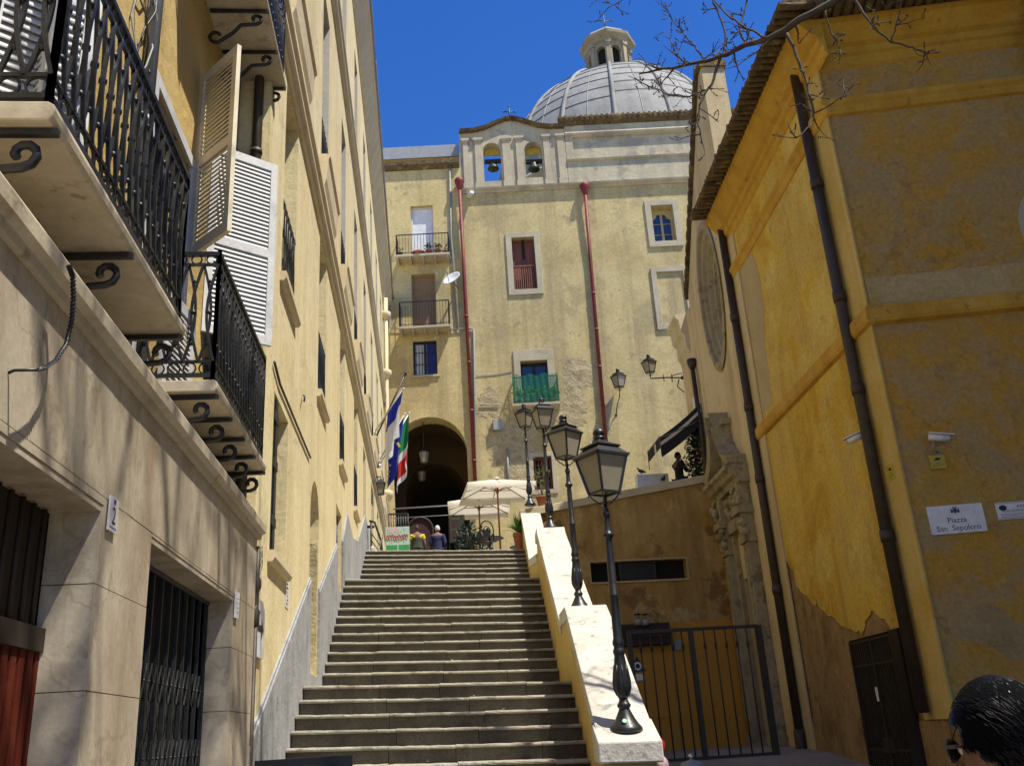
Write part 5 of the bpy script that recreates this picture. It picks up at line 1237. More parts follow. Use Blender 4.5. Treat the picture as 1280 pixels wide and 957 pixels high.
def cctv(F, s, z, d, yaw, label):
    c = F.P(s, z, d); t = thing('security_camera', F.P(s, z - .2, .02), label, 'security camera', 'white cameras on the ochre house')
    Mx = Matrix.Rotation(yaw, 3, 'Z') @ Matrix.Rotation(math.radians(12), 3, 'Y')
    b = MB(); hx = .16
    vs = [c + Mx @ Vector((x * hx, math.cos(a) * .055, math.sin(a) * .055)) for x in (-1, 1) for a in [q * PI / 6 for q in range(12)]]
    b.add(vs, [(i, (i + 1) % 12, 12 + (i + 1) % 12, 12 + i) for i in range(12)] + [tuple(range(12)), tuple(range(12, 24))], 0, True)
    b.obox(c + Mx @ Vector((.03, 0, .062)), hx + .03, .066, .008, 0, 0, Mx); b.obox(c + Mx @ Vector((hx + .004, 0, 0)), .006, .04, .04, 0, 1, Mx)
    b.build('camera_body', [M['white2'], M['black']], t)
    b = MB(); b.tube([c + Mx @ Vector((-.08, 0, -.05)), c + Mx @ Vector((-.09, 0, -.17)), F.P(s, z - .2, .01)], .018, 8); b.lathe([(.05, -.02), (.05, .02)], F.P(s, z - .2, .02), 12, M=Matrix.Rotation(PI / 2, 3, 'X')); b.build('camera_bracket', M['grey'], t)
s, z = FF.px(1174, 547, .22); cctv(FF, s, z, .22, -.35, 'white security camera above the yellow sign on the brown front wall')
s, z = FR.px(1072, 547, .22); cctv(FR, s, z, .24, 2.4, 'white security camera half hidden behind the dark drainpipe')

# ================================================================== church front with oval window and carved portal
ch = thing('church', (9, 23, 0), 'pale church front with a tall oval window, carved portal and high gable', 'church')
FC = Frame(FR.P(0, 0, -.03), FR.u, FR.n)
c0, c1 = SE + .06, 11.55; ZS = 10.0
b = MB(); b.wall(FC, c0, c1, -.1, ZS, [(8.95, 9.95, .3, 5.0, False, .4)], .4)
oc = (9.08, 12.85); ea, eb = 1.06, 2.22
outer = [(c1, ZS), (c1, 14.0), (7.28, 18.95), (6.92, 18.95), (6.92, 14.3), (c0, 14.3), (c0, ZS)]
angs = sorted(set([2 * PI * i / 60 for i in range(60)] + [math.atan2(z - oc[1], s - oc[0]) % (2 * PI) for s, z in outer]))
def hit(a):
    dx, dz = math.cos(a), math.sin(a); best = None
    for (p, q) in zip(outer, outer[1:] + outer[:1]):
        ex, ez = q[0] - p[0], q[1] - p[1]; det = dx * -ez + ex * dz
        if abs(det) < 1e-9: continue
        rx, rz = p[0] - oc[0], p[1] - oc[1]; t = (rx * -ez + ex * rz) / det; u = (dx * rz - dz * rx) / det
        if t > 0 and -1e-6 <= u <= 1 + 1e-6 and (best is None or t > best): best = t
    return (oc[0] + dx * best, oc[1] + dz * best)
def el(a, k):
    dx, dz = math.cos(a), math.sin(a); r = 1 / math.sqrt((dx / ea) ** 2 + (dz / eb) ** 2); return (oc[0] + dx * r * k, oc[1] + dz * r * k)
for a, a2 in zip(angs, angs[1:] + angs[:1]):
    p, q, r, s = hit(a), hit(a2), el(a2, 1), el(a, 1); b.add([FC.P(*p), FC.P(*q), FC.P(*r), FC.P(*s)], [(0, 1, 2, 3)])
TH = .65
full = [(c0, -.1), (c1, -.1), (c1, 14.0), (7.28, 18.95), (6.92, 18.95), (6.92, 14.3), (c0, 14.3)]
for p, q in zip(full, full[1:] + full[:1]): b.add([FC.P(*p), FC.P(*q), FC.P(q[0], q[1], -TH), FC.P(p[0], p[1], -TH)], [(0, 1, 2, 3)])
b.add([FC.P(s, z, -TH) for s, z in full], [tuple(range(len(full)))])
b.fb(FC, c0 + .1, c1 - .02, -.1, 11.5, -8, -TH - .002)
b.build('facade', M['church'], ch)
b = MB(); rings = [(1.0, 0), (1.04, .05), (.98, .09), (.92, .07), (.90, -.03), (.84, -.05), (.80, -.16), (.74, -.17), (.68, -.30), (.62, -.31), (.58, -.42)]
N = 60
for (k0_, d0), (k1_, d1) in zip(rings[:-1], rings[1:]):
    for i in range(N):
        a, a2 = 2 * PI * i / N, 2 * PI * (i + 1) / N
        b.add([FC.P(*el(a, k0_), d0), FC.P(*el(a2, k0_), d0), FC.P(*el(a2, k1_), d1), FC.P(*el(a, k1_), d1)], [(0, 1, 2, 3)], 0, False)
b.build('oval_window', M['portal'], ch)
b = MB(); b.add([FC.P(*el(2 * PI * i / N, .6), -.42) for i in range(N)], [tuple(range(N))]); b.build('pane', M['glass'], ch)
b = MB(); L0, L1 = Vector((c1 + .1, 0, 13.93)), Vector((7.22, 0, 19.05))
n = 34
for i in range(n):
    t = i / n; t2 = (i + 1.15) / n; p = L0.lerp(L1, t); q = L0.lerp(L1, t2); k = .02 * (i % 2)
    b.hexa([FC.P(p.x, p.z, -TH - .06), FC.P(q.x, q.z + .03, -TH - .06), FC.P(q.x, q.z + .03, .09 + k), FC.P(p.x, p.z, .09 + k), FC.P(p.x, p.z + .14, -TH - .06), FC.P(q.x, q.z + .17, -TH - .06), FC.P(q.x, q.z + .17, .11 + k), FC.P(p.x, p.z + .14, .11 + k)])
b.fb(FC, 6.86, 7.34, 18.95, 19.15, -TH - .06, .07)
b.build('gable_tiles', M['moss_tile'], ch)
b = MB()
rr = random.Random(8)
def carved(s0, s1, z0, z1, d, n=16):
    for i in range(n):
        b.ball(FC.P(rr.uniform(s0, s1), rr.uniform(z0, z1), d * rr.uniform(.6, 1.0)), rr.uniform(.06, .13), 6)
for s0, s1 in ((8.30, 8.72), (10.18, 10.60)):
    b.fb(FC, s0 - .05, s1 + .05, .2, 1.2, .001, .34); b.fb(FC, s0, s1, 1.2, 5.7, .001, .26); b.fb(FC, s0 + .1, s1 - .1, 1.5, 5.4, .26, .30)
    b.fb(FC, s0 - .06, s1 + .06, 5.7, 5.82, .001, .32); carved(s0, s1, 5.8, 6.4, .34); b.fb(FC, s0 - .02, s1 + .02, 5.82, 6.42, .001, .24); b.fb(FC, s0 - .1, s1 + .1, 6.42, 6.6, .001, .42)
    b.fb(FC, s0 - .04, s1 + .04, 6.6, 7.2, .001, .34); carved(s0, s1, 6.65, 7.15, .42, 10)
b.profile(FC, 8.15, 10.75, [(.001, 7.2), (.30, 7.2), (.34, 7.32), (.44, 7.38), (.5, 7.5), (.58, 7.56), (.58, 7.66), (.001, 7.7)])
b.profile(FC, 8.72, 10.18, [(.001, 6.2), (.2, 6.2), (.22, 6.5), (.16, 6.55), (.16, 7.19), (.001, 7.19)])
carved(8.9, 10.0, 6.6, 7.1, .24, 16)
for sg, cs_ in ((1, 8.2), (-1, 10.7)):
    arc = [(cs_ + sg * (1.05 * math.sin(q * PI / 20)), 7.7 + 1.45 * (1 - math.cos(q * PI / 20)) * .95 + .1 * q / 10) for q in range(11)]
    for p, q in zip(arc[:-1], arc[1:]): b.hexa([FC.P(*p, .001), FC.P(*q, .001), FC.P(*q, .48), FC.P(*p, .48), FC.P(p[0], p[1] + .22, .001), FC.P(q[0], q[1] + .22, .001), FC.P(q[0], q[1] + .22, .54), FC.P(p[0], p[1] + .22, .54)])
b.fb(FC, 9.1, 9.8, 7.72, 9.0, .001, .16); b.fb(FC, 9.2, 9.7, 7.85, 8.85, .16, .22); b.fb(FC, 9.0, 9.9, 9.0, 9.15, .001, .28)
for s0, s1 in ((8.73, 8.94), (9.96, 10.17)): b.fb(FC, s0, s1, .3, 6.19, .001, .12)
b.build('portal', M['portal'], ch)
b = MB(); b.fb(FC, 8.96, 9.94, .3, 4.99, -.39, -.33); o = b.build('church_door', M['darkbrown'], ch)
b = MB(); b.fb(FC, 8.2, 10.7, -.05, .15, .35, .9); b.fb(FC, 8.4, 10.5, .15, .32, .002, .6); b.build('steps', M['granite'], ch)
# small house beyond the church
sh = thing('terrace_house', (10, 26.5, 6), 'narrow yellow house on the terrace beyond the church with a moulded hood', 'building')
FH = Frame((8.48, 25.75, 0), (.03, 1, 0), (-1, .03, 0))
b = MB(); b.wall(FH, 0, 1.75, 6, 13.7, [], .3); b.add([FH.P(1.75, 6), FH.P(1.75, 13.7), FH.P(1.75, 13.7, -4), FH.P(1.75, 6, -4)], [(0, 1, 2, 3)]); b.add([FH.P(0, 6), FH.P(0, 13.7), FH.P(0, 13.7, -4), FH.P(0, 6, -4)], [(0, 1, 2, 3)]); b.add([FH.P(0, 13.7), FH.P(1.75, 13.7), FH.P(1.75, 13.7, -4), FH.P(0, 13.7, -4)], [(0, 1, 2, 3)])
b.build('wall', M['church'], sh)
z0, z1 = FH.px(850, 452, .1)[1], FH.px(852, 395, .1)[1]
b = MB(); b.profile(FH, .5, 1.7, [(.001, z0 - .2), (.05, z0), (.12, z0 + .1), (.12, z0 + .5), (.22, z0 + .6), (.26, z1 - .2), (.36, z1 - .1), (.36, z1), (.001, z1 + .05)]); b.build('hood', M['yellow_trim'], sh)
b = MB(); b.tube([FH.P(.15, 6.5, .12), FH.P(.15, FH.px(866, 452, .12)[1], .12)], .07, 10); b.lathe([(.08, -.2), (.15, 0), (.15, .12)], FH.P(.15, FH.px(866, 452, .12)[1], .12), 10); b.build('drainpipe', M['brownpipe'], sh)
b = MB(); b.fb(FH, .55, .95, 8.2, 11.0, .002, .03, 0); b.fb(FH, .6, .9, 9.6, 9.9, .031, .033, 1); b.fb(FH, .6, .9, 10.3, 10.4, .031, .033, 2)
tag(b.build('hanging_banner', [M['white2'], M['ink'], M['red']], base=FH.P(.75, 8.2, .01)), 'narrow white banner with red and black marks hanging on the terrace house', 'banner')

# ================================================================== terrace wall, cap, vent, painted panel
tw = thing('terrace_wall', (5.6, 25.5, 0), 'stained ochre retaining wall with a sloping pale cap between the stairs and the church', 'wall')
capL, capR = FT.px(657, 637)[1], FT.px(890, 592)[1]; tx0, tx1 = 2.80, 8.42
def capz(x): return capL + (capR - capL) * (x - 2.87) / (8.39 - 2.87)
v0, v1 = 4.60, 7.30; vz0, vz1 = 5.32, 5.86
b = MB(); TT = .32; zlow = capz(tx0) - .30
b.wall(FT, tx0, tx1, -.2, zlow, [(v0, v1, vz0, vz1, False, .3)], .3)
b.add([FT.P(tx0, zlow), FT.P(tx1, zlow), FT.P(tx1, capz(tx1) - .22), FT.P(tx0, capz(tx0) - .22)], [(0, 1, 2, 3)])
b.add([FT.P(tx0, -.2), FT.P(tx0, capz(tx0) - .22), FT.P(tx0, capz(tx0) - .22, -TT), FT.P(tx0, -.2, -TT)], [(0, 1, 2, 3)])
b.add([FT.P(tx0, -.2, -TT), FT.P(tx0, capz(tx0) - .22, -TT), FT.P(tx1, capz(tx1) - .22, -TT), FT.P(tx1, -.2, -TT)], [(0, 1, 2, 3)])
b.build('wall', M['terrace'], tw)
b = MB(); b.hexa([FT.P(tx0 - .06, capz(tx0) - .22, -TT - .06), FT.P(tx1, capz(tx1) - .22, -TT - .06), FT.P(tx1, capz(tx1) - .22, .08), FT.P(tx0 - .06, capz(tx0) - .22, .08), FT.P(tx0 - .06, capz(tx0), -TT - .06), FT.P(tx1, capz(tx1), -TT - .06), FT.P(tx1, capz(tx1), .08), FT.P(tx0 - .06, capz(tx0), .08)]); b.build('cap', M['cap'], tw, bevel=.015)
b = MB(); b.fb(FT, v0 - .01, v1 + .01, vz0 - .01, vz1 + .01, -.31, -.29); v = b.build('vent', M['dark'], tw)
b = MB()
for s0, s1, z0, z1 in ((v0 - .05, v1 + .05, vz1, vz1 + .05), (v0 - .05, v1 + .05, vz0 - .05, vz0), (v0 - .05, v0, vz0, vz1), (v1, v1 + .05, vz0, vz1)): b.fb(FT, s0, s1, z0, z1, .001, .04)
b.build('vent_frame', M['R_patch'], v)
b = MB(); z = vz0 + .02
while z < vz1 - .03: b.fb(FT, 5.45, 6.40, z, z + .03, -.14, -.10); z += .048
for s in (5.43, 6.42): b.fb(FT, s - .02, s + .02, vz0, vz1, -.16, -.06)
b.build('louvre', M['gateiron'], v)
b = MB(); b.fb(FT, 6.62, 8.35, .7, 4.15, .001, .022); b.build('orange_panel', M['panel'], tw)
b = MB(); b.fb(FT, 4.5, 6.58, .7, 3.55, .001, .05)
for s0, s1 in ((4.6, 5.5), (5.56, 6.5)):
    for z0, z1 in ((.9, 1.6), (1.75, 3.45)): b.fb(FT, s0 + .08, s1 - .08, z0, z1, .05, .075)
b.build('orange_door', M['panel'], tw)
b = MB(); z0, z1 = FT.px(800, 806, .3)[1], FT.px(800, 779, .3)[1]; s0, s1 = FT.px(772, 790, .3)[0], FT.px(838, 790, .3)[0]
b.fb(FT, s0, s1, z0, z1, .002, .3)
for k in range(3): b.fb(FT, s0 + .02, s1 - .02, z0 + (z1 - z0) * k / 3, z0 + (z1 - z0) * k / 3 + .04, .3, .33)
b.build('shutter_box', M['darkbrown'], tw)
for i, x in enumerate((797.5, 806.5)):
    s = FT.px(x, 770, .35)[0]; zt, zb = FT.px(x, 757, .35)[1], FT.px(x, 781, .35)[1]; c = FT.P(s, zb, .33)
    t = thing('candle_lamp', c, ('left' if i == 0 else 'right') + ' one of two candle shaped wall lamps above the dark shutter box', 'wall lamp', 'candle lamps above the shutter box')
    b = MB(); b.lathe([(.11, 0), (.11, .14), (.09, .15)], c, 12); b.tube([c + Vector((0, -.02, .07)), FT.P(s, zb + .07, 0)], .03, 6); b.build('lamp_base', M['grey'], t)
    b = MB(); b.lathe([(.04, .15), (.035, (zt - zb) * .85), (.02, (zt - zb) * .95), (.003, zt - zb)], c, 10); b.build('candle', M['lampglass'], t)
    b = MB(); b.lathe([(.04, .26), (.09, .27), (.09, .3), (.04, .31)], c, 10); b.build('drip_ring', M['iron'], t)
s, z = FT.px(797, 832, .08); b = MB()
b.fprism(FT, [(s - .22, z - .14), (s + .22, z - .14), (s, z + .26)], .077, .085, 0); b.lathe([(.11, .09), (.11, .093)], FT.P(s, z, 0) , 16, 1, M=Matrix.Rotation(PI / 2, 3, 'X')); b.lathe([(.06, .094), (.06, .097)], FT.P(s, z, 0), 16, 0, M=Matrix.Rotation(PI / 2, 3, 'X'))
b.fb(FT, s - .15, s + .15, z - .36, z - .2, .077, .083, 1)
tag(b.build('warning_triangle', [M['gateiron'], M['white2']], base=FT.P(s, z, .06)), 'small triangular warning sign on the orange door behind the fence', 'sign')
s, z = FT.px(848, 806, .03); b = MB(); b.fb(FT, s - .12, s + .12, z - .12, z + .12, .023, .1); tag(b.build('switch_box', M['grey'], base=FT.P(s, z, .02)), 'small grey electric box on the orange wall panel', 'electric box')
# pale low wall behind the cap
b = MB(); p0 = onY(797, 607, 27.5); p1 = onY(836, 597, 27.5); b.box((p0.x, 27.5, 6.3), (p1.x, 27.8, p1.z + .15)); tag(b.build('low_white_wall', M['white2'], base=(p0.x, 27.5, 6.3), bevel=.02), 'low white wall on the terrace behind the sloping cap', 'wall')

# ================================================================== iron fence with gate in front of the terrace wall
fe = thing('iron_fence', (5.5, 19.8, .8), 'dark iron bar fence with a gate across the recess by the church', 'fence')
FG = Frame((0, 19.8, 0), (1, .015, 0), (.015, -1, 0))
gx0, gz = FG.px(786, 790); gx1, _ = FG.px(948, 788); gzb = .78
gm = FG.px(863, 790)[0]
b = MB()
for s, w in ((gx0, .045), (gm, .05), (gx1, .06)): b.fb(FG, s - w, s + w, gzb - .2, gz + .02, -w, w)
for z in (gz, gzb + .12): b.fb(FG, gx0, gx1, z - .035, z + .035, -.02, .02)
b.build('fence_frame', M['gateiron'], fe)
xs_ = [FG.px(x, 800)[0] for x in (800, 813.5, 827, 840, 852.5)] + [FG.px(x, 800)[0] for x in (880.5, 894, 907.5, 921, 934)]
for s in xs_:
    b = MB(); b.tube([FG.P(s, gzb + .1, 0), FG.P(s, gz - .03, 0)], .018, 6)
    for dz in (-.32, -.36, -.40): b.ball(FG.P(s, gz + dz, 0), .036, 8, sc=(1, 1, .7))
    b.build('bar', M['gateiron'], fe)
b = MB(); b.box((gx0 - .3, 19.6, .3), (gx1 + .4, 20.0, gzb)); b.build('fence_kerb', M['granite'], fe)
# ================================================================== people
def _eval(o):
    dg = bpy.context.evaluated_depsgraph_get(); dg.update(); e = o.evaluated_get(dg); me = e.to_mesh()
    r = ([v.co.copy() for v in me.vertices], [list(p.vertices) for p in me.polygons]); e.to_mesh_clear(); return r
def skin(verts, edges, root, sub=2):
    names = list(verts); ix = {n: i for i, n in enumerate(names)}
    me = bpy.data.meshes.new('s'); me.from_pydata([verts[n][0] for n in names], [(ix[a], ix[c]) for a, c in edges], [])
    o = bpy.data.objects.new('s', me); COL.objects.link(o)
    o.modifiers.new('k', 'SKIN'); sv = me.skin_vertices[0].data
    for n in names: r = verts[n][1]; sv[ix[n]].radius = r if isinstance(r, tuple) else (r, r); sv[ix[n]].use_root = (n == root)
    md = o.modifiers.new('u', 'SUBSURF'); md.levels = sub; md.render_levels = sub
    r = _eval(o); bpy.data.objects.remove(o); bpy.data.meshes.remove(me); return r
def remesh(vs, fs, vox):
    me = bpy.data.meshes.new('s'); me.from_pydata(vs, [], fs); o = bpy.data.objects.new('s', me); COL.objects.link(o)
    md = o.modifiers.new('r', 'REMESH'); md.mode = 'VOXEL'; md.voxel_size = vox; md.use_smooth_shade = True
    m2 = o.modifiers.new('s', 'SMOOTH'); m2.factor = .5; m2.iterations = 2
    r = _eval(o); bpy.data.objects.remove(o); bpy.data.meshes.remove(me); return r
def head_mesh(c, n=40, kx=1.0):
    b = MB(); b.ball((0, 0, 0), 1.0, n); out = []
    for v in b.v:
        x, y, z = v; fr = max(0, y)
        w = .074 * (1 - .28 * max(0, -z - .15) ** 1.2) * kx
        Y = y * (.098 if y < 0 else .092); Z = z * .118
        if z < -.2 and y > 0: Y += .010 * (-z - .2)
        if z < -.35 and y < 0: Y *= 1 - .55 * (-z - .35)
        X = x * w
        if fr > .3:
            g = math.exp(-(X / .011) ** 2)
            Y += .026 * g * math.exp(-((Z + .022) / .02) ** 2) * fr + .012 * g * math.exp(-((Z - .005) / .02) ** 2) * fr
            Y += .005 * math.exp(-((Z - .026) / .010) ** 2) * math.exp(-(X / .05) ** 2) * fr
            Y -= .009 * math.exp(-((abs(X) - .032) / .014) ** 2) * math.exp(-((Z - .005) / .012) ** 2) * fr
            Y += .007 * math.exp(-(X / .022) ** 2) * math.exp(-((Z + .058) / .008) ** 2) * fr + .009 * math.exp(-(X / .02) ** 2) * math.exp(-((Z + .098) / .014) ** 2) * fr
        out.append(Vector(c) + Vector((X, Y, Z)))
    return out, b.f
def hand(w, d, palm, s=1.0, curl=.5):
    """wrist point w, direction d (fingers), palm normal; returns skinned mesh of palm, four fingers and thumb"""
    w = Vector(w); d = Vector(d).normalized(); pn = Vector(palm); pn = (pn - d * pn.dot(d)).normalized(); sd = d.cross(pn)
    V = {'w': (w, .026 * s), 'p': (w + d * .05 * s, (.038 * s, .017 * s)), 'k': (w + d * .085 * s, (.038 * s, .014 * s))}; E_ = [('w', 'p'), ('p', 'k')]
    for i, (o, L) in enumerate(((-.030, .062), (-.010, .075), (.010, .07), (.029, .055))):
        p0 = w + d * .09 * s + sd * o * s; p1 = p0 + (d * .55 + pn * .25 * curl) * L * s; p2 = p1 + (d * (.45 - .3 * curl) + pn * .45 * curl) * L * s
        V['f%da' % i] = (p0, .0095 * s); V['f%db' % i] = (p1, .009 * s); V['f%dc' % i] = (p2, .0075 * s)
        E_ += [('k', 'f%da' % i), ('f%da' % i, 'f%db' % i), ('f%db' % i, 'f%dc' % i)]
    t0 = w + d * .035 * s - sd * .034 * s; t1 = t0 + (d * .6 - sd * .5 + pn * .3) * .04 * s; t2 = t1 + (d * .9 - sd * .1 + pn * .3 * curl) * .032 * s
    V['t0'] = (t0, .012 * s); V['t1'] = (t1, .0105 * s); V['t2'] = (t2, .008 * s); E_ += [('p', 't0'), ('t0', 't1'), ('t1', 't2')]
    return skin(V, E_, 'w', 1)
def person(loc, head_yaw, body_yaw, h, label, cols, armL, armR, hair='short', sleeves='long', vest=None, sunglasses=False, lean=0.0, bulk=1.0):
    """armX = (elbow, wrist, finger direction) in body coordinates, facing +Y, x to the person's right"""
    s = h / 1.75; t = thing('person', loc, label, 'person'); R = Matrix.Rotation(body_yaw, 3, 'Z'); L0 = Vector(loc)
    J = {'pel': ((0, -.01, .96), (.155, .115)), 'waist': ((0, .0, 1.10), (.14, .10)), 'chest': ((0, -.01 + lean * .5, 1.30), (.165, .115)), 'sh': ((0, -.015 + lean, 1.43), (.12, .08)), 'neck': ((0, .0 + lean * 1.2, 1.50), .055), 'skull': ((0, .015 + lean * 1.4, 1.58), .05)}
    E_ = [('pel', 'waist'), ('waist', 'chest'), ('chest', 'sh'), ('sh', 'neck'), ('neck', 'skull')]
    for sd, sg, arm in (('L', -1, armL), ('R', 1, armR)):
        J['s' + sd] = ((sg * .185, -.015 + lean, 1.40), .062); J['e' + sd] = (arm[0], .045); J['f' + sd] = (tuple((Vector(arm[0]) * .55 + Vector(arm[1]) * .45)), .042); J['w' + sd] = (arm[1], .029)
        J['h' + sd] = ((sg * .095, -.01, .90), (.10, .095)); J['t' + sd] = ((sg * .105, .0, .70), .083); J['k' + sd] = ((sg * .11, .012, .50), .058); J['c' + sd] = ((sg * .115, -.012, .33), .055); J['a' + sd] = ((sg * .12, -.02, .09), .037); J['b' + sd] = ((sg * .125, .05, .045), .04); J['o' + sd] = ((sg * .135, .14, .03), .028)
        E_ += [('sh', 's' + sd), ('s' + sd, 'e' + sd), ('e' + sd, 'f' + sd), ('f' + sd, 'w' + sd), ('pel', 'h' + sd), ('h' + sd, 't' + sd), ('t' + sd, 'k' + sd), ('k' + sd, 'c' + sd), ('c' + sd, 'a' + sd), ('a' + sd, 'b' + sd), ('b' + sd, 'o' + sd)]
    def put(vs): return [L0 + R @ (Vector(v) * s) for v in vs]
    def inf(names, add, edges=None, root='pel', bm=1.0):
        V = {n: (J[n][0], tuple((q + add) * bm for q in (J[n][1] if isinstance(J[n][1], tuple) else (J[n][1],) * 2))) for n in names}
        return skin(V, edges or [e for e in E_ if e[0] in names and e[1] in names], root)
    vs, fs = inf(list(J), 0.0, E_)
    hc = Vector((0, .02 + lean * 1.5, 1.635)); hy = Matrix.Rotation(head_yaw - body_yaw, 3, 'Z')
    hv, hf = head_mesh((0, 0, 0)); hv = [hc + hy @ v for v in hv]
    k = len(vs); vs2 = vs + hv; fs2 = fs + [[i + k for i in f] for f in hf]
    for sg in (-1, 1):
        e = MB(); e.ball((sg * .078, -.008, -.005), .03, 12, sc=(.30, .62, 1.05)); e.ball((sg * .082, .004, -.022), .012, 8); k = len(vs2); vs2 += [hc + hy @ v for v in e.v]; fs2 += [[i + k for i in f] for f in e.f]
    vs2, fs2 = remesh(vs2, fs2, .0095)
    for arm, sg in ((armL, -1), (armR, 1)):
        a, q = hand(arm[1], arm[2], arm[3] if len(arm) > 3 else (-sg, 0, 0), 1.0, .6); k = len(vs2); vs2 = vs2 + a; fs2 = fs2 + [[i + k for i in f] for f in q]
    b = MB(); b.add(put(vs2), fs2, 0, True); b.build('body', M['skin'], t)
    up = ['pel', 'waist', 'chest', 'sh', 'sL', 'sR'] + (['eL', 'eR', 'fL', 'fR'] if sleeves == 'long' else ['eL', 'eR'])
    if sleeves == 'short':
        for sd in 'LR': J['m' + sd] = (tuple(Vector(J['s' + sd][0]) * .45 + Vector(J['e' + sd][0]) * .55), .056)
        ed = [('pel', 'waist'), ('waist', 'chest'), ('chest', 'sh'), ('sh', 'sL'), ('sh', 'sR'), ('sL', 'mL'), ('sR', 'mR')]; up = ['pel', 'waist', 'chest', 'sh', 'sL', 'sR', 'mL', 'mR']
    else: ed = None
    vs, fs = inf(up, .018, ed, 'waist', bulk); b = MB(); b.add(put(vs), fs, 0, True); b.build('shirt', cols['shirt'], t)
    if vest is not None:
        vs, fs = inf(['pel', 'waist', 'chest', 'sh'], .034, None, 'waist', bulk * 1.02); b = MB(); b.add(put(vs), fs, 0, True); b.build('waistcoat', vest, t)
    vs, fs = inf(['pel', 'hL', 'hR', 'tL', 'tR', 'kL', 'kR', 'cL', 'cR', 'aL', 'aR'], .016, None, 'pel'); b = MB(); b.add(put(vs), fs, 0, True); b.build('trousers', cols['trousers'], t)
    for sd in 'LR':
        vs, fs = inf(['a' + sd, 'b' + sd, 'o' + sd], .012, None, 'b' + sd); b = MB(); b.add(put([(x, y, max(.0, z)) for x, y, z in vs]), fs, 0, True); b.build('shoe', M['black'], t)
    # hair: shell over the skull, open at face and neck
    hb = MB(); hv, hf = head_mesh((0, 0, 0), 48); rr = random.Random(4); keep = set()
    def hairline(v):
        ang = math.atan2(v.y, abs(v.x)); lim = .046 if v.y > .03 else (.012 if v.y > -.005 else (-.005 if v.y > -.03 else -.058)); return v.z > lim
    mp = {}; g = .011 if hair != 'thin' else .005
    cov = [hairline(v) for v in hv]
    for f in hf:
        if sum(cov[i] for i in f) >= len(f) - 1:
            q = []
            for i in f:
                if i not in mp:
                    v = hv[i]; lift = g + (.016 if hair == 'slick' and v.z > .03 else 0) * min(1, max(0, (v.z - .02) / .07)) + rr.uniform(-.0012, .0012); mp[i] = len(hb.v); hb.v.append(hc + hy @ (v * (1 + lift / max(.05, v.length))))
                q.append(mp[i])
            hb.f.append(q); hb.m.append(0); hb.sm.append(True)
    hb.v = put(hb.v)
    if hair == 'slick':
        ax = (.0865, .1105, .134); idx = [i for i, q in enumerate(cov) if q]
        for i in range(16000):
            v = hv[rr.choice(idx)]; p = Vector((v.x + rr.uniform(-.006, .006), v.y + rr.uniform(-.006, .006), v.z + rr.uniform(-.006, .006))); topw = min(1, max(0, (v.z - .02) / .05)); L = .020 + .05 * topw * rr.uniform(.6, 1.2); pts = []; off = rr.uniform(-.02, .045) + .05 * topw; w_ = rr.uniform(-.35, .35)
            for q in range(6):
                f = math.sqrt((p.x / ax[0]) ** 2 + (p.y / ax[1]) ** 2 + (p.z / ax[2]) ** 2); p = p * ((1 + off * (1 - .12 * q)) / f); pts.append(p.copy())
                nn = Vector((p.x / ax[0] ** 2, p.y / ax[1] ** 2, p.z / ax[2] ** 2)).normalized(); d = Vector((w_ * (1 - q * .1), -1, -.35 - .6 * (1 - topw))); d = (d - nn * d.dot(nn)).normalized(); p = p + d * L / 5
            hb.tube(put([hc + hy @ q for q in pts]), [.0006] + [.0009] * 4 + [.0002], 3, 1)
    hb.build('hair', [M['hairshell'] if hair == 'slick' else cols['hair'], cols['hair']], t, recalc=False)
    # eyes, brows
    b = MB()
    for sg in (-1, 1):
        c = hc + hy @ Vector((sg * .031, .079, .004)); b.ball(L0 + R @ (c * s), .0115 * s, 10, 0); c2 = hc + hy @ Vector((sg * .031, .0885, .004)); b.ball(L0 + R @ (c2 * s), .0052 * s, 8, 1)
    b.build('eyes', [M['white2'], M['black']], t)
    if sunglasses:
        b = MB(); Mh = R @ hy
        for sg in (-1, 1):
            c = L0 + R @ ((hc + hy @ Vector((sg * .036, .107, .002))) * s); n = 18
            ring = [c + Mh @ Vector((math.cos(2 * PI * i / n) * .031, -.010 * abs(math.cos(2 * PI * i / n)) ** 2 - (.012 * sg * math.cos(2 * PI * i / n)), math.sin(2 * PI * i / n) * .024)) * s for i in range(n)]
            b.prism(ring, Mh @ Vector((0, .004, 0)), 0)
            b.tube([L0 + R @ ((hc + hy @ Vector(p)) * s) for p in ((sg * .066, .094, .010), (sg * .080, .05, .012), (sg * .082, .0, .010), (sg * .081, -.018, -.004))], .0035, 6, 0)
        b.tube([L0 + R @ ((hc + hy @ Vector(p)) * s) for p in ((-.010, .112, .006), (.010, .112, .006))], .004, 6)
        b.build('sunglasses', M['black'], t)
    return t
hang = lambda sg: ((sg * .25, -.03, 1.12), (sg * .255, .06, .88), (0, .15, -1))
front = lambda sg: ((sg * .24, -.02, 1.12), (sg * .14, .20, 1.08), (-sg * .5, 1, .1), (0, 0, -1))
p = onY(521, 656, 29.4); person((p.x, 29.4, 6.22), .15, .05, p.z - 6.22, 'person in a dark green waistcoat over a yellow shirt, seen from behind', dict(shirt=M['yellowcloth'], trousers=M['jeans'], hair=M['hairdark']), hang(-1), hang(1), 'thin', 'short', M['olive'], bulk=1.0)
p = onY(546.5, 656.5, 29.5); person((p.x, 29.5, 6.22), .25, -.05, p.z - 6.22, 'white haired person in a navy pullover, seen from behind', dict(shirt=M['navy'], trousers=M['jeans'], hair=M['hairwhite']), front(-1), hang(1), 'short', 'long', bulk=1.0)
p = onY(846, 565, 26.8); fz = 6.3 + (p.x - 2.76) / 6.24 * 1.45
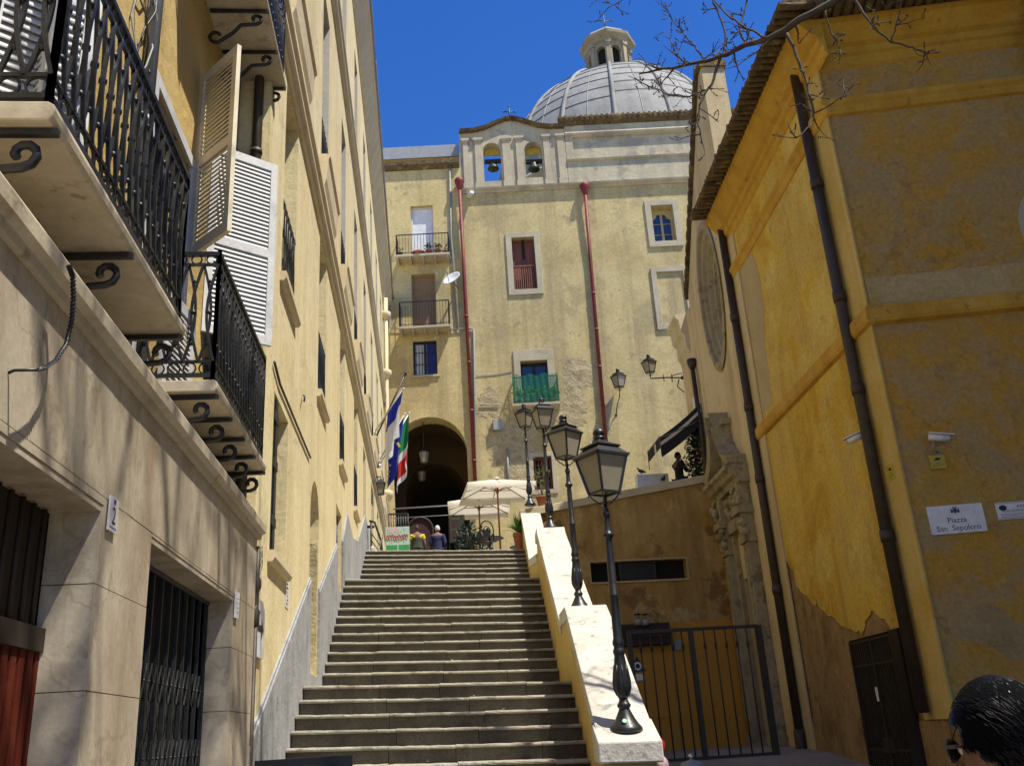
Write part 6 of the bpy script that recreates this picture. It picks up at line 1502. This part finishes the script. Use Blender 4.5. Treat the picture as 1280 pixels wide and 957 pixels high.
person((p.x, 26.8, fz), -PI / 2 + .15, -PI / 2 + .3, p.z - fz, 'bearded person in black with a hand raised to the face on the terrace', dict(shirt=M['blackcloth'], trousers=M['jeans'], hair=M['hairdark']), ((-.24, .12, 1.16), (-.08, .19, 1.44), (.25, -.25, 1), (.3, -1, 0)), ((.25, .1, 1.13), (.08, .27, 1.22), (-1, .3, .2), (0, -1, 0)), 'short', 'long')
hp = onY(1268, 937, 1.78); person((hp.x, 1.78, 0), math.radians(18), math.radians(14), hp.z / 1.635 * 1.75, 'person with glossy swept-back black hair and sunglasses in the right foreground', dict(shirt=M['blackcloth'], trousers=M['jeans'], hair=M['hairblack']), hang(-1), hang(1), 'slick', 'long', sunglasses=True)

# ================================================================== parasols
def parasol(c, half, ze, label, first=None, rot=0.0):
    t = thing('parasol', c, label, 'parasol', 'cream parasols at the top of the stairs'); x, y, z = c; H = ze; cor = [Vector((x + sx * half, y + sy * half, H)) for sx, sy in ((-1, -1), (1, -1), (1, 1), (-1, 1))]
    Mr = Matrix.Rotation(rot, 3, 'Z'); cor = [Vector((x, y, H)) + Mr @ (q - Vector((x, y, H))) for q in cor]; ap = Vector((x, y, H + half * .34))
    b = MB(); N = 8; 
    for k in range(4):
        A, B_ = cor[k], cor[(k + 1) % 4]; vs = []
        for j in range(N + 1):
            for i in range(N + 1):
                q = ap.lerp(A.lerp(B_, i / N), j / N); q.z -= .06 * math.sin(PI * j / N) * math.sin(PI * i / N) + .02 * math.sin(PI * i / N) * j / N; vs.append(q)
        vs += [Vector(vs[N * (N + 1) + i]) + Vector((0, 0, -.16 - .012 * math.sin(i * 2.2 + k))) for i in range(N + 1)]
        b.add(vs, [(j * (N + 1) + i, j * (N + 1) + i + 1, (j + 1) * (N + 1) + i + 1, (j + 1) * (N + 1) + i) for j in range(N + 1) for i in range(N)], 0, True)
    b.build('canopy', M['umb'], t, recalc=False)
    b = MB(); b.lathe([(.14, -.02), (.10, .03), (.03, .07)], ap, 12); b.build('top_cap', M['umb'], t)
    b = MB(); b.tube([(x, y, z + .05), (x, y, H + half * .32)], .028, 10); b.build('pole', M['umbwood'], t)
    hub = Vector((x, y, H - .02 * half)); 
    for k in range(8):
        e = cor[k // 2] if k % 2 == 0 else cor[k // 2].lerp(cor[(k // 2 + 1) % 4], .5); r = MB(); ap2 = ap - Vector((0, 0, .07)); r.tube([ap2, ap2.lerp(e - Vector((0, 0, .05)), .98)], .015, 6); r.tube([hub, ap2.lerp(e - Vector((0, 0, .05)), .5)], .012, 6); r.build('rib', M['umbwood'], t)
    b = MB(); b.lathe([(.05, -.07), (.055, .05)], hub, 10); b.build('hub', M['umbwood'], t)
    b = MB(); b.lathe([(.28, 0), (.28, .06), (.08, .1), (.05, .3)], c, 16); b.build('base', M['grey'], t)
zf = 6.222
parasol((onY(621, 600, 29.2).x, 29.2, zf), 1.08, 8.93, 'larger cream square parasol nearest the stair parapet', rot=.06)
parasol((onY(599, 640, 30.6).x, 30.6, zf), 1.02, 8.72, 'smaller cream square parasol behind and left of the larger one', rot=-.05)
# cafe furniture
def chair(c, yaw, label):
    t = thing('cafe_chair', c, label, 'chair', 'black cafe chairs'); R = Matrix.Rotation(yaw, 3, 'Z'); P_ = lambda x, y, z: Vector(c) + R @ Vector((x, y, z))
    b = MB(); b.lathe([(.20, .44), (.21, .455), (.20, .47)], c, 18); b.build('seat', M['black'], t)
    for sx, sy in ((-1, -1), (1, -1), (1, 1), (-1, 1)): q = MB(); q.tube([P_(sx * .15, sy * .14, .44), P_(sx * .2, sy * .19, 0)], .014, 6); q.build('leg', M['black'], t)
    b = MB(); b.tube([P_(-.2, -.16, .45)] + [P_(-.2 * math.cos(q * PI / 10), -.19 - .03 * math.sin(q * PI / 10), .75 + .3 * math.sin(q * PI / 10)) for q in range(11)] + [P_(.2, -.16, .45)], .018, 8)
    b.tube([P_(-.11 * math.cos(q * PI / 8), -.19, .70 + .2 * math.sin(q * PI / 8)) for q in range(9)], .012, 6)
    b.prism([P_(-.09, -.2, .6), P_(.09, -.2, .6), P_(.11, -.2, .8), P_(-.11, -.2, .8)], R @ Vector((0, .02, 0))); b.tube([P_(-.2, -.18, .62), P_(.2, -.18, .62)], .012, 6)
    b.build('backrest', M['black'], t)
tx = onY(612, 675, 27.0).x
t = thing('cafe_table', (tx, 27.0, zf), 'black round cafe table at the top of the stairs under the parasols', 'table')
b = MB(); b.lathe([(.40, .70), (.42, .715), (.40, .73)], (tx, 27.0, zf), 24); b.build('table_top', M['black'], t)
b = MB(); b.lathe([(.03, .08), (.03, .70)], (tx, 27.0, zf), 10); b.lathe([(.24, 0), (.22, .04), (.04, .08)], (tx, 27.0, zf), 16); b.build('pedestal', M['black'], t)
b = MB(); b.lathe([(.04, .731), (.045, .83), (.04, .84)], (tx + .1, 26.95, zf), 10); tag(b.build('napkin_holder', M['black'], base=(tx + .1, 26.95, zf + .73)), 'small black holder standing on the cafe table', 'holder')
chair((onY(607, 670, 26.3).x, 26.3, zf), .1, 'black cafe chair with its round back towards the stairs, nearest the stairs')
chair((onY(645, 672, 27.1).x, 27.1, zf), 1.5, 'black cafe chair seen side on at the right of the table')
chair((onY(592, 676, 27.5).x, 27.4, zf), -1.4, 'black cafe chair at the left of the table by the dark shrub')
def pot_plant(c, r, h, label, n, lr, ls, mat_, name='potted_plant', potm='terracotta', up=.4, sc=(1, 1, 1), dz=0.0, spiky=False, seed=1):
    t = thing(name, c, label, 'plant'); b = MB(); b.lathe([(r * .7, 0), (r, h * .85), (r * 1.1, h * .86), (r * 1.1, h), (r * .9, h), (r * .85, h * .9)], c, 16); b.build('pot', M[potm], t)
    b = MB(); c = Vector(c)
    if spiky:
        rr = random.Random(seed)
        for i in range(n):
            a = rr.uniform(0, 2 * PI); e = rr.uniform(.35, 1.35); L = lr * rr.uniform(.8, 1.2); d = Vector((math.cos(a) * math.cos(e), math.sin(a) * math.cos(e), math.sin(e))); sd = Vector((-math.sin(a), math.cos(a), 0)) * ls
            p0 = c + Vector((0, 0, h)); p1 = p0 + d * L * .55; p2 = p0 + d * L + Vector((0, 0, -L * .18 * math.cos(e)))
            b.add([p0 - sd * .4, p0 + sd * .4, p1 + sd, p1 - sd, p2], [(0, 1, 2, 3), (3, 2, 4)])
    else:
        leafball(b, c + Vector((0, 0, h + lr * sc[2] * .8 + dz)), lr, n, ls, 0, seed, sc, up)
        b.tube([c + Vector((0, 0, h * .8)), c + Vector((0, 0, h + lr * sc[2]))], .02, 6, 0)
    b.build('leaves', M[mat_], t, recalc=False); return t
pot_plant((onY(649, 665, 25.9).x, 25.9, zf), .17, .62, 'bright green spiky palm in a tall pot beside the stair parapet', 90, .55, .022, 'leafbright', spiky=True)
pot_plant((onY(584, 668, 28.2).x, 28.2, zf), .2, .5, 'dark leafy shrub in a pot left of the black table', 520, .42, .14, 'leafdark', sc=(1, 1, 1.3), seed=3)
pot_plant((onY(601, 668, 28.6).x, 28.6, zf), .2, .5, 'second dark leafy shrub in a pot, behind the black table', 420, .38, .14, 'leaf', sc=(1, 1, 1.3), seed=4)
cp = Vector((3.42, 25.62, capz(3.42) + .002))
t = pot_plant(cp, .17, .30, 'square terracotta pot with a thin climbing plant beside the farthest street lamp', 70, .38, .09, 'leafbright', sc=(.8, .4, 1.3), dz=.1, seed=6)
b = MB(); rr = random.Random(2)
for i in range(5): b.tube([cp + Vector((0, 0, .28)), cp + Vector((rr.uniform(-.3, .1), rr.uniform(-.1, .1), .7)), cp + Vector((rr.uniform(-.4, .2), rr.uniform(-.1, .1), rr.uniform(.9, 1.4)))], .006, 4)
b.build('stems', M['leaf'], t)
# posters and bits at the top of the stairs
x0, x1 = onY(482, 670, 27.2).x, onY(512, 670, 27.2).x; z1 = onY(497, 658, 27.2).z; z0 = zf + .1
t = thing('poster_board', ((x0 + x1) / 2, 27.2, zf), 'poster board, red squiggles on mint above a bright green band', 'poster board')
FP = Frame((x0, 27.2, 0), (1, 0, 0), (0, -1, 0)); W = x1 - x0; H = z1 - z0
b = MB(); b.fb(FP, 0, W, z0, z1, -.03, 0, 0); b.fb(FP, .01, W - .01, z0, z0 + H * .52, .0005, .004, 1); b.fb(FP, W * .48, W * .53, z0, z0 + H * .52, .0045, .007, 0)
b.fb(FP, .05, W * .55, z0 + H * .85, z0 + H * .97, .0005, .004, 3)
rr = random.Random(12)
for i in range(9):
    cx_ = W * (.08 + .1 * i); zc = z0 + H * .72 + rr.uniform(-.02, .02)
    b.tube([FP.P(cx_ + math.cos(q * PI / 5) * W * .04, zc + math.sin(q * PI / 5) * H * .07, .006) for q in range(9 if i % 3 else 11)], .010, 4, 2, cap=False)
for i in range(14): b.ball(FP.P(W * rr.uniform(.25, .8), z0 + H * rr.uniform(.58, .95), .004), .022, 6, rr.choice((3, 4)), sc=(1, .2, 1))
b.build('poster', [M['mint'], M['green'], M['red'], M['pink'], M['ltblue']], t)
b = MB(); 
for s in (.05, W - .05): b.tube([FP.P(s, zf, -.25), FP.P(s, z1 - .1, -.035)], .015, 6)
b.build('support', M['iron'], t)
yb_ = 30.6; x0, x1 = onY(562, 660, yb_).x, onY(580, 660, yb_).x; z0, z1 = onY(571, 678, yb_).z, onY(571, 644, yb_).z
t = thing('hanging_banner', ((x0 + x1) / 2, yb_, zf), 'grey cloth banner with red scribbles on a stand in front of the archway', 'banner')
FQ = Frame((x0, yb_, 0), (1, 0, 0), (0, -1, 0)); W = x1 - x0; H = z1 - z0
b = MB(); n = 10; vs = [FQ.P(W * i / n, z0 + H * j, .02 * math.sin(i * 1.3)) for j in (0, 1) for i in range(n + 1)]; b.add(vs, [(i, i + 1, n + 2 + i, n + 1 + i) for i in range(n)], 0, True)
rr = random.Random(3)
for k in range(7): zc = z0 + H * (.1 + .13 * k); b.tube([FQ.P(W * (.15 + .07 * q) , zc + H * .03 * math.sin(q * 2.1 + k), .035) for q in range(9 - k % 3)], .012, 4, 1 if k % 3 else 2)
b.build('cloth', [M['greyfab'], M['red'], M['pink']], t, recalc=False)
b = MB(); b.tube([FQ.P(-.03, z1, 0), FQ.P(W + .03, z1, 0)], .015, 6); 
for s in (-.02, W + .02): b.tube([FQ.P(s, zf, -.02), FQ.P(s, z1, 0)], .015, 6)
b.build('stand', M['iron'], t)
x0 = onY(578, 680, 29.5).x; zz = onY(578, 674, 29.5).z
b = MB(); b.box((x0 - .13, 29.5, zf + .3), (x0 + .11, 29.53, zz), 0); b.box((x0 - .03, 29.49, zf + .8), (x0 + .03, 29.5, zf + 1.0), 1); b.box((x0 - .02, 29.53, zf), (x0 + .02, 29.56, zz - .1), 1)
tag(b.build('notice_stand', [M['ltblue'], M['ink']], base=(x0, 29.5, zf)), 'small pale blue notice on a stand below the grey banner', 'sign')
x0, x1 = onY(510, 665, 32).x, onY(541, 665, 32).x; zt = onY(520, 647, 32).z
b = MB(); cx_ = (x0 + x1) / 2; W = (x1 - x0) / 2
FQ = Frame((cx_, 32, 0), (1, 0, 0), (0, -1, 0)); t = thing('counter_booth', (cx_, 32, zf), 'booth before the archway, shade put into its dark red paint, rounded brown top rim', 'booth')
arc = [(math.cos(PI * i / 20) * W, zt - W + math.sin(PI * i / 20) * W) for i in range(21)]
b.fprism(FQ, [(W, zf)] + arc + [(-W, zf)], -.05, 0); b.build('booth_back', plain('shade_darkened_red_paint', (.035, .006, .005, 1), .7), t)  # dark paint stands in for archway shade; the booth is in the open
b = MB(); b.tube([FQ.P(a, z, .02) for a, z in [(W, zf)] + arc + [(-W, zf)]], .04, 6); b.build('rim', M['darkbrown'], t)
b = MB(); b.fb(FQ, -W - .2, W + .2, zf + 1.0, zf + 1.06, .05, .6); b.fb(FQ, -W - .1, W + .1, zf, zf + 1.0, .1, .15); b.build('counter', M['redwood'], t)
b = MB(); b.lathe([(.04, 1.062), (.045, 1.25), (.015, 1.33), (.015, 1.42)], FQ.P(.25, zf, .35), 10); b.lathe([(.035, 1.062), (.04, 1.2), (.012, 1.28)], FQ.P(.42, zf, .3), 10, 0)
tag(b.build('bottles', M['glass'], base=FQ.P(.3, zf + 1.06, .33)), 'pair of bottles standing together on the booth counter', 'bottles')
# railing inside the arch
x0, x1 = onY(486, 650, 34).x, onY(510, 650, 34).x; z1 = onY(498, 642, 34).z
t = thing('black_railing', ((x0 + x1) / 2, 34, zf), 'black bar railing on a stone block at the left of the archway', 'railing')
b = MB(); b.box((x0 - .1, 33.9, zf), (x1 + .1, 34.4, z1 - 1.15)); b.build('stone_block', M['stone_trim'], t)
b = MB()
for z in (z1, z1 - 1.05): b.box((x0, 33.97, z - .025), (x1, 34.02, z + .025))
for i in range(9): x = x0 + (x1 - x0) * i / 8; b.tube([(x, 34, z1 - 1.15), (x, 34, z1)], .018, 6)
b.build('bars', M['iron'], t)
# handrail at the left end of the top step
b = MB(); pts = [(-1.38, 25.2, 7.2), (-1.28, 25.6, 7.25), (-1.15, 26.2, 6.9), (-1.1, 26.6, 6.5)]
b.tube(pts, .03, 8); b.tube([(-1.36, 25.3, zf), (-1.36, 25.3, 7.2)], .025, 6); b.tube([(-1.15, 26.2, zf), (-1.15, 26.2, 6.9)], .025, 6)
for k in range(3): b.tube([(-1.36, 25.3, 6.5 + k * .2), (-1.15, 26.2, 6.3 + k * .2)], .014, 6)
b.tube([(-1.45, 25.25, 7.05), (-1.30, 25.5, 7.1)], .04, 6)
tag(b.build('handrail', M['iron'], base=(-1.3, 25.6, zf)), 'short black iron handrail at the left end of the top step', 'handrail')
b = MB(); b.lathe([(.03, 0), (.033, .10), (.03, .105)], (-1.30, 24.62, 6.285), 12); tag(b.build('paper_cup', M['white2'], base=(-1.30, 24.62, 6.285)), 'small white paper cup left on the top step', 'cup')
# awning
aw = thing('awning', (8.3, 26.6, 9.9), 'black sloping awning with a cream stripe above the terrace person', 'awning')
za, zb_ = onplane(866, 515, (8.42, 0, 0), (1, 0, 0)).z, onY(823, 548, 26.0).z; xb = onY(823, 548, 26.0).x
b = MB(); y0, y1 = 25.85, 27.45
def AP(u, y): return Vector((8.42 + (xb - 8.42) * u, y, za + (zb_ - za) * u - .05 * math.sin(PI * u)))
stripes = [y0, y0 + .55, y0 + .75, y0 + 1.2, y1]
for k in range(4):
    for j in range(6): b.add([AP(j / 6, stripes[k]), AP(j / 6, stripes[k + 1]), AP((j + 1) / 6, stripes[k + 1]), AP((j + 1) / 6, stripes[k])], [(0, 1, 2, 3)], 1 if k == 1 else 0, True)
    e0, e1 = AP(1, stripes[k]), AP(1, stripes[k + 1]); b.add([e0, e1, e1 - Vector((0, 0, .32)), e0 - Vector((0, 0, .32))], [(0, 1, 2, 3)], 1 if k == 1 else 0)
for k_ in range(6):
    A_, B2 = AP(k_ / 6, y0), AP((k_ + 1) / 6, y0)
    for q0, q1, mi in ((0, .16, 0), (.16, .27, 1), (.27, .62, 0)): b.add([A_ - Vector((0, 0, q0)), B2 - Vector((0, 0, q0)), B2 - Vector((0, 0, q1)), A_ - Vector((0, 0, q1))], [(0, 1, 2, 3)], mi)
b.build('cloth', [translucent('black_awning_cloth', (.012, .014, .016, 1), .1), M['umb']], aw, recalc=False)
b = MB(); b.tube([AP(1, y0), AP(1, y1)], .025, 6); b.tube([AP(0, y0), AP(0, y1)], .03, 6)
for y in (y0, y1): b.tube([AP(0, y) - Vector((0, 0, .5)), AP(.98, y) - Vector((0, 0, .04))], .018, 6); b.tube([AP(1, y), AP(1, y) - Vector((0, 0, .55))], .012, 6)
b.build('awning_frame', M['greyiron'], aw)
tb = thing('terrace_shrub', (8.02, 26.05, 7.5), 'dense dark green shrub against the church corner on the terrace', 'shrub')
b = MB(); b.lathe([(.22, 0), (.3, .45), (.27, .46)], (8.02, 26.05, 7.48), 16); b.build('pot', M['terracotta'], tb)
b = MB(); b.tube([(8.02, 26.05, 7.9), (8.05, 26.05, 8.5)], .04, 6); b.build('trunk', M['bark'], tb)
b = MB()
for i, (x, z, r) in enumerate(((8.05, 8.45, .30), (8.0, 8.85, .32), (8.1, 9.2, .34), (8.1, 9.55, .30), (8.2, 9.85, .22))): leafball(b, (x + .14, 26.25, z), r, 330, .11, 0, 80 + i)
b.build('crown', M['leafdark'], tb, recalc=False)
def pigeon(p, yaw, label):
    t = thing('pigeon', p, label, 'bird'); R = Matrix.Rotation(yaw, 3, 'Z'); c = Vector(p); P_ = lambda x, y, z: c + R @ Vector((x, y, z))
    vs, fs = skin({'t': ((-.17, 0, .07), (.025, .008)), 'r': ((-.08, 0, .10), .035), 'b': ((0, 0, .13), .062), 'c': ((.06, 0, .16), .05), 'n': ((.095, 0, .215), .024), 'h': ((.11, 0, .25), .026), 'k': ((.14, 0, .248), .008)}, [('t', 'r'), ('r', 'b'), ('b', 'c'), ('c', 'n'), ('n', 'h'), ('h', 'k')], 'b')
    b = MB(); b.add([P_(*v) for v in vs], fs, 0, True)
    for sg in (-1, 1): b.tube([P_(.01, sg * .025, .09), P_(.02, sg * .028, .0)], .006, 5); b.tube([P_(.02, sg * .028, .004), P_(.05, sg * .034, .004)], .005, 5)
    b.build('body', plain('pigeon_grey', (.05, .05, .06, 1), .7), t)
x_ = onY(830, 600, 25.45).x; pigeon((x_, 25.52, capz(x_)), .9, 'dark pigeon standing on the sloping cap of the terrace wall')
x_ = onY(802, 593, 27.65).x; pigeon((x_, 27.65, p1.z + .15), 2.6, 'dark pigeon perched on the low white wall')

# ================================================================== foreground bits
b = MB(); zt = 1.515; b.box((-1.34, 8.0, .05), (-.585, 8.05, zt), 0); b.box((-1.30, 7.994, .3), (-.625, 8.0, zt - .06), 1)
for x in (-1.30, -.66): b.tube([(x, 8.06, zt - .1), (x, 8.4, .0)], .02, 6, 0)
tag(b.build('menu_board', [M['black'], M['ink']], base=(-.96, 8.05, 0), bevel=.006), 'plain black board standing at the foot of the stairs by the marble wall', 'board')
c = Vector((3.2, 12.0, zg(3.2, 12))); zt = onY(866, 941, 12.0).z
t = thing('bollard', c, 'blue-grey metal bollard with a shiny steel ball on top', 'bollard'); H = zt - c.z
b = MB(); b.lathe([(.17, 0), (.17, .05), (.13, .07), (.13, H - .24), (.17, H - .22), (.165, H - .17), (.12, H - .10), (.05, H - .075), (.02, H - .07)], c, 24); b.build('post', M['bluegrey'], t)
b = MB(); b.lathe([(.018, H - .08), (.018, H - .06)], c, 10); b.ball(c + Vector((0, 0, H - .035)), .036, 16); b.build('ball', M['chrome'], t)
cR = Vector((2.17, 9.35, 1.36)); t = thing('red_bundle', cR, 'red and white cloth bundle tied to the right side of the lowest pedestal', 'bundle')
b = MB(); b.tube([cR + Vector((-.12, .05, .18)), cR + Vector((-.02, 0, .15)), cR + Vector((.04, .0, .06)), cR + Vector((.03, 0, -.06))], [.03, .045, .05, .03], 8); b.ball(cR + Vector((-.03, .02, .16)), .05, 8, sc=(1.4, 1, .6)); b.build('red_cloth', M['red'], t)
b = MB(); b.ball(cR + Vector((.03, 0, -.13)), .085, 12, sc=(.9, .9, 1.1)); b.build('white_bundle', M['pink'], t)

# ================================================================== bare tree whose branches reach into the picture
tr = thing('bare_tree', (9.2, 3.2, 0), 'bare budding tree whose thin branches reach in at the top right', 'tree')
b = MB(); buds = MB(); rr = random.Random(21)
tp = [Vector(q) for q in ((9.2, 3.2, -.1), (9.1, 3.25, 2), (8.9, 3.5, 4), (8.6, 3.9, 5.8), (8.1, 4.4, 7.2))]
b.tube(tp, [.24, .20, .18, .16, .13], 12); b.build('trunk', M['bark'], tr)
b = MB()
def twig(p, d, L, r, dep):
    p = Vector(p); d = Vector(d).normalized(); pts = [p]; n = 5
    for i in range(n):
        d = (d + Vector((rr.uniform(-.25, .25), rr.uniform(-.25, .25), rr.uniform(-.2, .28)))).normalized(); p = p + d * L / n; pts.append(p)
    b.tube(pts, [max(.002, r * (1 - .75 * i / n)) for i in range(n + 1)], 5)
    if dep > 0:
        for i in range(rr.randint(2, 4)):
            k = rr.randint(1, n); sd = Vector((rr.gauss(0, 1), rr.gauss(0, 1), rr.gauss(0, 1) + .3)).normalized(); twig(pts[k], d * .6 + sd * .8, L * rr.uniform(.35, .6), r * .5, dep - 1)
    else:
        for q in range(3): buds.ball(pts[-1 - q], .011 * rr.uniform(.6, 1.2), 4, sc=(1, 1, 1.5))
def limb(px, Y0, Y1, r0, r1, tw=8, L=.5, td=1):
    n = len(px); pts = [onY(x, y, Y0 + (Y1 - Y0) * i / (n - 1)) for i, (x, y) in enumerate(px)]
    fine = []
    for i in range(n - 1):
        for k in range(4): fine.append(pts[i].lerp(pts[i + 1], k / 4) + Vector((rr.uniform(-1, 1), rr.uniform(-1, 1), rr.uniform(-1, 1))) * .012)
    fine.append(pts[-1]); m = len(fine)
    b.tube(fine, [r0 + (r1 - r0) * i / (m - 1) for i in range(m)], 7)
    for i in range(tw):
        k = rr.randint(m // 4, m - 1); d = (fine[min(k + 1, m - 1)] - fine[max(0, k - 1)]).normalized(); sd = Vector((rr.gauss(0, 1), rr.gauss(0, .6), rr.gauss(0, 1))).normalized(); twig(fine[k], d * .7 + sd, L * rr.uniform(.4, 1), r1 * 1.0 + .003, td)
    return pts
main = limb([(1095, -40), (1060, -8), (1000, 26), (971, 45), (933, 57), (902, 71), (865, 80), (835, 86), (800, 92)], 7.4, 9.6, .05, .011, 14, .5)
b.tube([tp[-2], Vector((7.9, 5.2, 7.4)), Vector((6.6, 6.6, 8.0)), main[0]], [.13, .10, .07, .05], 8)
for px, Y0, Y1, r0, r1, tw in (([(933, 57), (924, 38), (930, 15), (938, -12)], 8.5, 8.6, .016, .009, 5), ([(958, 48), (935, 36), (912, 22), (895, 5), (890, -15)], 8.3, 8.8, .015, .008, 6), ([(905, 70), (907, 50), (902, 25), (893, 5), (885, -15)], 8.8, 8.9, .016, .008, 6),
                               ([(882, 76), (868, 58), (852, 40), (838, 20)], 9, 9.3, .012, .006, 8), ([(902, 71), (893, 98), (877, 125), (871, 148), (875, 168)], 8.8, 8.8, .02, .006, 8), ([(983, 40), (1000, 80), (1010, 110), (1019, 140), (1014, 158), (996, 172)], 8.2, 7.9, .02, .006, 8),
                               ([(1019, 140), (1040, 130), (1060, 113)], 8, 7.9, .009, .004, 3), ([(1062, -10), (1085, 25), (1112, 53), (1135, 58), (1155, 66)], 7.7, 7.5, .016, .006, 6), ([(1112, 53), (1122, 25), (1128, -8)], 7.6, 7.6, .01, .005, 3), ([(1030, 12), (1040, 40), (1052, 70)], 7.9, 7.9, .011, .005, 4),
                               ([(884, 112), (862, 120), (835, 119), (812, 108), (785, 95)], 8.8, 9.2, .010, .004, 9), ([(735, -14), (752, -2), (762, 3), (770, 8)], 8.6, 8.4, .010, .004, 4), ([(850, 85), (842, 60), (830, 40)], 9.3, 9.4, .008, .004, 5)):
    limb(px, Y0, Y1, r0, r1, tw, .32)
over = [[(8.1, 4.4, 7.2), (6.8, 4.2, 9.3), (5.2, 3.8, 10.8), (3.8, 3.7, 12), (2.4, 4.0, 12.8)], [(5.2, 3.8, 10.8), (4.0, 4.6, 11.6), (2.8, 5.2, 11.9), (1.6, 5.4, 12.2)], [(6.8, 4.2, 9.3), (5.4, 2.6, 10.4), (3.9, 1.6, 11.5), (2.7, 1.2, 12)], [(3.8, 3.7, 12), (3.0, 2.8, 12.6), (2.0, 2.2, 13)], [(8.1, 4.4, 7.2), (8.6, 4.6, 9.5), (8.8, 4.4, 12)], [(4.0, 4.6, 11.6), (3.2, 5.6, 12.2), (2.6, 6.0, 12.8)]]
for i, pl in enumerate(over):
    pl = [Vector(q) for q in pl]; n = len(pl); b.tube(pl, [.11 * (1 - .8 * k / n) if i in (0, 2, 4) else .06 * (1 - .7 * k / n) for k in range(n)], 8)
    for q in range(9): k = rr.randint(1, n - 1); twig(pl[k].lerp(pl[k - 1], rr.random()), (pl[k] - pl[k - 1]).normalized() + Vector((rr.gauss(0, .7), rr.gauss(0, .7), rr.gauss(0, .5))), rr.uniform(.8, 1.6), .022, 2)
for q in range(46):
    p = Vector((rr.uniform(1.0, 4.2), rr.uniform(.2, 5.6), rr.uniform(10.6, 13.2))); e = p + Vector((rr.gauss(0, .7), rr.gauss(0, .7), rr.gauss(.2, .4)))
    src = min((Vector(w) for pl in over for w in pl), key=lambda w: (w - p).length); m_ = src.lerp(p, .5) + Vector((rr.gauss(0, .15), rr.gauss(0, .15), .15))
    b.tube([src, m_, p, e], [.030, .026, .022, .008], 6)
    for k in range(2): twig(p, (e - p) + Vector((rr.gauss(0, .5), rr.gauss(0, .5), rr.gauss(0, .5))), rr.uniform(.6, 1.2), .014, 1)
b.build('branches', M['bark'], tr); buds.build('buds', M['bark'], tr)

# unseen house block added outside the picture to shade the front of the corner house
oc_ = thing('added_shade_house', (14, 3, 0), 'tall plain ochre house added out of view to shade the corner house', 'building')
FO = Frame((11.35, 12.6, 0), (0, -1, 0), (-1, 0, 0)); b = MB(); ho = []
for k in range(5):
    for z in (1.2, 5.2, 9.2, 13.2, 17.2): ho.append((1.5 + 4 * k, 2.7 + 4 * k, z, z + 2.2))
b.wall(FO, 0, 22, -.1, 24, ho, .3)
for s in (0, 22): b.add([FO.P(s, -.1), FO.P(s, 24), FO.P(s, 24, -8), FO.P(s, -.1, -8)], [(0, 1, 2, 3)])
b.add([FO.P(0, 24), FO.P(22, 24), FO.P(22, 24, -8), FO.P(0, 24, -8)], [(0, 1, 2, 3)]); b.build('wall', M['ochre_wall'], oc_)
for s0, s1, z0, z1 in ho: b = MB(); b.fb(FO, s0 + .003, s1 - .003, z0 + .003, z1 - .003, -.29, -.25); b.build('window', M['glass'], oc_)

# ================================================================== camera, light, world
cam = bpy.data.cameras.new('camera'); co = bpy.data.objects.new('camera', cam); COL.objects.link(co); SC.camera = co
cam.sensor_fit = 'HORIZONTAL'; cam.sensor_width = 36; cam.lens = FPX / 1280 * 36; cam.clip_start = .05; cam.clip_end = 2000
rt = Vector((RTc.x, FWc.x, UPc.x)); dn = Vector((RTc.y, FWc.y, UPc.y)); fw = Vector((RTc.z, FWc.z, UPc.z))
mw = Matrix((rt, -dn, -fw)).transposed().to_4x4(); mw.translation = EYEV; co.matrix_world = mw
SUN = Vector((.357, -.268, .893)).normalized()
ld = bpy.data.lights.new('sun', 'SUN'); ld.energy = 5.0; ld.angle = math.radians(.53); ld.color = (1.0, .94, .82)
lo = bpy.data.objects.new('sun', ld); COL.objects.link(lo); lo.rotation_euler = (-SUN).to_track_quat('-Z', 'Y').to_euler(); lo.location = (10, -10, 40)
w = bpy.data.worlds.new('World'); SC.world = w; w.use_nodes = True; nt = w.node_tree
sk = nt.nodes.new('ShaderNodeTexSky'); sk.sky_type = 'NISHITA'; sk.sun_disc = False; sk.sun_elevation = math.asin(SUN.z); sk.sun_rotation = math.atan2(SUN.x, SUN.y)
sk.air_density = 1.0; sk.dust_density = 0; sk.ozone_density = 4; sk.altitude = 200
hs = nt.nodes.new('ShaderNodeHueSaturation'); hs.inputs['Saturation'].default_value = 1.3; hs.inputs['Hue'].default_value = .515; hs.inputs['Value'].default_value = 2.0; nt.links.new(sk.outputs[0], hs.inputs['Color']); nt.links.new(hs.outputs[0], nt.nodes['Background'].inputs[0]); nt.nodes['Background'].inputs[1].default_value = .066
SC.view_settings.view_transform = 'Standard'; SC.view_settings.look = 'None'; SC.view_settings.gamma = 1; SC.view_settings.use_curve_mapping = False
SC.view_settings.exposure = .53
SC.render.engine = 'CYCLES'; SC.cycles.max_bounces = 8; SC.cycles.diffuse_bounces = 4; SC.cycles.transparent_max_bounces = 12
SC.cycles.use_denoising = True
